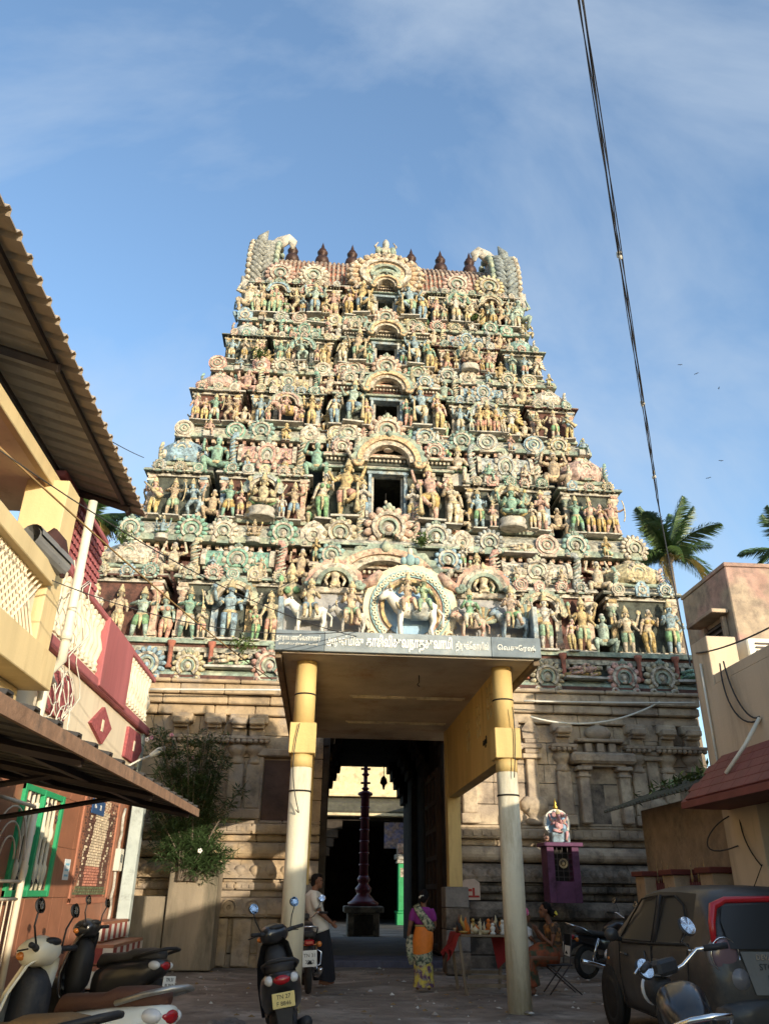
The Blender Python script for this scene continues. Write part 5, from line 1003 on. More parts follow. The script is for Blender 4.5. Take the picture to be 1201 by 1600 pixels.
mb.box(-4.14-o2.x, -4.085-o2.x, 10.3-o2.y, 12.85-o2.y, 5.842, 6.95, 0); tag(mb.build('pierced_screen', lmar, h2), None, None, None, 'stuff')
bx(h2, 'screen_coping', -4.2, -3.93, 10.3, 12.9, 6.86, 6.96, lmar, 0.02)
# rough-cast maroon ornaments on the wall
def plaque(pts, d=0.06):
    P = [at(x, y, X=XF+d) for x, y in pts]; mb = MB(); n = len(P); F_ = [p-o2 for p in P]; B_ = [p-o2-Vector((d+0.02, 0, 0)) for p in P]
    mb.add(F_+B_, [tuple(range(n)), tuple(range(n, 2*n))[::-1]]+[(i, i+n, (i+1) % n+n, (i+1) % n) for i in range(n)], 0); return mb.build('wall_ornament', lmarr, h2)
for pts, bs in ((((66, 1080), (83, 1043), (114, 1060), (117, 1097), (100, 1127), (68, 1107)), None), (((143, 1129), (165, 1105), (175, 1139), (160, 1163)), (161, 1134)), (((203, 1135), (220, 1148), (222, 1173), (211, 1194), (195, 1182)), (210, 1166))):
    po = plaque(pts)
    if bs: c = at(*bs, X=XF+0.07)-o2; m2 = MB(); m2.box(c.x-0.03, c.x+0.006, c.y-0.05, c.y+0.05, c.z-0.10, c.z+0.10, 0); m2.build('ornament_boss', lcream, po)
# tiled ground floor, each panel a tile
yy = 10.35
while yy < 17.6:
    wd = 0.62
    for (z0, z1) in ((0.02, 0.60), (0.605, 1.30), (1.305, 2.0), (2.005, 2.7), (2.705, 3.3)):
        win = 11.3 < yy+wd/2 < 13.1 and 1.3 < (z0+z1)/2 < 3.0; mur = 14.5 < yy+wd/2 < 16.6 and 1.3 < (z0+z1)/2 < 3.0
        if win or mur: continue
        mb = MB(); mb.box(XF+0.003-o2.x, XF+0.028+jit(0.003)-o2.x, yy-o2.y, yy+wd-0.006-o2.y, z0, z1, 0, 0.003); mb.build('wall_tile', terr, h2)
    yy += wd
# window with green frame, balustered white bars and dark grille
wn_ = bx(h2, 'window', XF-0.02, XF+0.012, 11.13, 13.18, 1.32, 2.7, PM('dark_glass', (0.03, 0.03, 0.03), rough=0.2, var=0.2, bump=0), 0)
grnf = PM('green_frame', (0.03, 0.30, 0.12), rough=0.5, var=0.15, bump=0.05)
for (a, b, c, d) in ((11.28, 11.38, 1.32, 2.7), (12.10, 12.18, 1.32, 2.7), (12.98, 13.08, 1.32, 2.7), (11.28, 13.08, 1.32, 1.4), (11.28, 13.08, 2.62, 2.7)): bx(wn_, 'frame_bar', XF, XF+(0.075 if d-c > 1 else 0.07), a, b, c, d, grnf, 0.005, org=o2)
for y in (11.56, 11.75, 11.93, 12.35, 12.54, 12.73): mb = MB(); mb.lathe([(0.02, 1.4), (0.03, 1.5), (0.05, 1.62), (0.05, 1.70), (0.028, 1.74), (0.028, 2.05), (0.05, 2.10), (0.05, 2.18), (0.03, 2.24), (0.02, 2.62)], 8, 0, Vector((XF+0.035, y, 0))-o2); mb.build('window_bar', wht, wn_)
mb = MB()
for y0, y1 in ((11.40, 12.08), (12.20, 12.96)):
    for z0, z1 in ((1.42, 1.6), (2.26, 2.6)):
        for i in range(12):
            a = Vector((XF+0.03, random.uniform(y0, y1), random.uniform(z0, z1))); b = a+Vector((0, jit(0.14), jit(0.14))); mb.tube([a-o2, (a+b)/2-o2+Vector((0.02, jit(0.03), jit(0.03))), b-o2], 0.012, 5, 0)
tag(mb.build('scroll_grille', steel, wn_), None, None, None, 'stuff')
# stone mosaic panel: many small pale stones in rows over red ground, fan of darker ones below
mp_ = bx(h2, 'mosaic_panel', XF-0.01, XF+0.010, 14.35, 16.7, 1.30, 2.9, PM('mosaic_ground', (0.19, 0.06, 0.04), var=0.3, bump=0.4), 0)
sm_ = [PM('mosaic_pale', (0.58, 0.47, 0.33), var=0.3, scale=8, bump=0.3), PM('mosaic_rose', (0.45, 0.19, 0.13), var=0.3, scale=8, bump=0.3), PM('mosaic_dark', (0.12, 0.06, 0.045), var=0.3, scale=8, bump=0.3), PM('mosaic_green', (0.12, 0.13, 0.07), var=0.3, scale=8, bump=0.3)]
mb = MB(); r_ = random.Random(5); z = 1.34
while z < 2.88:
    y = 14.42
    while y < 16.62:
        l = r_.uniform(0.05, 0.09); t = (y-14.42)/2.2; cen = abs(t-0.5-0.05*sin(z*3))
        m_ = 3 if z < 1.44 else (1 if (z < 1.75 and cen < 0.22) else (0 if cen < 0.2+0.03*r_.random() else (2 if cen > 0.38 else (0 if r_.random() < 0.35 and cen > 0.3 else 2))))
        mb.box(XF+0.008-o2.x, XF+0.022+r_.random()*0.012-o2.x, y-o2.y, y+l-0.012-o2.y, z, z+0.036, m_); y += l
    z += 0.045
tag(mb.build('mosaic_stones', sm_, mp_), None, None, None, 'stuff')
for (a, b, c, d) in ((14.28, 14.36, 1.22, 2.95), (16.7, 16.8, 1.22, 2.95), (14.28, 16.8, 1.20, 1.29)): bx(h2, 'panel_frame', XF, XF+0.05, a, b, c, d, PM('frame_tile', (0.36, 0.15, 0.09), var=0.15, bump=0.05), 0.005)
bx(h2, 'ground_band', XF, XF+0.035, 10.4, 17.7, 0.0, 0.012, terr, 0)
nt = bx(h2, 'paper_notice', XF+0.03, XF+0.036, 13.75, 14.05, 1.55, 1.85, PM('paper', (0.62, 0.66, 0.66), var=0.05, bump=0), 0)
for z in (1.6, 1.68, 1.76): bx(nt, 'print_line', XF+0.0365, XF+0.038, 13.8, 14.0, z, z+0.03, PM('blue_print', (0.2, 0.42, 0.55), var=0.1, bump=0), 0, org=o2)
np_ = bx(h2, 'number_plate', XF+0.03, XF+0.05, 14.75, 15.6, 2.62, 2.86, PM('blue_plate', (0.03, 0.08, 0.2), rough=0.4, var=0.1, bump=0), 0.005)
text('21', 0.12, XF+0.053-o2.x, 15.3-o2.y, 2.74, np_, lett, rz=pi/2, ext=0.002); text('No', 0.09, XF+0.053-o2.x, 14.95-o2.y, 2.74, np_, lett, rz=pi/2, ext=0.002)
# entrance recess: meter box, post, steps with red and white risers
bx(h2, 'door_post', -3.86, -3.62, 17.35, 17.6, 0.0, 3.3, PM('pale_green_post', (0.40, 0.44, 0.41), var=0.15, grime=0.25, bump=0.15)); mb_ = bx(h2, 'meter_box', XF+0.03, XF+0.14, 16.95, 17.25, 1.75, 2.15, pipew); bx(mb_, 'meter_window', XF+0.141, XF+0.145, 17.02, 17.18, 1.9, 2.05, wn_.data.materials[0], 0, org=o2)
mb = MB(); pts = [Vector((XF+0.06, 17.1+0.05*sin(i*2.2), 0.5+0.16*i))-o2 for i in range(16)]; mb.tube(pts, 0.03, 7, 0); mb.build('cable_loom', greys, h2)
st = empty('entrance_steps', (-3.6, 16.1, 0), 0, 'house entrance steps with red and white striped risers behind the scooters', 'steps'); os_ = Vector((-3.6, 16.1, 0)); rw_ = [PM('step_red', (0.26, 0.06, 0.05), var=0.2, bump=0.1), PM('step_white', (0.55, 0.52, 0.45), var=0.15, grime=0.2, bump=0.1)]
for i, (x0, y0, y1, z0, z1) in enumerate(((-2.9, 14.6, 17.3, 0, 0.30), (-3.3, 15.0, 17.4, 0.31, 0.60), (-3.62, 15.4, 17.5, 0.61, 0.92))):
    tr = bx(st, 'tread', -4.0+0.03, x0, y0, y1, z0, z1, terr, 0.01)
    for k in range(10):
        a = y0+(y1-y0)*k/10; bx(tr, 'riser_stripe', x0+0.001, x0+0.006, a, a+(y1-y0)/10-0.004, z0+0.02, z1-0.05, rw_[k % 2], 0, org=os_)
    for k in range(4): a = -3.97+(x0+3.97)*k/4; bx(tr, 'riser_stripe', a, a+(x0+3.97)/4-0.004, y0-0.006, y0-0.001, z0+0.02, z1-0.05, rw_[k % 2], 0, org=os_)
# cream metal gate with arcs
gt = empty('metal_gate', (-3.8, 10.6, 0.3), 0, 'cream metal gate with curved grille bars at the left edge under the awning', 'gate'); og = Vector((-3.8, 10.6, 0.3))
for nme, pts, r in [('frame_bar', ((-3.78, 9.9, 0.1), (-3.78, 9.9, 2.45)), 0.025), ('frame_bar', ((-3.78, 11.35, 0.1), (-3.78, 11.35, 2.45)), 0.045), ('frame_bar', ((-3.78, 9.9, 2.4), (-3.78, 11.35, 2.4)), 0.025), ('frame_bar', ((-3.78, 9.9, 1.5), (-3.78, 11.35, 1.5)), 0.02), ('frame_bar', ((-3.78, 9.9, 1.3), (-3.78, 11.35, 1.3)), 0.02)]:
    mb = MB(); mb.tube([Vector(p)-og for p in pts], r, 6, 0); mb.build(nme, lcream, gt)
for r in (0.25, 0.42, 0.6): mb = MB(); mb.tube([Vector((-3.78, 10.65+r*cos(t), 1.75+r*sin(t)))-og for t in [pi*i/14 for i in range(15)]], 0.012, 5, 0); mb.build('curved_bar', lcream, gt)
for i in range(7): mb = MB(); y = 10.1+0.18*i; mb.tube([Vector((-3.78, y, 0.1))-og, Vector((-3.78, y, 1.3))-og], 0.01, 5, 0); mb.build('upright_bar', lcream, gt)
# street lamp bracket on the wall end
lp = empty('wall_lamp', (XF+0.05, 16.4, 3.2), 0, 'white gooseneck street lamp fixed on the maroon and cream balcony house', 'lamp')
mb = MB(); mb.tube([(0, 0, -0.2), (0, 0, 0.15), (0.05, 0.1, 0.42), (0.2, 0.5, 0.62), (0.35, 0.9, 0.78)], 0.022, 8, 0); mb.build('arm', pipew, lp)
mb = MB(); mb.tube([(0.33, 0.85, 0.76), (0.42, 1.15, 0.90), (0.5, 1.45, 1.02)], [0.05, 0.08, 0.05], 8, 0, flat=0.45); mb.build('head', pipew, lp)
# tangle of white cable
mb = MB(); rr = random.Random(2)
for k in range(5):
    c = Vector((XF+0.1, 11.6+rr.uniform(-0.5, 0.5), 3.75+rr.uniform(-0.2, 0.35))); mb.tube([c+Vector((0.02*k, 0.28*cos(t)*rr.uniform(0.8, 1.2), 0.3*sin(t)*rr.uniform(0.8, 1.2))) for t in [2*pi*i/18 for i in range(22)]], 0.009, 5, 0)
for k in range(5): y = 11.2+0.3*k; mb.tube([Vector((XF+0.12, y+0.3*sin(i*1.3+k), 5.9-0.22*i)) for i in range(11)], 0.009, 5, 0)
o = mb.build('cable_tangle', wirew); tag(o, 'tangle of loose white cable hanging on the balcony house wall', 'cable')
# ================================================================ houses on the right
rcream = PM('right_house_cream', (0.52, 0.41, 0.29), rough=0.85, var=0.12, scale=1.2, grime=0.42, gcol=(0.30, 0.23, 0.16), gscale=0.6, bump=0.2, streak=True)
rtile = PM('maroon_tile', (0.17, 0.045, 0.04), rough=0.6, var=0.2, bump=0.15)
rplas = PM('peeling_plaster', (0.40, 0.31, 0.22), var=0.3, scale=1.4, grime=0.6, gcol=(0.14, 0.11, 0.09), gscale=0.6, alt=(0.40, 0.25, 0.20), altth=0.5, bump=0.35)
darkw = PM('garage_dark', (0.03, 0.026, 0.024), var=0.2, bump=0.1)
h3 = empty('cream_house', (6.5, 6.5, 0), 0, 'plain cream house on the right with maroon tiled window awning', 'house'); o3 = Vector((6.5, 6.5, 0))
XR = 5.6
bx(h3, 'upper_wall', XR, 9.0, 9.15, 11.25, 2.64, 4.18, rcream); bx(h3, 'terrace_wall', XR, 9.0, -9.0, 9.148, 2.64, 3.42, rcream); bx(h3, 'corner_post', XR-0.002, 6.05, 10.75, 11.27, 2.64, 4.91, rcream); bx(h3, 'parapet', XR+0.02, 5.87, 9.16, 10.745, 4.185, 4.33, rcream)
bx(h3, 'corner_pillar', XR+0.02, 6.16, 10.28, 11.22, 0.0, 2.64, rcream); bx(h3, 'low_wall', XR+0.02, 5.9, -9.0, 10.28, 0.0, 1.15, rcream); bx(h3, 'rear_wall', 7.1, 9.0, -9.0, 11.2, 0.0, 2.64, darkw); bx(h3, 'middle_pillar', XR+0.02, 6.0, 5.4, 5.9, 1.15, 2.64, rcream)
for y in (6.7, 7.6, 8.4, 9.3): bx(h3, 'window_bar', XR+0.12, XR+0.16, y, y+0.04, 1.15, 2.64, darkw, 0)
prof = [(XR-0.66, 2.50), (XR+0.01, 2.50), (XR+0.01, 3.18), (XR-0.01, 3.18), (XR-0.66, 2.58)]
mb = MB(); P = [(x, z) for x, z in prof]; n = len(P); V = [Vector((x, 1.5, z))-o3 for x, z in P]+[Vector((x, 10.98, z))-o3 for x, z in P]
mb.add(V, [tuple(range(n)), tuple(range(n, 2*n))[::-1]]+[(i, i+n, (i+1) % n+n, (i+1) % n) for i in range(n)], 0); awn = mb.build('tiled_awning', rtile, h3)
tm = MB(); tm.box(-0.075, 0.075, -0.16, 0.16, -0.012, 0.012, 0, 0.006); tme = tm.mesh('roof_tile', rtile); ang = math.atan2(0.60, 0.65)
for j in range(5):
    for i in range(24): t = (j+0.5)/5; inst('roof_tile', tme, awn, Vector((XR-0.66+0.65*t-0.012, 3.3+0.32*i+(0.16 if j % 2 else 0), 2.58+0.60*t+0.014))-o3, 0, None, None, (0, -ang-0.08, 0))
mb = MB(); mb.tube([Vector(p)-o3 for p in ((XR-0.03, 11.0, 4.55), (XR-0.03, 11.0, 2.7))], 0.018, 6, 0); mb.build('conduit', pipew, h3)
bx(h3, 'switch_box', XR-0.1, XR-0.002, 10.95, 11.2, 2.58, 2.88, pipew)
mb = MB(); mb.tube([Vector(p)-o3 for p in ((XR-0.45, 10.0, 2.84), (XR-0.2, 9.85, 3.18), (XR-0.02, 9.7, 3.5))], 0.025, 7, 0); mb.build('white_pipe', pipew, h3)
for k, pts in enumerate((((XR-0.02, 10.34, 4.41), (XR-0.06, 10.23, 3.88), (XR-0.05, 9.91, 3.44), (XR-0.03, 9.69, 3.51)), ((XR-0.02, 10.45, 4.41), (XR-0.08, 10.45, 3.77), (XR-0.06, 10.07, 3.39), (XR-0.03, 9.69, 3.48)), ((XR-0.02, 11.09, 4.74), (XR-0.04, 10.45, 4.58), (XR-0.02, 9.69, 4.52), (XR-0.02, 9.05, 4.50)))):
    mb = MB(); mb.tube(bez(*pts), 0.012, 5, 0); o = mb.build('wall_cable', wirem, h3); o.location = -o3
for k, pts in enumerate((((XR+0.03, 10.77, 2.37), (XR-0.04, 10.66, 2.15), (XR-0.03, 10.55, 1.94), (XR-0.02, 10.34, 1.78)), ((XR+0.0, 10.99, 2.42), (XR-0.3, 11.20, 2.26), (XR-0.4, 11.42, 1.83), (XR+0.0, 10.88, 2.04)))):
    mb = MB(); mb.tube(bez(*pts), 0.01, 5, 0); o = mb.build('wall_cable', wirem, h3); o.location = -o3
ac = empty('air_conditioner', (6.65, 10.95, 4.19), 0, 'white air conditioner unit on the roof of the right cream house', 'air conditioner')
mb = MB(); mb.box(-0.42, 0.5, -0.18, 0.2, 0.06, 0.72, 0, 0.02); mb.build('case', pipew, ac)
for i in range(9): mb = MB(); mb.box(-0.3, 0.42, -0.2, -0.185, 0.14+0.06*i, 0.165+0.06*i, 0); mb.build('grille_slat', steel, ac)
for x in (-0.3, 0.35): mb = MB(); mb.box(x-0.04, x+0.04, -0.2, 0.22, 0.0, 0.058, 0); mb.build('foot', steel, ac)
# taller building behind
h4 = empty('plaster_building', (9.5, 16, 0), 0, 'taller weathered pink plaster building behind the right cream house', 'building'); o4 = Vector((9.5, 16, 0))
bx(h4, 'wall', 8.1, 14.0, 14.27, 16.35, 0.0, 7.56, rplas, 0.02); bx(h4, 'parapet', 8.08, 14.02, 14.25, 16.37, 7.562, 7.65, rplas)
wd_ = bx(h4, 'window', 8.092, 8.097, 14.65, 15.4, 5.67, 6.53, void, 0)
for k in range(7): bx(wd_, 'shutter_slat', 8.04, 8.09, 14.66, 15.39, 5.72+0.118*k, 5.765+0.118*k, steel, 0, org=o4)
for (a, b, c, d) in ((14.56, 14.65, 5.58, 6.58), (15.4, 15.49, 5.58, 6.58), (14.56, 15.49, 5.58, 5.665)): bx(wd_, 'window_frame', 8.0, 8.09, a, b, c, d, rplas, 0.005, org=o4)
bx(h4, 'window_hood', 7.73, 8.09, 14.42, 15.62, 6.61, 6.69, rplas)
# shed with mossy corrugated roof between house and temple
sh = empty('shed', (6.2, 12.5, 0), 0, 'low shed with mossy corrugated roof between the right house and the temple', 'shed'); os2 = Vector((6.2, 12.5, 0))
mossr = PM('mossy_sheet', (0.09, 0.08, 0.06), var=0.4, scale=3, grime=0.5, gcol=(0.06, 0.075, 0.03), bump=0.4)
bx(sh, 'wall', 5.95, 8.4, 11.3, 15.0, 0.0, 2.85, PM('shed_plaster', (0.26, 0.19, 0.13), var=0.3, grime=0.5, gscale=0.4, bump=0.4))
mb = MB(); roof_sheet(mb, 5.4-os2.x, 2.83, 7.9-os2.x, 3.72, 11.35-os2.y, 15.4-os2.y, 0.15, 0.035); mb.build('corrugated_roof', mossr, sh)
# gate posts, spiked gate and small flower pots
gw = empty('gate_wall', (5.2, 12.0, 0), 0, 'low cream yard wall with maroon capped posts and spiked gate behind the car', 'gate wall'); ow = Vector((5.2, 12.0, 0))
gcr = PM('gate_cream', (0.36, 0.26, 0.17), var=0.2, grime=0.3, bump=0.2); gred = PM('gate_red', (0.12, 0.03, 0.025), rough=0.6, var=0.2, bump=0.1)
bx(gw, 'base_wall', 5.52, 5.77, 11.4, 14.6, 0.0, 0.95, gcr)
for y in (11.5, 12.8, 14.0):
    b_ = bx(gw, 'post', 5.47, 5.82, y, y+0.4, 0.0, 1.72, gcr); bx(b_, 'post_cap', 5.42, 5.87, y-0.05, y+0.45, 1.72, 1.8, gred, 0.01, org=ow)
text('11', 0.14, 5.467-ow.x, 13.0-ow.y, 1.5, gw, wirem, rz=-pi/2)
for i in range(9):
    for y0 in (12.0, 13.3): y = y0+0.075*i; mb = MB(); mb.tube([Vector((5.64, y, 0.95))-ow, Vector((5.64, y, 1.62))-ow], 0.018, 5, 0); mb.tube([Vector((5.64, y, 1.62))-ow, Vector((5.64, y, 1.95 if i % 3 == 1 else 1.72))-ow], [0.016, 0.002], 5, 0 if i % 3 != 1 else 1); mb.build('gate_spike', [gred, ochre], gw)
# ================================================================ palms, oleander, weeds
def LEAF(name, col, trans=0.25, rough=0.45, var=0.35):
    m = PM(name, col, rough=rough, var=var, scale=5, bump=0, spec=0.4); p = m.node_tree.nodes['Principled BSDF']
    p.inputs['Transmission Weight'].default_value = 0.0; return m
palmg = LEAF('palm_leaf', (0.055, 0.10, 0.03)); palmy = LEAF('palm_dry', (0.26, 0.20, 0.06)); bark = PM('palm_bark', (0.15, 0.12, 0.09), var=0.3, scale=6, bump=0.5)
def frond_mesh(droop, L_, seed, mat):
    r = random.Random(seed); mb = MB(); n = 26; pts = []
    for i in range(n+1):
        t = i/n; pts.append(Vector((L_*t*(1-0.18*droop*t), 0.05*sin(t*3), L_*(0.25*t-0.62*droop*t*t))))
    mb.tube(pts, [0.045*(1-0.85*i/n) for i in range(n+1)], 5, 0)
    for i in range(2, n*3):
        t = i/(n*3); k = t*n; a = pts[int(k)].lerp(pts[min(int(k)+1, n)], k-int(k)); ln = L_*0.27*(sin(pi*min(1, 0.12+0.9*t))**0.6)*r.uniform(0.85, 1.1)
        for s in (-1, 1):
            d = Vector((0.55, s*0.75, -0.30-0.45*r.random())).normalized(); w = Vector((0.028, 0, 0.012)); e = a+d*ln; m_ = a+d*ln*0.5+Vector((0, 0, 0.03)); e = e+Vector((0, 0, -0.12*ln))
            mb.add([a-w*0.5, a+w*0.5, m_+w, e, m_-w], [(0, 1, 2, 4), (4, 2, 3)], 0)
    return mb.mesh('frond', mat)
FR = [frond_mesh(0.35, 3.3, 1, palmg), frond_mesh(0.8, 3.5, 2, palmg), frond_mesh(1.25, 3.3, 3, palmg), frond_mesh(1.7, 2.6, 4, palmy)]
def palm(x, y, z, s, seed, label, lean=0.0):
    r = random.Random(seed); e = empty('coconut_palm', (x, y, 0), 0, label, 'palm', 'coconut palms behind the temple')
    mb = MB(); mb.tube([(lean, 0, -0.2), (lean*0.7, 0, z*0.3), (lean*0.2, 0.1, z*0.7), (0, 0, z)], [0.26, 0.2, 0.16, 0.14], 10, 0); mb.build('trunk', bark, e)
    mb = MB(); mb.ell((0, 0, z), (0.3, 0.3, 0.4), 8, 6, 0); mb.build('crown_base', bark, e)
    for i in range(21):
        k = 0 if i < 6 else (1 if i < 13 else (2 if i < 18 else 3)); inst('frond', FR[k], e, (0, 0, z+0.1), 0, s*r.uniform(0.85, 1.1), None, (jit(0.25), -rad((62, 30, 5, -15)[k])+jit(0.2), 2*pi*i*0.382+jit(0.3)))
palm(17.5, 36, 17.3, 1.0, 1, 'coconut palm with drooping fronds right of the tower, fully in view')
palm(25.9, 38, 18.5, 1.0, 2, 'coconut palm cut off by the right edge of the picture')
palm(-11.6, 34, 17.0, 1.15, 3, 'coconut palm behind the left house roof, left of the tower')
# oleander bush
ole = LEAF('oleander_leaf', (0.05, 0.085, 0.03)); ol = empty('oleander_bush', (-2.65, 17.9, 1.7), 0, 'tall dark green oleander bush growing from the cement planter before the stone wall', 'bush')
r = random.Random(4); st_ = MB(); lf = MB(); tips = []
for i in range(70):
    a = r.uniform(0, 2*pi); top = Vector((r.gauss(-0.25, 0.55), r.gauss(0, 0.38), r.uniform(0.9, 3.25)))
    if 34 < i < 50: top = Vector((r.uniform(0.1, 1.0), r.uniform(-0.5, 0.1), r.uniform(0.2, 1.2)))
    if i in (30, 31, 32, 33): top = Vector((r.uniform(-1.2, -0.6), r.uniform(-0.3, 0.2), r.uniform(0.3, 1.8)))
    top.x = max(-1.25, min(1.1, top.x)); pts = bez((r.uniform(-0.2, 0.2), r.uniform(-0.1, 0.1), -0.1), (top.x*0.2, top.y*0.2, top.z*0.4), (top.x*0.7, top.y*0.7, top.z*0.75), top, 7); st_.tube(pts, [0.022*(1-0.1*k) for k in range(8)], 5, 0)
    for k in range(26):
        t = r.uniform(0.35, 1.0); q = pts[min(7, int(t*7))]+Vector((r.gauss(0, 0.09), r.gauss(0, 0.09), r.gauss(0, 0.08)))
        for j in range(7):
            an = 2*pi*j/7+r.random(); el = r.uniform(-0.5, 0.9); d = Vector((cos(an)*cos(el), sin(an)*cos(el), sin(el))); ln = r.uniform(0.14, 0.24); w = d.cross(Vector((0, 0, 1))).normalized()*0.017; e = q+d*ln+Vector((0, 0, -0.02)); m_ = q+d*ln*0.5
            lf.add([q, m_+w, e, m_-w], [(0, 1, 2, 3)], 0)
    tips.append(top)
st_.build('stems', bark, ol); tag(lf.build('leaves', ole, ol), None, None, None, 'stuff')
for i in (3, 9, 15, 21, 28, 36): mb = MB(); [mb.ell((0.03*cos(k*1.26), -0.02, 0.03*sin(k*1.26)), (0.022, 0.012, 0.022), 6, 4, 0) for k in range(5)]; mb.build('flower', PM('oleander_flower' if i % 2 else 'oleander_white', (0.7, 0.3, 0.38) if i % 2 else (0.75, 0.72, 0.66), var=0.05, bump=0), ol, tips[i]+Vector((0, -0.12, 0.03)))
# cement planters in front of the stone wall
cem = PM('stained_cement', (0.29, 0.235, 0.165), var=0.3, scale=1.3, grime=0.62, gcol=(0.07, 0.065, 0.045), gscale=0.5, bump=0.35, streak=True)
mb = MB(); mb.box(-0.5, 0.5, -0.4, 0.45, 0, 1.86, 0, 0.015); o = mb.build('cement_planter', cem, None, (-2.53, 18.35, 0)); tag(o, 'tall stained cement planter box under the oleander bush', 'planter')
mb = MB(); mb.box(-0.48, 0.46, -0.35, 0.5, 0, 1.31, 0, 0.015); o = mb.build('cement_block', cem, None, (-3.52, 18.4, 0)); tag(o, 'lower stained cement block between the planter and the house post', 'cement block')
# weeds rooted in the tower
weed = LEAF('weed_leaf', (0.075, 0.12, 0.03))
for i, (x, y, z, s, lab) in enumerate(((-2.1, 19.0, 6.75, 0.75, 'weed tuft sprouting from the lowest tower band left of the porch'), (-5.6, 19.35, 9.75, 0.6, 'weed tuft growing below the tower cornice at the far left'), (2.45, 19.3, 10.0, 0.5, 'weed tuft over the arch above the porch bull'), (5.0, 22.4, 20.6, 0.45, 'weed tuft on the top tier right of the small top door'), (-2.7, 21.3, 17.5, 0.6, 'weed tuft on the tower cornice left of the upper doors'), (8.2, 18.9, 3.0, 0.6, 'dark weed tuft on the stone base beside the shed roof'))):
    r = random.Random(i+40); mb = MB()
    for k in range(150):
        a = r.uniform(0, 2*pi); el = r.uniform(0.1, 1.4); q = Vector((cos(a)*cos(el), sin(a)*cos(el)*0.6-0.1, sin(el)))*r.uniform(0.1, 0.6)*s; d = Vector((r.gauss(0, 1), r.gauss(0, 1), r.gauss(0.3, 0.8))).normalized(); w = d.cross(Vector((0.3, 0.2, 1))).normalized()*0.022; l = r.uniform(0.08, 0.17); mb.add([q, q+d*l*0.5+w, q+d*l, q+d*l*0.5-w], [(0, 1, 2, 3)], 0)
    for k in range(6): a = r.uniform(0, 2*pi); mb.tube([(0, 0.1, -0.05), (cos(a)*0.2*s, -0.1*s, 0.3*s)], 0.008, 4, 0)
    o = mb.build('weed', weed, None, (x, y, z)); tag(o, lab, 'weed', 'weeds on the temple stonework')
mb = MB(); r = random.Random(9)
for k in range(420):
    q = Vector((r.uniform(0, 1.4), r.uniform(-1.6, 1.7), 0)); q.z = 0.05+q.x*0.36+r.random()*0.18; d = Vector((r.gauss(0, 1), r.gauss(0, 1), r.gauss(0.2, 0.7))).normalized(); w = d.cross(Vector((0.3, 0.2, 1))).normalized()*0.025; l = r.uniform(0.1, 0.22); mb.add([q, q+d*l*0.5+w, q+d*l, q+d*l*0.5-w], [(0, 1, 2, 3)], 0)
o = mb.build('creeper', weed, None, (5.95, 13.6, 2.95)); tag(o, 'green creeper spreading over the mossy shed roof', 'creeper', None, 'stuff')
# ================================================================ wires and birds
def wire(name, pts, r, mat, label, cat='wire', n=5):
    mb = MB(); mb.tube(pts, r, n, 0); o = mb.build(name, mat); tag(o, label, cat); return o
a = Vector((1.6, 3.2, 7.2)); b = Vector((8.7, 18.2, 10.6))
A0 = at(902, -30, Y=5.0); B0 = at(1030, 800, Y=17.5); C0 = at(1078, 1040, Y=11.35)
main = sag(A0, B0, 0.25, 30)
cb = empty('cable_bundle', A0, 0, 'thick black cable bundle crossing the sky at the upper right', 'cable')
for k in range(4):
    mb = MB(); mb.tube([p-A0+Vector((0.028*cos(k*1.7+i*0.35)*(1 if i < 29 else 0.2), 0.02*sin(i*0.4+k), 0.028*sin(k*1.7+i*0.35))) for i, p in enumerate(main)], 0.008 if k else 0.013, 5, 0); mb.build('strand', wirem, cb)
for i in (9, 18, 25): mb = MB(); [mb.ell(main[i]-A0+Vector((jit(0.03), jit(0.03), jit(0.07))), (0.03, 0.03, 0.045), 6, 5, 0) for _ in range(4)]; mb.build('cable_clamp', greys, cb)
wire('drop_cable', sag(B0, C0, 0.35, 18), 0.014, wirem, 'black cable dropping from the bundle to the right cream house', 'cable')
P0, P1 = at(-10, 690, Y=6.0), at(425, 1062, Y=16.5)
wire('brown_cable', sag(P0, P1, 0.1, 16), 0.011, PM('brown_cable', (0.30, 0.19, 0.08), var=0.15, bump=0), 'brown cable running from the left house across the tower front', 'cable')
wire('thin_wire', sag(at(-5, 700, Y=6.0), at(560, 995, Y=11.7), 0.25, 16), 0.007, wirem, 'thin black wire from the left house to the porch parapet')
wire('thin_wire', sag(at(20, 880, Y=9), at(560, 985, Y=11.6), 0.35, 16), 0.007, wirem, 'thin black wire sagging below the brown cable to the porch')
wire('thin_wire', sag(at(120, 655, Y=11), at(225, 715, Y=19), 0.05, 10), 0.010, wirem, 'thin wire from the corrugated roof tip to the tower')
wire('thin_wire', sag(at(300, 955, Y=13), at(470, 900, Y=12), 0.15, 12), 0.006, wirem, 'thin black wire curving up to the rider at the left parapet end')
wire('white_cable', sag(at(818, 1095, Y=18.7), at(1085, 1098, Y=18.5), 0.02, 12), 0.022, wirew, 'straight white conduit under the right side of the tower eave', 'cable')
wire('white_cable', sag(at(828, 1120, Y=18.6), at(1030, 1097, Y=18.6), 0.32, 14), 0.024, wirew, 'sagging white cable across the right stone wall', 'cable')
wire('white_cable', sag(at(235, 1077, Y=18.8), at(440, 1078, Y=18.8), 0.0, 10), 0.025, wirew, 'white conduit under the left side of the tower eave', 'cable')
wire('black_wire', bez(at(468, 1130, Y=12.0), at(440, 1230, Y=12.0), at(480, 1290, Y=12.0), at(462, 1265, Y=12.0)), 0.008, wirem, 'black wire looped down the left porch column')
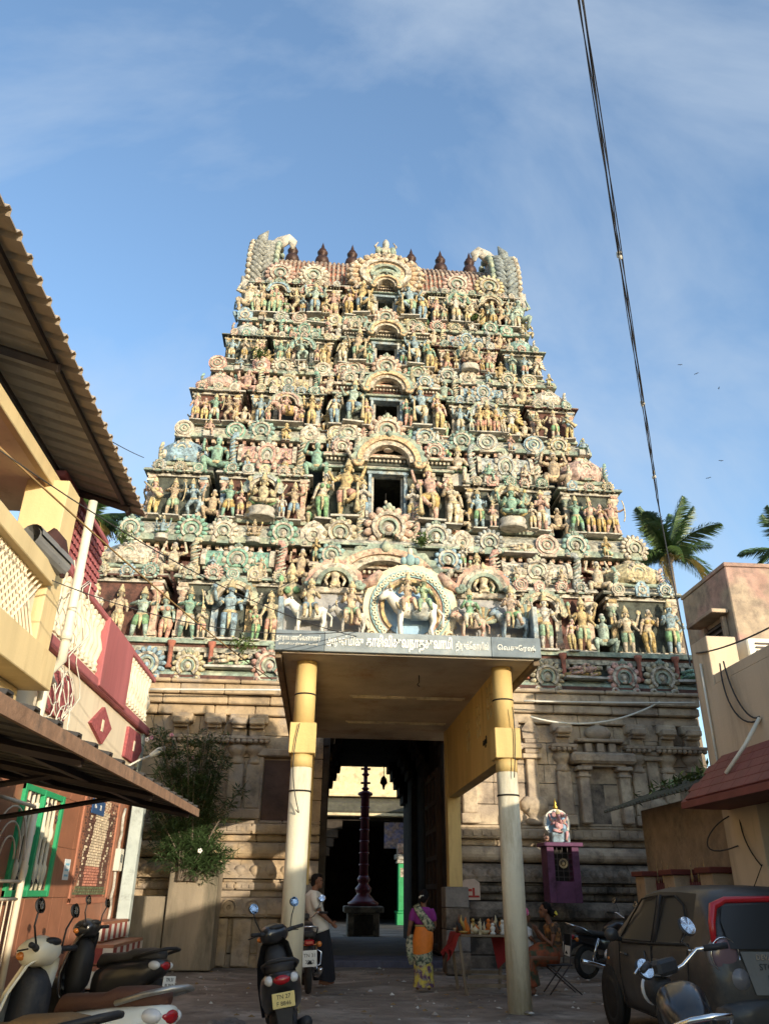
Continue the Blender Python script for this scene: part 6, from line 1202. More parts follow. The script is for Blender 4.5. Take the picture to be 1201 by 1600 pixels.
wire('black_wire', bez(at(800, 1105, Y=12.0), at(806, 1150, Y=12.02), at(804, 1180, Y=12.02), at(803, 1215, Y=12.03)), 0.008, wirem, 'black wire hanging down the right porch column')
bird = PM('bird_dark', (0.03, 0.03, 0.035), var=0.1, bump=0)
for i, (x, y, pos) in enumerate(((1062, 570, 'highest'), (1087, 584, 'second highest'), (1122, 607, 'third highest'), (1126, 720, 'fourth highest'), (1106, 747, 'lowest'))):
    p = at(x, y, Y=95); mb = MB(); mb.tube([(-0.14, 0, 0), (0, 0, 0), (0.16, 0, 0.02)], [0.02, 0.06, 0.01], 6, 0)
    for s in (-1, 1): mb.add([(-0.04, 0, 0.02), (0.06, 0, 0.02), (0.0, s*0.25, 0.12), (-0.1, s*0.42, 0.05)], [(0, 1, 2, 3)], 0)
    o = mb.build('bird', bird, None, p, random.uniform(0, 6)); tag(o, pos+' of the tiny dark birds flying at the right', 'bird', 'birds in the sky')
# ================================================================ vehicles (local: front +Y, up +Z)
def loft(mb, secs, n=18, mat=0, p=2.6, M=None, sm=True):
    """secs: (y, z0, z1, half width[, power]) superellipse rings pushed along Y"""
    vs = []; 
    for s in secs:
        y, z0, z1, hw = s[:4]; pw = s[4] if len(s) > 4 else p; cz = (z0+z1)/2; hh = (z1-z0)/2
        for k in range(n):
            t = 2*pi*k/n; c, q = cos(t), sin(t); vs.append((hw*math.copysign(abs(c)**(2/pw), c), y, cz+hh*math.copysign(abs(q)**(2/pw), q)))
    fs = []
    for i in range(len(secs)-1):
        for k in range(n): a = i*n+k; b = i*n+(k+1) % n; fs.append((a, a+n, b+n, b))
    fs += [tuple(range(n)), tuple(range((len(secs)-1)*n, len(secs)*n))[::-1]]
    if secs[0][0] > secs[-1][0]: fs = [f[::-1] for f in fs]
    return mb.add(vs, fs, mat, sm, M)
rub = PM('tyre_rubber', (0.025, 0.024, 0.023), rough=0.85, var=0.25, grime=0.3, gcol=(0.12, 0.09, 0.06), bump=0.3)
alloy = PM('alloy', (0.35, 0.34, 0.32), rough=0.4, var=0.2, metal=0.7, bump=0.05, grime=0.3, gcol=(0.15, 0.12, 0.09))
chrome = PM('chrome', (0.7, 0.7, 0.7), rough=0.15, var=0.05, metal=1.0, bump=0)
blkp = PM('black_plastic', (0.022, 0.022, 0.024), rough=0.55, var=0.25, bump=0.15, bscale=60, grime=0.2, gcol=(0.09, 0.075, 0.06))
blks = PM('black_seat', (0.04, 0.038, 0.038), rough=0.6, var=0.2, bump=0.35, bscale=80)
redl = PM('red_lens', (0.30, 0.01, 0.015), rough=0.2, var=0.1, bump=0, spec=0.6); cll = PM('clear_lens', (0.55, 0.55, 0.55), rough=0.12, var=0.1, bump=0, spec=0.7); orl = PM('orange_lens', (0.5, 0.16, 0.03), rough=0.2, var=0.1, bump=0, spec=0.6)
platew = PM('plate_white', (0.66, 0.65, 0.6), rough=0.5, var=0.06, bump=0); platey = PM('plate_yellow', (0.62, 0.5, 0.2), rough=0.5, var=0.1, bump=0)
mirr = PM('mirror_glass', (0.92, 0.93, 0.95), rough=0.03, var=0, metal=1.0, bump=0)
def wheel(par, y, z, r, w, x=0.0, name='wheel'):
    AX = Matrix.Rotation(pi/2, 4, 'Y'); mb = MB(); mb.lathe([(r*0.68, -w*0.42), (r*0.8, -w/2), (r*0.95, -w*0.4), (r, -w*0.15), (r, w*0.15), (r*0.95, w*0.4), (r*0.8, w/2), (r*0.68, w*0.42), (r*0.68, -w*0.42)], 26, 0, M=AX); t = mb.build(name, rub, par, (x, y, z))
    mb = MB(); mb.lathe([(r*0.70, -w*0.40), (r*0.66, -w*0.2), (r*0.66, w*0.2), (r*0.70, w*0.40)], 22, 0, M=AX); mb.lathe([(0.02, -w*0.4), (0.05, -w*0.4), (0.05, w*0.4), (0.02, w*0.4)], 10, 0, M=AX)
    for k in range(6): mb.tube([(0, 0.04*cos(k*pi/3), 0.04*sin(k*pi/3)), (0, r*0.67*cos(k*pi/3), r*0.67*sin(k*pi/3))], [0.018, 0.014], 6, 0)
    mb.build('rim', alloy, t); return t
def part(par, name, mat, fn, loc=None):
    mb = MB(); fn(mb); return mb.build(name, mat, par, loc)
def mirror(par, x, z, y, s=1, stem=0.2):
    m_ = part(par, 'mirror', blkp, lambda m: (m.tube([(0, 0, 0), (s*0.05, 0.02, stem*0.6), (s*0.08, 0.0, stem)], 0.007, 6, 0), m.ell((0, 0, 0), (0.062, 0.05, 0.014), 14, 8, 0, M=TR(s*0.08, 0.0, stem+0.045) @ Matrix.Rotation(pi/2-0.25, 4, 'X'))), (x, y, z))
    part(m_, 'mirror_glass', mirr, lambda m: m.lathe([(0.001, 0.0), (0.052, 0.0)], 18, 0, M=TR(s*0.08, 0.0, stem+0.045) @ Matrix.Rotation(pi/2-0.25, 4, 'X') @ TR(0, 0, 0.0165)))
def scooter(label, x, y, heading, body, seatm, trim, plate=None, lean=0.09, steer=0.0, cowl=None, tail_rail=True, lens=cll):
    e = empty('scooter', (x, y, 0), heading, label, 'scooter', 'parked scooters'); e.rotation_euler = (0, lean, heading)
    cowl = cowl or body
    wheel(e, 0.62, 0.22, 0.22, 0.09); wheel(e, -0.58, 0.22, 0.22, 0.09)
    part(e, 'front_fender', body, lambda m: loft(m, [(0.36, 0.30, 0.44, 0.05), (0.48, 0.38, 0.50, 0.085), (0.62, 0.40, 0.52, 0.09), (0.76, 0.36, 0.47, 0.08), (0.86, 0.25, 0.35, 0.04)], 14))
    def apron(m):
        V = []; n = 12
        for (yy, z, hw, bul) in ((0.30, 0.26, 0.19, 0.02), (0.42, 0.36, 0.20, 0.05), (0.45, 0.55, 0.215, 0.09), (0.40, 0.75, 0.20, 0.10), (0.33, 0.92, 0.15, 0.08), (0.28, 0.98, 0.09, 0.05)):
            for k in range(n+1): t = -1+2*k/n; V.append((hw*t, yy+bul*(1-t*t)-0.05*abs(t)**3, z))
        B = [(a, b-0.03, c) for a, b, c in V]; N = len(V); F_ = []
        for i in range(5):
            for k in range(n): a = i*(n+1)+k; F_.append((a, a+1, a+n+2, a+n+1)[::-1]); F_.append((a+N, a+1+N, a+n+2+N, a+n+1+N))
            for k in (0, n): a = i*(n+1)+k; F_.append((a, a+n+1, a+n+1+N, a+N))
        for k in range(n): a = 5*(n+1)+k; F_.append((a, a+1, a+1+N, a+N)); F_.append((k, k+N, k+1+N, k+1))
        m.add(V+B, F_, 0, True)
    part(e, 'leg_shield', body, apron)
    part(e, 'inner_panel', trim, lambda m: loft(m, [(0.37, 0.32, 0.94, 0.135, 3), (0.26, 0.36, 0.90, 0.12, 3), (0.20, 0.42, 0.84, 0.09, 3)], 14))
    part(e, 'floorboard', trim, lambda m: m.box(-0.16, 0.16, -0.16, 0.36, 0.24, 0.32, 0, 0.02))
    part(e, 'body_panels', body, lambda m: loft(m, [(-0.02, 0.30, 0.62, 0.14, 3), (-0.2, 0.30, 0.68, 0.19, 3), (-0.45, 0.36, 0.72, 0.205, 3), (-0.65, 0.44, 0.74, 0.19, 3), (-0.82, 0.56, 0.75, 0.14, 3), (-0.90, 0.62, 0.74, 0.07, 2.4)], 20))
    part(e, 'engine_guard', blkp, lambda m: (loft(m, [(-0.12, 0.18, 0.40, 0.12), (-0.45, 0.16, 0.42, 0.14), (-0.72, 0.18, 0.34, 0.12)], 12), m.tube([(0.17, -0.2, 0.22), (0.19, -0.5, 0.24), (0.20, -0.86, 0.30)], [0.03, 0.06, 0.055], 12, 0)))
    s_ = part(e, 'seat', seatm, lambda m: loft(m, [(0.02, 0.62, 0.71, 0.06, 2.4), (-0.06, 0.65, 0.775, 0.125, 2.6), (-0.25, 0.68, 0.785, 0.155, 2.8), (-0.42, 0.69, 0.80, 0.16, 2.8), (-0.5, 0.70, 0.835, 0.155, 2.8), (-0.7, 0.71, 0.85, 0.145, 2.8), (-0.82, 0.72, 0.84, 0.10, 2.4), (-0.86, 0.74, 0.80, 0.04, 2)], 20))
    part(e, 'grab_rail', trim if tail_rail else alloy, lambda m: m.tube([(0.15, -0.55, 0.74), (0.17, -0.78, 0.80), (0.12, -0.95, 0.84), (0, -0.99, 0.85), (-0.12, -0.95, 0.84), (-0.17, -0.78, 0.80), (-0.15, -0.55, 0.74)], 0.018, 8, 0))
    part(e, 'tail_light', redl, lambda m: m.ell((0, -0.885, 0.68), (0.085, 0.035, 0.045), 12, 8, 0))
    for q in (-1, 1): part(e, 'turn_signal', lens, lambda m: m.ell((q*0.115, -0.82, 0.68), (0.05, 0.075, 0.045), 12, 8, 0))
    part(e, 'rear_fender', blkp, lambda m: (loft(m, [(-0.72, 0.30, 0.5, 0.07), (-0.86, 0.28, 0.56, 0.085), (-0.93, 0.24, 0.50, 0.085)], 12), m.prism([(-0.085, 0.50), (0.085, 0.50), (0.035, 0.10), (-0.035, 0.10)], -0.95, -0.93, 0)))
    pl_ = part(e, 'number_plate', plate[0] if plate else platew, lambda m: m.box(-0.105, 0.105, -0.972, -0.962, 0.46, 0.585, 0, 0.003))
    if plate:
        for j, tx in enumerate(plate[1]): text(tx, 0.05, 0, -0.974, 0.55-0.055*j, pl_, wirem, ext=0.001)
    hb = empty('handlebar', (0, 0.30, 0.95), steer, parent=e)
    part(hb, 'headlight_cowl', cowl, lambda m: loft(m, [(0.15, 0.02, 0.10, 0.07, 2.3), (0.10, -0.03, 0.14, 0.13, 2.4), (0.02, -0.04, 0.17, 0.16, 2.6), (-0.06, -0.02, 0.15, 0.15, 2.6), (-0.10, 0.02, 0.12, 0.10, 2.4)], 18))
    part(hb, 'headlight', cll, lambda m: m.ell((0, 0.125, 0.06), (0.085, 0.05, 0.06), 14, 8, 0))
    part(hb, 'instrument_panel', blkp, lambda m: m.ell((0, -0.07, 0.13), (0.10, 0.05, 0.03), 12, 6, 0))
    for q in (-1, 1):
        part(hb, 'grip', blkp, lambda m: (m.tube([(q*0.10, -0.02, 0.07), (q*0.22, -0.06, 0.09)], 0.022, 8, 0), m.tube([(q*0.21, -0.06, 0.09), (q*0.335, -0.09, 0.10)], 0.019, 10, 0), m.tube([(q*0.2, 0.0, 0.075), (q*0.33, 0.0, 0.06)], 0.006, 5, 0)))
        part(hb, 'front_signal', orl if lens is cll else lens, lambda m: m.ell((q*0.12, 0.08, 0.03), (0.045, 0.04, 0.03), 10, 6, 0))
        if q == 1 or steer: mirror(hb, q*0.19, 0.10, -0.05, q)
    part(e, 'side_stand', alloy, lambda m: m.tube([(-0.12, 0.05, 0.25), (-0.22, 0.0, 0.02)], 0.012, 6, 0))
    return e
wpaint = PM('white_scooter_paint', (0.62, 0.64, 0.60), rough=0.25, var=0.06, bump=0, spec=0.5, coat=0.5, grime=0.12, gcol=(0.32, 0.28, 0.22))
kpaint = PM('black_scooter_paint', (0.018, 0.018, 0.02), rough=0.28, var=0.2, bump=0, spec=0.5, coat=0.4, grime=0.25, gcol=(0.07, 0.06, 0.05))
gpaint = PM('grey_scooter_paint', (0.05, 0.055, 0.065), rough=0.35, var=0.2, bump=0, spec=0.5, coat=0.3, grime=0.3, gcol=(0.10, 0.085, 0.07))
brs = PM('brown_seat', (0.085, 0.038, 0.025), rough=0.65, var=0.15, bump=0.3, bscale=90); tans = PM('tan_seat', (0.17, 0.095, 0.04), rough=0.6, var=0.2, bump=0.3, bscale=90)
goldc = PM('cream_cowl', (0.62, 0.58, 0.46), rough=0.3, var=0.08, bump=0, coat=0.4)
scooter('white scooter with brown seat parked at the bottom left', -1.74, 6.45, rad(64), wpaint, brs, blkp, (platew, ('TN 31', '4471')), lean=0.08, steer=0.25, cowl=goldc, tail_rail=False)
scooter('black scooter with grey tail parked beside the striped house steps', -2.42, 10.35, rad(62), kpaint, blks, blkp, (platew, ('TN 31', 'BJ 2068')), lean=0.08, steer=0.3)
scooter('scooter with tan seat cut off by the bottom left corner', -1.95, 5.0, rad(75), gpaint, tans, blkp, None, lean=0.05)
scooter('black scooter with yellow plate parked in front of the left porch column', -0.26, 9.5, rad(5), kpaint, blks, blkp, (platey, ('TN 27', 'F 8846')), lean=-0.16, steer=0.55, lens=cll)
def motorcycle(label, x, y, heading, tankm, seatm, plate=None, lean=0.1, steer=0.0, bag=False, mx=0.31, mz=0.36, ml=0.0):
    e = empty('motorcycle', (x, y, 0), heading, label, 'motorcycle', 'parked motorcycles'); e.rotation_euler = (0, lean, heading)
    wheel(e, 0.66, 0.29, 0.29, 0.08); wheel(e, -0.60, 0.29, 0.29, 0.10)
    part(e, 'frame', steel, lambda m: (m.tube([(0, 0.42, 0.82), (0, 0.28, 0.55), (0, 0.15, 0.28), (0, -0.25, 0.26)], 0.025, 8, 0), m.tube([(0, 0.40, 0.80), (0, -0.1, 0.70), (0, -0.8, 0.76)], 0.025, 8, 0), [m.tube([(q*0.09, -0.15, 0.35), (q*0.09, -0.6, 0.29)], 0.02, 6, 0) for q in (-1, 1)]))
    part(e, 'engine', alloy, lambda m: (m.box(-0.12, 0.12, -0.05, 0.22, 0.24, 0.48, 0, 0.03), m.lathe([(0.10, 0), (0.10, 0.2)], 12, 0, (0, 0.16, 0.46)), [m.lathe([(0.125, 0), (0.125, 0.012)], 12, 0, (0, 0.16, 0.48+0.035*k)) for k in range(5)]))
    part(e, 'exhaust', chrome, lambda m: m.tube([(0.1, 0.24, 0.45), (0.13, 0.26, 0.25), (0.15, -0.1, 0.2), (0.17, -0.4, 0.24), (0.18, -0.85, 0.34)], [0.022, 0.022, 0.025, 0.045, 0.04], 10, 0))
    part(e, 'fuel_tank', tankm, lambda m: loft(m, [(0.36, 0.76, 0.90, 0.08), (0.28, 0.74, 0.98, 0.13), (0.08, 0.72, 0.99, 0.145), (-0.12, 0.70, 0.90, 0.11), (-0.18, 0.70, 0.82, 0.06)], 18))
    part(e, 'seat', seatm, lambda m: loft(m, [(-0.10, 0.72, 0.80, 0.07), (-0.2, 0.71, 0.80, 0.12), (-0.5, 0.73, 0.83, 0.13), (-0.75, 0.77, 0.87, 0.12), (-0.86, 0.79, 0.85, 0.06)], 18, 0, 3))
    part(e, 'side_panel', tankm, lambda m: loft(m, [(-0.12, 0.45, 0.70, 0.10), (-0.4, 0.50, 0.72, 0.125), (-0.8, 0.62, 0.76, 0.09), (-0.92, 0.68, 0.76, 0.05)], 16))
    part(e, 'rear_fender', blkp, lambda m: (m.tube([(0, -0.45, 0.62), (0, -0.75, 0.66), (0, -0.98, 0.56), (0, -1.05, 0.42)], [0.07, 0.075, 0.07, 0.05], 8, 0, flat=1.0)))
    part(e, 'front_fender', tankm, lambda m: m.tube([(0, 0.40, 0.55), (0, 0.55, 0.62), (0, 0.72, 0.63), (0, 0.90, 0.52)], [0.045, 0.06, 0.06, 0.04], 8, 0))
    part(e, 'grab_rail', chrome, lambda m: m.tube([(0.12, -0.55, 0.78), (0.14, -0.8, 0.88), (0.13, -0.98, 0.92), (0.05, -1.04, 0.94), (-0.05, -1.04, 0.94), (-0.13, -0.98, 0.92), (-0.14, -0.8, 0.88), (-0.12, -0.55, 0.78)], 0.014, 8, 0))
    part(e, 'tail_light', redl, lambda m: m.box(-0.075, 0.075, -1.0, -0.92, 0.68, 0.76, 0, 0.02))
    for q in (-1, 1):
        part(e, 'turn_signal', orl, lambda m: (m.tube([(0, -0.93, 0.68), (q*0.14, -0.93, 0.69)], 0.01, 6, 0), m.ell((q*0.16, -0.94, 0.69), (0.04, 0.03, 0.04), 10, 7, 0)))
        part(e, 'shock_absorber', chrome, lambda m: m.tube([(q*0.13, -0.42, 0.70), (q*0.13, -0.58, 0.32)], 0.028, 8, 0))
        part(e, 'fork_leg', chrome, lambda m: m.tube([(q*0.08, 0.42, 0.92), (q*0.08, 0.66, 0.29)], 0.022, 8, 0))
    pl_ = part(e, 'number_plate', platew, lambda m: m.box(-0.11, 0.11, -1.075, -1.065, 0.40, 0.62, 0, 0.004))
    if plate:
        for j, tx in enumerate(plate): text(tx, 0.07, 0, -1.077, 0.55-0.085*j, pl_, wirem, ext=0.001)
    hb = empty('handlebar', (0, 0.42, 0.95), steer, parent=e)
    part(hb, 'bar', chrome, lambda m: m.tube([(-0.32, -0.14, 0.14), (-0.22, -0.08, 0.15), (-0.14, 0.0, 0.08), (0, 0.02, 0.05), (0.14, 0.0, 0.08), (0.22, -0.08, 0.15), (0.32, -0.14, 0.14)], 0.012, 8, 0))
    part(hb, 'headlight', blkp, lambda m: (m.ell((0, 0.12, -0.02), (0.1, 0.09, 0.1), 14, 9, 0), m.box(-0.09, 0.09, -0.02, 0.08, 0.05, 0.14, 0, 0.02)))
    part(hb, 'headlight_glass', cll, lambda m: m.ell((0, 0.19, -0.02), (0.085, 0.03, 0.085), 14, 8, 0))
    for q in (-1, 1):
        part(hb, 'grip', blkp, lambda m: m.tube([(q*0.26, -0.10, 0.147), (q*0.39, -0.18, 0.135)], 0.019, 10, 0)); part(hb, 'lever', chrome, lambda m: m.tube([(q*0.2, -0.03, 0.15), (q*0.26, -0.03, 0.14), (q*0.38, -0.10, 0.12)], 0.007, 6, 0))
        m_ = part(hb, 'mirror', blkp, lambda m: (m.tube([(q*0.2, -0.06, 0.15), (q*(mx-0.07), -0.02, 0.21), (q*(mx-0.01), -0.04, mz-0.03-(ml if q < 0 else 0))], 0.006, 6, 0), m.ell((0, 0, 0), (0.068, 0.062, 0.014), 14, 8, 0, M=TR(q*mx, -0.04, mz-(ml if q < 0 else 0)) @ Matrix.Rotation(pi/2-0.35, 4, 'X'))))
        part(m_, 'mirror_glass', mirr, lambda m: m.lathe([(0.001, 0.0), (0.056, 0.0)], 20, 0, M=TR(q*mx, -0.04, mz-(ml if q < 0 else 0)) @ Matrix.Rotation(pi/2-0.35, 4, 'X') @ TR(0, 0, 0.0165)))
    if bag:
        mb = MB(); rr = random.Random(6); ctl = [(0.34, 0.76, 0.86, 0.07), (0.24, 0.70, 0.95, 0.14), (0.08, 0.68, 0.96, 0.15), (-0.08, 0.68, 0.88, 0.12), (-0.2, 0.71, 0.80, 0.06)]; secs = []
        for i in range(25):
            u = i/24*4; j = min(3, int(u)); f_ = u-j; secs.append(tuple(p+(q-p)*f_ for p, q in zip(ctl[j], ctl[j+1])))
        loft(mb, secs, 28, 0, 2.3); mb.v = [(x+0.012*sin(31*y+17*z)+rr.uniform(-0.006, 0.006), y+0.01*sin(40*x+23*z), z+0.016*sin(37*x+29*y)+0.012*sin(55*y-21*x)+rr.uniform(-0.006, 0.006)) for x, y, z in mb.v]
        mb.build('tank_cover', PM('black_tarp', (0.018, 0.018, 0.02), rough=0.6, var=0.3, bump=0.6, bscale=30), e)
    part(e, 'side_stand', alloy, lambda m: m.tube([(-0.1, 0.0, 0.28), (-0.2, -0.05, 0.02)], 0.012, 6, 0)); part(e, 'crash_bar', chrome, lambda m: m.tube([(0.1, 0.3, 0.6), (0.28, 0.32, 0.5), (0.26, 0.3, 0.32), (0.08, 0.22, 0.26)], 0.013, 7, 0))
    return e
motorcycle('motorcycle with white number plate parked behind the left porch column', -0.10, 14.75, rad(4), kpaint, blks, ('TN 31', '3942'), lean=-0.06)
motorcycle('black motorcycle with bright round mirrors parked beside the dark car', 2.28, 5.0, rad(-18), kpaint, blks, None, lean=-0.2, steer=0.75, bag=True, mx=0.24, mz=0.28, ml=0.16)
motorcycle('motorcycle in deep shade against the stone base behind the car', 5.75, 16.9, rad(-70), kpaint, blks, None, lean=0.1)
# ---------------------------------------------------------------- hatchback car
cpaint = PM('charcoal_car_paint', (0.04, 0.037, 0.034), rough=0.42, var=0.25, scale=1.5, bump=0, spec=0.4, coat=0.15, grime=0.4, gcol=(0.13, 0.105, 0.08), gscale=0.7)
cglass = GLASS('car_glass', (0.03, 0.03, 0.03), 0.3); cglass.node_tree.nodes['Principled BSDF'].inputs['Specular IOR Level'].default_value = 0.3; cred = PM('red_car_trim', (0.42, 0.015, 0.02), rough=0.3, var=0.08, bump=0, coat=0.5)
car = empty('hatchback_car', (4.50, 9.82, 0), rad(-1.0), 'dark charcoal hatchback car with red strip round its rear window', 'car')
# stations: y, bottom z, sill half width, belt z, belt half width, roof z, roof half width
ST = [(-1.80, 0.42, 0.60, 0.74, 0.66, 0.80, 0.60), (-1.76, 0.30, 0.72, 0.82, 0.76, 0.98, 0.70), (-1.68, 0.24, 0.76, 0.93, 0.785, 1.22, 0.66), (-1.55, 0.22, 0.78, 0.98, 0.79, 1.43, 0.62), (-1.35, 0.22, 0.79, 0.99, 0.795, 1.50, 0.61), (-0.9, 0.20, 0.80, 0.97, 0.80, 1.52, 0.61), (-0.35, 0.18, 0.80, 0.94, 0.80, 1.525, 0.60),
      (0.15, 0.18, 0.80, 0.92, 0.80, 1.49, 0.58), (0.50, 0.18, 0.80, 0.92, 0.80, 1.36, 0.58), (0.85, 0.20, 0.80, 0.92, 0.79, 1.14, 0.64), (1.08, 0.22, 0.79, 0.90, 0.77, 1.00, 0.68), (1.40, 0.22, 0.77, 0.82, 0.74, 0.90, 0.64), (1.65, 0.24, 0.72, 0.70, 0.68, 0.76, 0.56), (1.78, 0.32, 0.58, 0.55, 0.56, 0.60, 0.45)]
V = []; NR = 0
for (y, zb, hb_, zbelt, hw, zr, hr) in ST:
    half = [(0.0, zb), (hb_*0.75, zb), (hb_, zb+0.08), (hb_+0.03, zb+(zbelt-zb)*0.5), (hw+0.015, zbelt-0.06), (hw, zbelt), (hw*0.98, zbelt+0.03), (hr+(hw-hr)*0.5, zbelt+(zr-zbelt)*0.5), (hr+0.03, zr-(zr-zbelt)*0.10), (hr*0.85, zr-0.012), (hr*0.45, zr+0.012), (0.0, zr+0.02)]
    ring = [(x, y, z) for x, z in half]+[(-x, y, z) for x, z in half[-2:0:-1]]; NR = len(ring); V += ring
def side_x(y, z):
    for i in range(len(ST)-1):
        if ST[i][0] <= y <= ST[i+1][0]:
            t = (y-ST[i][0])/(ST[i+1][0]-ST[i][0]); s_ = [a+(b-a)*t for a, b in zip(ST[i], ST[i+1])]; zb_, zr_ = s_[3], s_[5]; u = max(0, min(1, (z-zb_)/(zr_-zb_))); return s_[4]*0.98+(s_[6]+0.03-s_[4]*0.98)*u
    return 0.7
bm = MB(); FB = []; FG = []
for i in range(len(ST)-1):
    for k in range(NR):
        a = i*NR+k; b = i*NR+(k+1) % NR; f = (a, b, b+NR, a+NR); kk = k if k < NR/2 else NR-1-k
        if kk in (6, 7) and 4 <= i <= 8: FG.append(f)
        elif kk in (8, 9, 10) and i in (8, 9): FG.append(f)
        else: FB.append(f)
FB += [tuple(range(NR))[::-1], tuple(range((len(ST)-1)*NR, len(ST)*NR))]
bm.add(V, [f[::-1] for f in FB], 0, True); body_ = bm.build('body', cpaint, car)
gm = MB(); gm.add(V, [f[::-1] for f in FG], 0, True); gm.build('windows', cglass, car)
for q in (-1, 1):
    part(car, 'window_pillar', blkp, lambda m: m.tube([(q*(side_x(-0.37, z)+0.004), -0.37-0.08*(z-0.95), z) for z in (0.95, 1.08, 1.2, 1.32, 1.44)], 0.045, 6, 0, flat=0.25, up=(0, 1, 0)))
    for lp_ in (((-1.12, 0.99), (-0.44, 0.965), (-0.50, 1.42), (-0.85, 1.43), (-1.10, 1.34), (-1.22, 1.18)), ((-0.30, 0.965), (0.78, 0.945), (0.52, 1.20), (0.22, 1.39), (-0.36, 1.43))): part(car, 'window_frame', void, lambda m: m.tube([(q*(side_x(y, z)+0.006), y, z) for y, z in [Vector(lp_[i]).lerp(Vector(lp_[(i+1) % len(lp_)]), t/4) for i in range(len(lp_)) for t in range(4)]+[Vector(lp_[0])]], 0.010, 5, 0))
    for (y0, y1) in ((-1.33, -0.38), (-0.36, 0.70)): part(car, 'door_seam', void, lambda m: m.tube([(q*0.812, y0, 0.95), (q*0.836, y0+0.02, 0.6), (q*0.81, y0+0.08, 0.26), (q*0.81, y1-0.05, 0.26), (q*0.836, y1, 0.6), (q*0.81, y1, 0.93)], 0.006, 4, 0))
    for y in (-0.55, 0.5): part(car, 'door_handle', cpaint, lambda m: m.tube([(q*0.83, y-0.1, 0.80), (q*0.855, y-0.05, 0.81), (q*0.855, y+0.05, 0.81), (q*0.83, y+0.1, 0.80)], 0.014, 6, 0))
    part(car, 'belt_trim', void, lambda m: m.tube([(q*0.803, -1.35, 0.995), (q*0.808, -0.4, 0.955), (q*0.808, 0.6, 0.925)], 0.012, 5, 0))
    part(car, 'wing_mirror', cpaint, lambda m: (m.ell((q*0.92, 0.62, 1.0), (0.09, 0.06, 0.075), 12, 8, 0), m.tube([(q*0.80, 0.65, 0.95), (q*0.9, 0.63, 0.97)], 0.03, 6, 0)))
    part(car, 'side_repeater', orl, lambda m: m.ell((q*0.825, 1.12, 0.72), (0.012, 0.03, 0.02), 8, 6, 0))
    for y in (-1.22, 1.16):
        part(car, 'wheel_arch', void, lambda m: m.lathe([(0.05, -0.01), (0.36, -0.01), (0.36, 0.03), (0.05, 0.03)], 26, 0, M=TR(q*0.80, y, 0.29) @ Matrix.Rotation(q*pi/2, 4, 'Y'))); wheel(car, y, 0.28, 0.285, 0.17, q*0.755)
    part(car, 'tail_light', PM('lamp_housing', (0.16, 0.15, 0.15), rough=0.3, var=0.1, bump=0, coat=0.4), lambda m: (m.lathe([(0.12, -0.02), (0.165, 0.0), (0.15, 0.025), (0.001, 0.045)], 22, 0, M=TR(q*0.63, -1.735, 0.93) @ Matrix.Rotation(pi/2, 4, 'X') @ RZ(0)), m.lathe([(0.06, -0.02), (0.095, 0.0), (0.085, 0.02), (0.001, 0.04)], 18, 0, M=TR(q*0.53, -1.785, 0.74) @ Matrix.Rotation(pi/2, 4, 'X'))))
    part(car, 'lamp_ring', chrome, lambda m: m.tube([(q*0.63+0.135*cos(t), -1.772, 0.93+0.15*sin(t)) for t in [2*pi*i/24 for i in range(25)]], 0.007, 5, 0))
    part(car, 'lamp_lens', PM('smoked_lens', (0.16, 0.10, 0.11), rough=0.15, var=0.1, bump=0, spec=0.6), lambda m: m.ell((q*0.63, -1.765, 0.93), (0.125, 0.022, 0.14), 18, 8, 0))
# rear window, red frame, hatch
rw = [(-0.58, -1.795, 0.985), (0.58, -1.795, 0.985), (0.60, -1.715, 1.22), (0.54, -1.665, 1.345), (0, -1.68, 1.37), (-0.54, -1.665, 1.345), (-0.60, -1.715, 1.22)]
part(car, 'rear_window', cglass, lambda m: m.add([Vector(p) for p in rw]+[(0, -1.76, 1.12)], [(i, (i+1) % 7, 7) for i in range(7)], 0, True))
part(car, 'red_spoiler', cred, lambda m: (m.tube([(-0.715, -1.755, 1.03), (-0.685, -1.71, 1.2), (-0.63, -1.665, 1.34), (-0.5, -1.65, 1.395), (0, -1.65, 1.41), (0.5, -1.65, 1.395), (0.63, -1.665, 1.34), (0.685, -1.71, 1.2), (0.715, -1.755, 1.03)], [0.026, 0.034, 0.042, 0.032, 0.028, 0.032, 0.042, 0.034, 0.026], 10, 0, up=(0, 1, 0), flat=1.0)))
part(car, 'hatch_panel', PM('hatch_paint', (0.16, 0.16, 0.15), rough=0.25, var=0.1, bump=0, coat=0.5, grime=0.2, gcol=(0.1, 0.08, 0.06)), lambda m: m.add([(-0.50, -1.805, 0.965), (0.50, -1.805, 0.965), (0.42, -1.825, 0.62), (-0.42, -1.825, 0.62)], [(0, 1, 2, 3)[::-1]], 0))
part(car, 'rear_bumper', cpaint, lambda m: loft(m, [(-1.62, 0.24, 0.60, 0.79, 4), (-1.76, 0.24, 0.60, 0.77, 4), (-1.86, 0.27, 0.58, 0.68, 3.5), (-1.88, 0.32, 0.54, 0.5, 3)], 24))
part(car, 'plate_recess', blkp, lambda m: m.box(-0.28, 0.28, -1.842, -1.828, 0.64, 0.78, 0, 0.004))
text('DEVASRI', 0.062, -0.25, -1.822, 0.92, car, chrome, ext=0.002); text('STOP', 0.075, -0.26, -1.824, 0.84, car, PM('grey_letters', (0.05, 0.05, 0.05), bump=0), ext=0.002)
part(car, 'rear_wiper', blkp, lambda m: m.tube([(0, -1.81, 1.0), (0.2, -1.80, 1.06), (0.42, -1.79, 1.08)], 0.008, 5, 0)); part(car, 'roof_antenna', void, lambda m: m.tube([(0, -1.3, 1.52), (0, -1.55, 1.72)], 0.005, 5, 0))
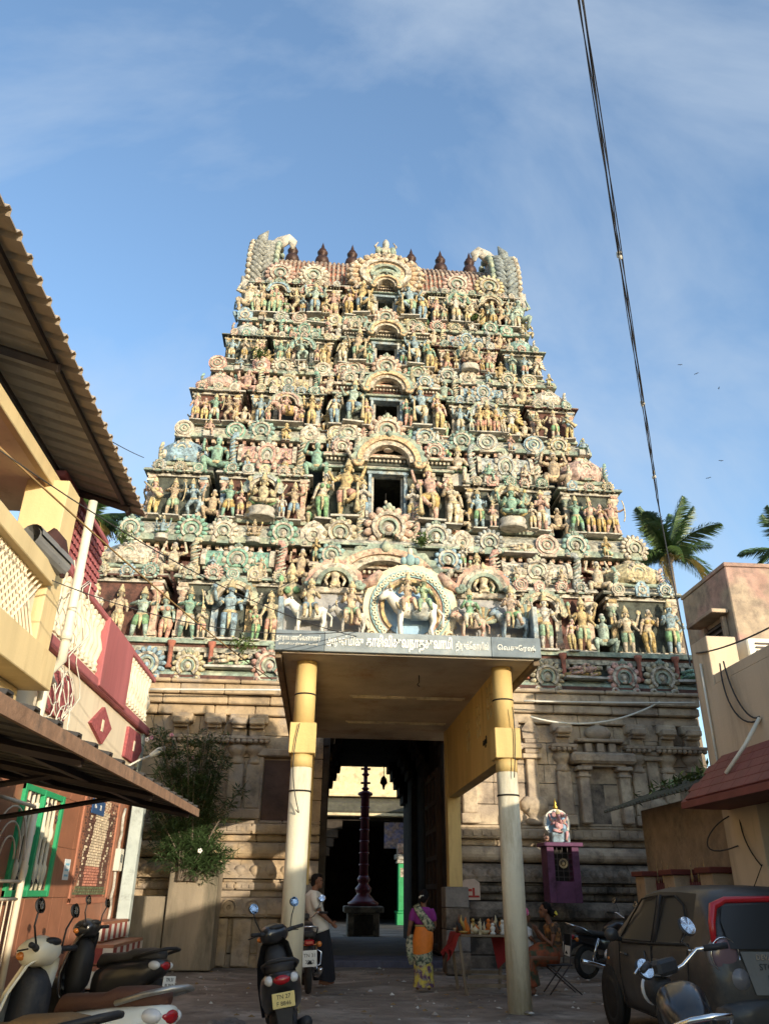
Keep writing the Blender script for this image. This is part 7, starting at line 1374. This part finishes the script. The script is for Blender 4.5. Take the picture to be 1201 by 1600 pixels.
for q in (-1, 1): part(car, 'headlight', cll, lambda m: m.ell((q*0.58, 1.66, 0.72), (0.13, 0.09, 0.09), 12, 7, 0))
# ================================================================ people
skinm = PM('brown_skin', (0.17, 0.075, 0.042), rough=0.55, var=0.12, scale=8, bump=0.05); hairm = PM('black_hair', (0.010, 0.008, 0.008), spec=0.08, rough=0.75, var=0.2, scale=30, bump=0.3, bscale=120)
def solid(par, name, mat, shapes, vox=0.012, it=6):
    """overlapping closed pieces fused into one continuous surface"""
    mb = MB()
    for s in shapes:
        if s[0] == 'e': mb.ell(s[1], s[2], 14, 10, 0)
        elif s[0] == 'f': mb.tube(s[1], s[2], 14, 0, flat=s[3], up=s[4] if len(s) > 4 else None)
        else: mb.tube(s[1], s[2], 12, 0)
    o = mb.build(name, mat, par); r_ = o.modifiers.new('fuse', 'REMESH'); r_.mode = 'VOXEL'; r_.voxel_size = vox; r_.use_smooth_shade = True
    s_ = o.modifiers.new('soft', 'SMOOTH'); s_.factor = 0.5; s_.iterations = it; return o
def hand(p, d, side, s=1.0):
    """palm with four fingers and a thumb pointing along d"""
    p = Vector(p); d = Vector(d).normalized(); w = Vector(side).normalized(); n = d.cross(w); out = [('e', p+d*0.035*s, (0.034*s, 0.034*s, 0.04*s))]
    for i, l in enumerate((0.062, 0.072, 0.068, 0.052)):
        b = p+d*0.06*s+w*(0.028-0.0185*i)*s; out.append(('t', [b, b+d*l*0.5*s+n*0.004, b+d*l*0.95*s+n*0.02*s], [0.0095*s, 0.009*s, 0.0065*s]))
    b = p+d*0.02*s+w*0.034*s; out.append(('t', [b, b+d*0.03*s+w*0.022*s, b+d*0.062*s+w*0.026*s], [0.011*s, 0.010*s, 0.0075*s])); return out
def headset(c, f, s=1.0):
    """head at c facing f: skull, jaw, nose, ears, neck root left to the caller"""
    c = Vector(c); f = Vector(f).normalized(); r_ = f.cross(Vector((0, 0, 1))).normalized(); u = Vector((0, 0, 1))
    return [('e', c+u*0.02*s, (0.082*s, 0.082*s, 0.10*s)), ('e', c+f*0.03*s-u*0.045*s, (0.062*s, 0.062*s, 0.07*s)), ('t', [c+f*0.085*s+u*0.025*s, c+f*0.108*s-u*0.015*s, c+f*0.088*s-u*0.028*s], [0.010*s, 0.016*s, 0.012*s]),
            ('t', [c+f*0.082*s-u*0.055*s-r_*0.022*s, c+f*0.092*s-u*0.055*s, c+f*0.082*s-u*0.055*s+r_*0.022*s], 0.011*s), ('t', [c+f*0.078*s+u*0.042*s-r_*0.045*s, c+f*0.09*s+u*0.045*s, c+f*0.078*s+u*0.042*s+r_*0.045*s], 0.012*s), ('e', c+f*0.075*s-u*0.09*s, (0.025*s, 0.025*s, 0.022*s))]+[('e', c+r_*q*0.082*s-f*0.01*s-u*0.005*s, (0.014*s, 0.022*s, 0.03*s)) for q in (-1, 1)]
def eyes(par, c, f, s=1.0):
    c = Vector(c); f = Vector(f).normalized(); r_ = f.cross(Vector((0, 0, 1))).normalized()
    for q in (-1, 1): mb = MB(); mb.ell(c+f*0.076*s+r_*q*0.033*s+Vector((0, 0, 0.018*s)), (0.013*s, 0.013*s, 0.009*s), 8, 6, 0); mb.build('eye', PM('eye_dark', (0.03, 0.02, 0.018), rough=0.2, bump=0), par)
# ---- man leaning by the left column
mn = empty('person', (0.13, 15.5, 0), 0, 'man in white shirt and black wrapped cloth leaning beside the left column', 'person')
hc = (-0.13, 0, 1.60); F1 = (1, 0.05, -0.08)
solid(mn, 'body', skinm, headset(hc, F1)+[('t', [(-0.17, 0, 1.38), (-0.15, 0, 1.54)], [0.062, 0.055]), ('t', [(-0.16, 0, 1.38), (-0.12, 0, 1.15), (-0.05, 0, 0.92)], [0.13, 0.12, 0.12])]
      + [('t', [(-0.16, q*0.17, 1.38), (-0.12, q*0.22, 1.24), (-0.05, q*0.235, 1.10), (0.06, q*0.21, 1.02), (0.15, q*0.17, 0.95)], [0.055, 0.05, 0.042, 0.038, 0.028]) for q in (-1, 1)]+hand((0.16, -0.165, 0.945), (0.7, 0.1, -0.6), (0.4, 0, 0.6))+hand((0.16, 0.165, 0.945), (0.7, -0.1, -0.6), (0.4, 0, 0.6))
      + [('t', [(-0.03, q*0.09, 0.88), (0.02, q*0.09, 0.5), (0.06+0.04*q, q*0.09, 0.08)], [0.085, 0.06, 0.04]) for q in (-1, 1)]+[('f', [(0.02+0.04*q, q*0.09, 0.045), (0.14+0.04*q, q*0.10, 0.035), (0.21+0.04*q, q*0.10, 0.028)], [0.04, 0.042, 0.02], 0.7) for q in (-1, 1)], 0.011)
eyes(mn, hc, F1)
solid(mn, 'hair', hairm, [('e', (-0.155, 0, 1.635), (0.088, 0.088, 0.095)), ('e', (-0.10, 0, 1.695), (0.07, 0.07, 0.035)), ('e', (-0.19, 0, 1.56), (0.05, 0.07, 0.06))], 0.012, 3)
solid(mn, 'shirt', PM('white_shirt', (0.60, 0.56, 0.49), rough=0.8, var=0.06, bump=0.35, bscale=22), [('f', [(-0.17, 0, 1.45), (-0.18, 0, 1.38), (-0.155, 0, 1.2), (-0.10, 0, 1.02), (-0.03, 0, 0.86), (-0.01, 0, 0.80)], [0.075, 0.155, 0.15, 0.145, 0.155, 0.16], 1.25, (1, 0, 0))]+[('t', [(-0.17, q*0.14, 1.40), (-0.15, q*0.215, 1.30), (-0.09, q*0.245, 1.16)], [0.075, 0.08, 0.078]) for q in (-1, 1)], 0.014)
mb = MB(); prf = [(0.86, -0.03, 0.15, 0.17), (0.6, 0.01, 0.17, 0.19), (0.35, 0.04, 0.18, 0.20), (0.15, 0.06, 0.19, 0.20), (0.07, 0.07, 0.185, 0.19)]; vs = []; N = 40
for z, cx_2, rx_, ry_2 in prf:
    for k in range(N): t = 2*pi*k/N; w_ = 1+0.06*sin(7*t+z*3)*(1-z); vs.append((cx_2+rx_*w_*cos(t), ry_2*w_*sin(t), z+0.02*sin(2*t)*(z < 0.2)))
mb.add(vs, [(i*N+k, i*N+(k+1) % N, (i+1)*N+(k+1) % N, (i+1)*N+k) for i in range(4) for k in range(N)], 0, True); mb.build('wrapped_cloth', PM('black_cloth', (0.012, 0.012, 0.016), rough=0.85, var=0.2, bump=0.3, bscale=30), mn)
# ---- woman in a saree seen from behind
wm = empty('person', (1.82, 14.76, 0), rad(-6), 'woman seen from behind in purple blouse and orange yellow saree at the gateway', 'person')
hc = (0.02, 0.03, 1.36)
solid(wm, 'body', skinm, headset(hc, (0.1, 1, 0), 0.95)+[('t', [(0.01, 0.0, 1.17), (0.015, 0.02, 1.32)], [0.05, 0.045]), ('f', [(0, 0, 1.2), (0, 0, 1.05), (0, 0.0, 0.9), (0, 0, 0.8)], [0.12, 0.12, 0.115, 0.14], 0.75, (1, 0, 0))]
      + [('t', [(-0.14, 0, 1.17), (-0.19, 0.0, 1.03), (-0.215, -0.02, 0.93), (-0.235, 0.02, 0.82), (-0.25, 0.04, 0.72)], [0.05, 0.046, 0.038, 0.032, 0.024]), ('t', [(0.14, 0, 1.17), (0.185, 0.02, 1.03), (0.195, 0.04, 0.93), (0.15, 0.16, 0.88), (0.08, 0.22, 0.90)], [0.05, 0.045, 0.038, 0.032, 0.024])]+hand((-0.25, 0.045, 0.71), (-0.05, 0.1, -1), (0, 1, 0), 0.9)+hand((0.07, 0.225, 0.90), (-1, 0.3, 0.2), (0, 0.4, 1), 0.9)
      + [('t', [(q*0.07, 0, 0.78), (q*0.075, 0, 0.42), (q*0.08, 0, 0.07)], [0.10, 0.06, 0.036]) for q in (-1, 1)]+[('f', [(q*0.09, -0.05, 0.04), (q*0.10, 0.06, 0.035), (q*0.11, 0.15, 0.026)], [0.036, 0.04, 0.02], 0.7) for q in (-1, 1)], 0.011)
eyes(wm, hc, (0.1, 1, 0), 0.95)
solid(wm, 'hair', hairm, [('e', (0.015, 0.0, 1.395), (0.09, 0.088, 0.10)), ('e', (0.01, -0.085, 1.335), (0.06, 0.05, 0.06))], 0.012, 3)
mb = MB(); [mb.ell((-0.055+0.012*k, -0.10, 1.36+0.012*(k % 3)), 0.014, 6, 5, 0) for k in range(6)]; mb.build('hair_flowers', PM('jasmine', (0.6, 0.58, 0.5), bump=0), wm)
solid(wm, 'blouse', PM('purple_blouse', (0.20, 0.022, 0.17), rough=0.7, var=0.12, bump=0.2, bscale=40), [('f', [(0, 0.0, 1.215), (0, 0, 1.16), (0, 0, 1.02), (0, 0, 0.95)], [0.11, 0.155, 0.145, 0.135], 0.75, (1, 0, 0)), ('t', [(-0.13, 0, 1.18), (-0.175, 0.0, 1.09), (-0.195, 0, 1.0)], [0.06, 0.06, 0.054]), ('t', [(0.13, 0, 1.18), (0.172, 0.01, 1.09), (0.19, 0.02, 1.0)], [0.06, 0.06, 0.054])], 0.013)
orange = PM('orange_silk', (0.62, 0.17, 0.02), rough=0.55, var=0.16, scale=6, bump=0.35, bscale=18); yelf = PM('yellow_floral', (0.52, 0.40, 0.05), rough=0.7, var=0.15, scale=14, alt=(0.10, 0.035, 0.10), altth=0.52, grime=0.5, gcol=(0.35, 0.36, 0.24), gscale=4.5, bump=0.3, bscale=30)
flor = PM('dark_floral', (0.05, 0.055, 0.04), rough=0.7, var=0.3, scale=30, alt=(0.40, 0.36, 0.24), altth=0.5, grime=0.55, gcol=(0.08, 0.18, 0.10), gscale=8, bump=0.3)
mb = MB(); N = 48; rows = [(0.93, 0.13, 0.10, 0), (0.82, 0.165, 0.13, 0), (0.70, 0.175, 0.14, 0), (0.56, 0.165, 0.13, 0), (0.47, 0.160, 0.125, 1), (0.40, 0.158, 0.125, 1), (0.24, 0.155, 0.125, 2), (0.10, 0.165, 0.135, 2), (0.045, 0.17, 0.14, 2)]; vs = []
for z, rx_, ry_2, m_ in rows:
    for k in range(N): t = 2*pi*k/N; w_ = 1+(0.05*sin(11*t+z*2)*(0.9-z) if z < 0.8 else 0); vs.append((rx_*w_*cos(t)+0.01*sin(z*9), ry_2*w_*sin(t), z+0.05*sin(t+0.6)*(0.3 < z < 0.6)))
for i in range(len(rows)-1): mb.add([], [], 0); [(mb.f.append([i*N+k, i*N+(k+1) % N, (i+1)*N+(k+1) % N, (i+1)*N+k]), mb.m.append(rows[i+1][3]), mb.s.append(True)) for k in range(N)]
mb.v = [tuple(v) for v in vs]; mb.build('saree_skirt', [orange, flor, yelf], wm)
mb = MB(); P = [(-0.10, 0.09, 1.20), (-0.11, 0.0, 1.245), (-0.085, -0.10, 1.19), (-0.02, -0.135, 1.10), (0.06, -0.135, 1.0), (0.13, -0.11, 0.92), (0.165, -0.04, 0.86)]
mb.tube(P, [0.055, 0.058, 0.06, 0.065, 0.07, 0.075, 0.06], 10, 0, flat=0.25, up=(1, 0, 0.6)); mb.build('saree_drape', flor, wm)
mb = MB(); mb.tube([(-0.21, 0.03, 0.80), (-0.225, -0.02, 0.66), (-0.215, -0.03, 0.50), (-0.20, -0.02, 0.36)], [0.05, 0.062, 0.06, 0.03], 10, 0, flat=0.4); mb.build('saree_end', flor, wm)
mb = MB(); mb.tube([(0.135*cos(t), 0.105*sin(t), 0.93) for t in [2*pi*i/28 for i in range(29)]], 0.013, 6, 0, flat=0.6); mb.build('waistband', PM('gold_band', (0.4, 0.32, 0.12), bump=0), wm)
# ---- seated woman on a chair, facing the stall
sw = empty('person', (3.90, 14.25, 0), 0, 'seated woman with yellow hair flower and dark orange saree behind the right porch column', 'person')
hc = (-0.10, 0, 1.19); F3 = (-1, 0, -0.1)
solid(sw, 'body', skinm, headset(hc, F3, 0.95)+[('t', [(-0.03, 0, 0.98), (-0.08, 0, 1.13)], [0.05, 0.045]), ('t', [(0.02, 0, 0.52), (0.02, 0, 0.75), (-0.03, 0, 0.98)], [0.14, 0.115, 0.12])]
      + [('t', [(-0.03, q*0.15, 0.98), (-0.04, q*0.19, 0.82), (-0.07, q*0.19, 0.70), (-0.19, q*0.14, 0.80), (-0.26, q*0.09, 0.90)], [0.048, 0.044, 0.036, 0.031, 0.023]) for q in (-1, 1)]+hand((-0.265, -0.085, 0.91), (-0.5, 0.2, 0.8), (0, 1, 0), 0.9)+hand((-0.265, 0.085, 0.91), (-0.5, -0.2, 0.8), (0, 1, 0), 0.9)
      + [('t', [(0.02, q*0.09, 0.53), (-0.22, q*0.10, 0.53), (-0.42, q*0.10, 0.50), (-0.42, q*0.10, 0.28), (-0.40, q*0.10, 0.08)], [0.09, 0.08, 0.06, 0.05, 0.036]) for q in (-1, 1)]+[('f', [(-0.37, q*0.10, 0.04), (-0.48, q*0.10, 0.035), (-0.56, q*0.10, 0.026)], [0.036, 0.04, 0.02], 0.7) for q in (-1, 1)], 0.011)
eyes(sw, hc, F3, 0.95)
solid(sw, 'hair', hairm, [('e', (-0.075, 0, 1.225), (0.09, 0.088, 0.098)), ('e', (0.03, 0, 1.15), (0.06, 0.06, 0.06))], 0.012, 3)
mb = MB(); [mb.ell((0.06+0.02*cos(k), -0.055+0.01*k, 1.14+0.025*sin(k*1.3)), 0.022, 7, 5, 0) for k in range(6)]; mb.build('hair_flower', PM('yellow_flower', (0.7, 0.55, 0.08), bump=0), sw)
flor2 = PM('dark_orange_floral', (0.06, 0.035, 0.02), rough=0.7, var=0.3, scale=20, alt=(0.30, 0.13, 0.04), altth=0.53, bump=0.3)
solid(sw, 'blouse', flor2, [('t', [(-0.03, 0, 1.0), (0.0, 0, 0.9), (0.03, 0, 0.66)], [0.12, 0.14, 0.13])]+[('t', [(-0.03, q*0.14, 0.98), (-0.04, q*0.19, 0.84)], [0.06, 0.056]) for q in (-1, 1)], 0.014)
solid(sw, 'saree_skirt', PM('rust_saree', (0.22, 0.055, 0.02), rough=0.7, var=0.3, scale=9, alt=(0.05, 0.06, 0.03), altth=0.55, bump=0.3, bscale=20), [('t', [(0.07, 0, 0.56), (0.0, 0, 0.56), (-0.22, 0, 0.55), (-0.42, 0, 0.5), (-0.45, 0, 0.34), (-0.42, 0, 0.10)], [0.15, 0.185, 0.18, 0.15, 0.16, 0.17])], 0.016)
# chair under her
ch = empty('metal_chair', (3.94, 14.25, 0), 0, 'black metal folding chair under the seated woman', 'chair')
part(ch, 'seat', blkp, lambda m: m.box(-0.2, 0.2, -0.2, 0.2, 0.405, 0.425, 0, 0.008)); part(ch, 'backrest', blkp, lambda m: m.box(0.205, 0.225, -0.19, 0.19, 0.68, 0.86, 0, 0.008))
for q in (-1, 1):
    part(ch, 'leg', steel, lambda m: m.tube([(0.22, q*0.19, 0.86), (0.16, q*0.19, 0.42), (-0.2, q*0.19, 0.01)], 0.011, 6, 0)); part(ch, 'leg', steel, lambda m: m.tube([(-0.18, q*0.175, 0.41), (0.32, q*0.175, 0.01)], 0.011, 6, 0))
# ---- child with pink cap in front of her
kd = empty('person', (3.50, 14.50, 0), 0, 'small person in pink cap and white shirt half hidden by the right porch column', 'person')
hc = (0.02, 0, 1.10); F4 = (1, 0, 0)
solid(kd, 'body', skinm, headset(hc, F4, 0.85)+[('t', [(0, 0, 0.9), (0.01, 0, 1.04)], [0.04, 0.04]), ('t', [(0, 0, 0.55), (0, 0, 0.9)], [0.1, 0.1])]+[('t', [(0, q*0.12, 0.9), (0.06, q*0.15, 0.78), (0.16, q*0.1, 0.70)], [0.04, 0.035, 0.022]) for q in (-1, 1)]+hand((0.165, -0.1, 0.70), (1, 0, -0.2), (0, 1, 0), 0.75)+hand((0.165, 0.1, 0.70), (1, 0, -0.2), (0, 1, 0), 0.75)+[('t', [(0, q*0.07, 0.56), (0.02, q*0.07, 0.3), (0, q*0.07, 0.06)], [0.07, 0.05, 0.035]) for q in (-1, 1)]+[('f', [(0, q*0.07, 0.035), (0.12, q*0.07, 0.025)], [0.035, 0.025], 0.7) for q in (-1, 1)], 0.011)
eyes(kd, hc, F4, 0.85)
solid(kd, 'cap', PM('pink_knit', (0.62, 0.10, 0.22), rough=0.9, var=0.2, scale=20, alt=(0.65, 0.45, 0.5), altth=0.55, bump=0.4), [('e', (0.0, 0, 1.155), (0.092, 0.092, 0.085)), ('t', [(0.0, 0, 1.11), (0.0, 0, 1.14)], [0.092, 0.095])], 0.013, 3)
solid(kd, 'shirt', PM('pale_shirt', (0.55, 0.52, 0.48), bump=0.2), [('t', [(0, 0, 0.95), (0, 0, 0.9), (0, 0, 0.5)], [0.06, 0.125, 0.14])]+[('t', [(0, q*0.11, 0.91), (0.05, q*0.145, 0.80)], [0.055, 0.052]) for q in (-1, 1)], 0.014)
solid(kd, 'trousers', PM('dark_trousers', (0.03, 0.03, 0.04), bump=0.2), [('t', [(0, q*0.06, 0.54), (0.02, q*0.07, 0.3), (0, q*0.07, 0.1)], [0.095, 0.075, 0.06]) for q in (-1, 1)], 0.014)
# ================================================================ stall table with goods
wood = PM('weathered_wood', (0.19, 0.14, 0.09), var=0.25, scale=6, bump=0.3, streak=True); redc = PM('red_cloth', (0.26, 0.02, 0.02), rough=0.8, var=0.2, bump=0.3)
tb = empty('stall_table', (2.78, 14.3, 0), 0, 'wooden trestle stall table with red cloth left of the right porch column', 'table')
part(tb, 'table_top', wood, lambda m: m.box(-0.44, 0.46, -0.25, 0.75, 0.80, 0.835, 0, 0.006))
for x in (-0.36, 0.34):
    for y in (-0.2, 0.65): part(tb, 'leg', wood, lambda m: m.box(-0.022, 0.022, -0.022, 0.022, 0, 0.80, 0, M=TR(x, y, 0) @ Matrix.Rotation(0.12*(1 if x > 0 else -1), 4, 'Y')))
for z, y in ((0.22, -0.2), (0.10, -0.2), (0.22, 0.65)): part(tb, 'cross_bar', wood, lambda m: m.box(-0.34, 0.34, y-0.015, y+0.015, z, z+0.05, 0))
N = 14; vs = []
for i in range(N+1):
    y = -0.24+1.0*i/N
    for j, (x, z) in enumerate(((-0.3, 0.841), (-0.445, 0.842), (-0.47, 0.80), (-0.52, 0.66+0.05*sin(i*1.7)), (-0.60+0.03*sin(i*2.1), 0.52+0.10*sin(i*0.9)))): vs.append((x, y, z))
mb = MB(); mb.add(vs, [(i*5+j, i*5+j+1, i*5+j+6, i*5+j+5) for i in range(N) for j in range(4)], 0, True); mb.build('red_cloth', redc, tb)
part(tb, 'red_cloth', redc, lambda m: m.add([(0.2, 0.5, 0.80), (0.45, 0.5, 0.80), (0.47, 0.48, 0.45), (0.3, 0.5, 0.30)], [(0, 1, 2, 3)], 0))
r = random.Random(12); goods = [PM('goods_ivory', (0.5, 0.42, 0.26), bump=0.1), PM('goods_brown', (0.16, 0.07, 0.035), bump=0.1), PM('goods_brass', (0.42, 0.28, 0.08), rough=0.4, metal=0.5, bump=0.1), PM('goods_black', (0.03, 0.03, 0.03), bump=0.1), PM('goods_white', (0.6, 0.58, 0.52), bump=0.1), PM('goods_orange', (0.55, 0.16, 0.03), bump=0.1)]
KIND = [('small_figurine', lambda m: (m.lathe([(0.035, 0), (0.04, 0.02), (0.02, 0.04), (0.03, 0.07), (0.035, 0.1), (0.015, 0.125)], 9, 0), m.ell((0, 0, 0.145), 0.025, 8, 6, 0)), 'figurine'), ('incense_cone', lambda m: m.lathe([(0.03, 0), (0.03, 0.01), (0.012, 0.05), (0.02, 0.08), (0.001, 0.17)], 9, 0), 'incense holder'), ('carved_horn', lambda m: m.tube([(0, 0, 0.01), (0.03, 0, 0.08), (0.08, 0, 0.14), (0.07, 0, 0.2)], [0.035, 0.03, 0.02, 0.004], 8, 0), 'carving'), ('bead_bowl', lambda m: m.lathe([(0.03, 0), (0.06, 0.03), (0.065, 0.05), (0.055, 0.045), (0.001, 0.03)], 12, 0), 'bowl'), ('conch_shell', lambda m: m.lathe([(0.001, 0), (0.02, 0.02), (0.05, 0.05), (0.03, 0.09), (0.015, 0.1), (0.001, 0.13)], 9, 0), 'shell')]
cn = ['ivory', 'brown', 'brass', 'black', 'white', 'orange']
for i in range(36):
    k = r.randrange(5); c = r.choice([0, 0, 1, 2, 2, 3, 4, 5]); col_, row_ = i % 9, i//9; mb = MB(); KIND[k][1](mb)
    o = mb.build(KIND[k][0], goods[c], None, (2.40+0.092*col_+r.uniform(-0.02, 0.02), 14.12+0.2*row_+r.uniform(-0.03, 0.03), 0.8365), r.uniform(0, 6)); o.scale = (1.25, 1.25, r.uniform(0.9, 1.5))
    tag(o, '%s %s, %s in the %s row of goods on the stall table' % (cn[c], KIND[k][0].replace('_', ' '), ('first', 'second', 'third', 'fourth', 'fifth', 'sixth', 'seventh', 'eighth', 'ninth')[col_]+' from left', ('front', 'second', 'third', 'back')[row_]), KIND[k][2], 'goods on the stall table')
tr = MB(); tr.box(-0.26, 0.16, -0.09, 0.09, 0.0, 0.012, 0); 
# purple wayside shrine with a seated stucco elephant-headed figure
pur = PM('purple_paint', (0.12, 0.045, 0.095), rough=0.75, var=0.2, grime=0.4, gcol=(0.03, 0.015, 0.02), gscale=0.8, bump=0.2)
sr = empty('wayside_shrine', (5.38, 18.5, 1.27), 0, 'small purple shrine with painted seated deity figure against the right stone base', 'shrine')
part(sr, 'pedestal', pur, lambda m: (m.box(-0.36, -0.20, -0.2, 0.3, 0, 1.12, 0, 0.01), m.box(0.20, 0.36, -0.2, 0.3, 0, 1.12, 0, 0.01), m.box(-0.20, 0.20, -0.2, 0.3, 0, 0.42, 0, 0), m.box(-0.2, 0.2, 0.1, 0.3, 0.42, 1.12, 0, 0)))
part(sr, 'pedestal_top', pur, lambda m: m.box(-0.44, 0.44, -0.3, 0.32, 1.12, 1.2, 0, 0.012)); part(sr, 'niche_back', void, lambda m: m.box(-0.19, 0.19, 0.06, 0.09, 0.43, 1.11, 0))
gr_ = part(sr, 'grille', steel, lambda m: [m.box(-0.19, 0.19, -0.16, -0.15, 0.5+0.12*k, 0.515+0.12*k, 0) for k in range(5)]+[m.box(-0.13+0.12*k, -0.118+0.12*k, -0.163, -0.152, 0.43, 1.11, 0) for k in range(3)]); gr_['kind'] = 'stuff'
part(sr, 'gold_emblem', ochre, lambda m: (m.arc((0, 0.78), 0.06, 0.10, 0, 2*pi-0.001, -0.18, -0.165, 16, 0), m.ell((0, -0.17, 0.78), (0.04, 0.02, 0.05), 8, 6, 0)))
part(sr, 'halo', skyb, lambda m: m.prism([(0.26*cos(t), 1.62+0.27*sin(t)) for t in [2*pi*i/24 for i in range(24)]], 0.1, 0.14, 0)); part(sr, 'halo_rim', white_s, lambda m: m.arc((0, 1.62), 0.25, 0.30, 0, 2*pi-0.001, 0.06, 0.16, 24, 0))
mb = MB(); figure(mb, (0, 0, 0), 0.85, hip=(0, 0, 0.16), sh=(0, 0, 0.40), belly=0.05, legs=[((-0.2, -0.15, 0.15), (0.02, -0.2, 0.1)), ((0.16, -0.18, 0.12), (0.12, -0.2, -0.1))], arms=[((0.2, -0.02, 0.3), (0.18, -0.15, 0.24)), ((-0.2, -0.02, 0.3), (-0.18, -0.15, 0.32)), ((0.2, 0.03, 0.4), (0.24, 0, 0.54)), ((-0.2, 0.03, 0.4), (-0.24, 0, 0.54))], crown=2)
for q in (-1, 1): mb.ell((q*0.09, 0.0, 0.46), (0.06, 0.015, 0.06), 8, 6, 0)
mb.tube([(0, -0.05, 0.46), (0.0, -0.1, 0.38), (0.03, -0.12, 0.30), (0.07, -0.11, 0.27)], [0.03, 0.028, 0.022, 0.012], 8, 0); inst('seated_figure', mb.mesh('seated_figure', SM), sr, (0, -0.05, 1.33), 0, 1, (0.62, 0.33, 0.33)); part(sr, 'figure_plinth', blue, lambda m: m.box(-0.2, 0.2, -0.18, 0.12, 1.2, 1.42, 0, 0.02))
part(sr, 'brass_finial', PM('brass', (0.5, 0.33, 0.06), rough=0.35, metal=0.8, bump=0), lambda m: m.lathe([(0.03, 1.90), (0.06, 1.96), (0.02, 2.02), (0.03, 2.05), (0.001, 2.16)], 12, 0, (0, 0.1, 0)))
part(sr, 'mouse_figure', pink, lambda m: (m.ell((-0.32, -0.1, 1.28), (0.06, 0.09, 0.06), 8, 6, 0), m.ell((-0.32, -0.2, 1.3), (0.035, 0.05, 0.035), 8, 6, 0), m.tube([(-0.32, -0.01, 1.25), (-0.32, 0.08, 1.33), (-0.32, 0.06, 1.4)], 0.012, 5, 0)))
mb = MB(); mb.box(-0.2, 0.2, -0.12, 0.12, 0, 0.14, 0, 0.01); o = mb.build('white_box', white_s, None, (5.25, 18.75, 1.305), 0.1); tag(o, 'small white box on the stone ledge below the purple shrine', 'box')
mb = MB(); mb.prism([(-0.22, 0), (0.22, 0), (0.22, 0.34), (0.1, 0.42), (-0.12, 0.40), (-0.22, 0.32)], 0, 0.05, 0); mb.box(-0.2, 0.2, -0.006, -0.001, 0.05, 0.09, 1); mb.box(-0.12, -0.07, -0.006, -0.001, 0.09, 0.24, 1); mb.box(0.05, 0.10, -0.006, -0.001, 0.09, 0.24, 1); mb.box(-0.06, 0.04, -0.006, -0.001, 0.17, 0.22, 1)
o = mb.build('painted_slab', [PM('slab_pink', (0.5, 0.38, 0.3), bump=0.2), redl], None, (3.35, 18.0, 1.30)); tag(o, 'small painted stone slab with red marks beside the yellow rear pillar', 'stone slab')
o.location = (3.36, 18.72, 1.305)
# litter: crumpled cloth and bag left of the middle scooter
mb = MB(); r = random.Random(3)
for k in range(9): mb.ell((r.uniform(-0.25, 0.25), r.uniform(-0.15, 0.15), r.uniform(0.02, 0.1)), (r.uniform(0.07, 0.16), r.uniform(0.05, 0.12), r.uniform(0.03, 0.08)), 9, 7, 0)
o = mb.build('crumpled_bag', PM('dirty_bag', (0.16, 0.14, 0.125), var=0.5, scale=7, bump=1.0, bscale=22), None, (-0.95, 10.3, 0.0)); rm_ = o.modifiers.new('fuse', 'REMESH'); rm_.mode = 'VOXEL'; rm_.voxel_size = 0.016; rm_.use_smooth_shade = True; tag(o, 'crumpled pale rag bundle on the ground left of the middle scooter', 'rag')
mb = MB(); mb.tube([(0, 0, 0), (0, 0, 0.5)], 0.04, 10, 0); mb.lathe([(0.045, 0.5), (0.06, 0.52), (0.06, 0.64), (0.001, 0.66)], 12, 1); o = mb.build('pipe_vent', [pipew, steel], None, (-0.55, 18.85, 1.05)); tag(o, 'short white vent pipe with dark cap beside the left porch column', 'pipe')
# tube lamp on the shed eave etc.: loose twig heap left out; small potted plants by the gate
for i, y in enumerate((12.3, 13.5)):
    e = empty('potted_plant', (5.3, y, 0.96-0.96), 0, ('small spiky potted plant by the yard gate, nearer one', 'small spiky potted plant by the yard gate, farther one')[i], 'plant', 'potted plants by the gate')
    part(e, 'pot', terr, lambda m: m.lathe([(0.10, 0), (0.15, 0.26), (0.165, 0.26), (0.165, 0.30), (0.12, 0.28)], 14, 0)); mb = MB(); rr = random.Random(i)
    for k in range(60): a = rr.uniform(0, 2*pi); d = Vector((cos(a)*rr.uniform(0.1, 0.6), sin(a)*rr.uniform(0.1, 0.6), 1)).normalized(); q = Vector((0, 0, 0.26)); l = rr.uniform(0.3, 0.85); w_ = Vector((-sin(a), cos(a), 0))*0.014; mb.add([q-w_, q+w_, q+d*l], [(0, 1, 2)], 0)
    tag(mb.build('leaves', weed, e), None, None, None, 'stuff')

# ---------------------------------------------------------------- lettering becomes plain mesh
bpy.context.view_layer.update(); dg = bpy.context.evaluated_depsgraph_get()
for o in TEXTS:
    me = bpy.data.meshes.new_from_object(o.evaluated_get(dg)); n = inst(o.name.split('.')[0], me, o.parent); n.location = o.location; n.rotation_euler = o.rotation_euler; n.scale = o.scale
    if 'fw' in o: n.scale.x = o['fw']/max(0.01, max(v.co.x for v in me.vertices)-min(v.co.x for v in me.vertices))
    bpy.data.objects.remove(o)
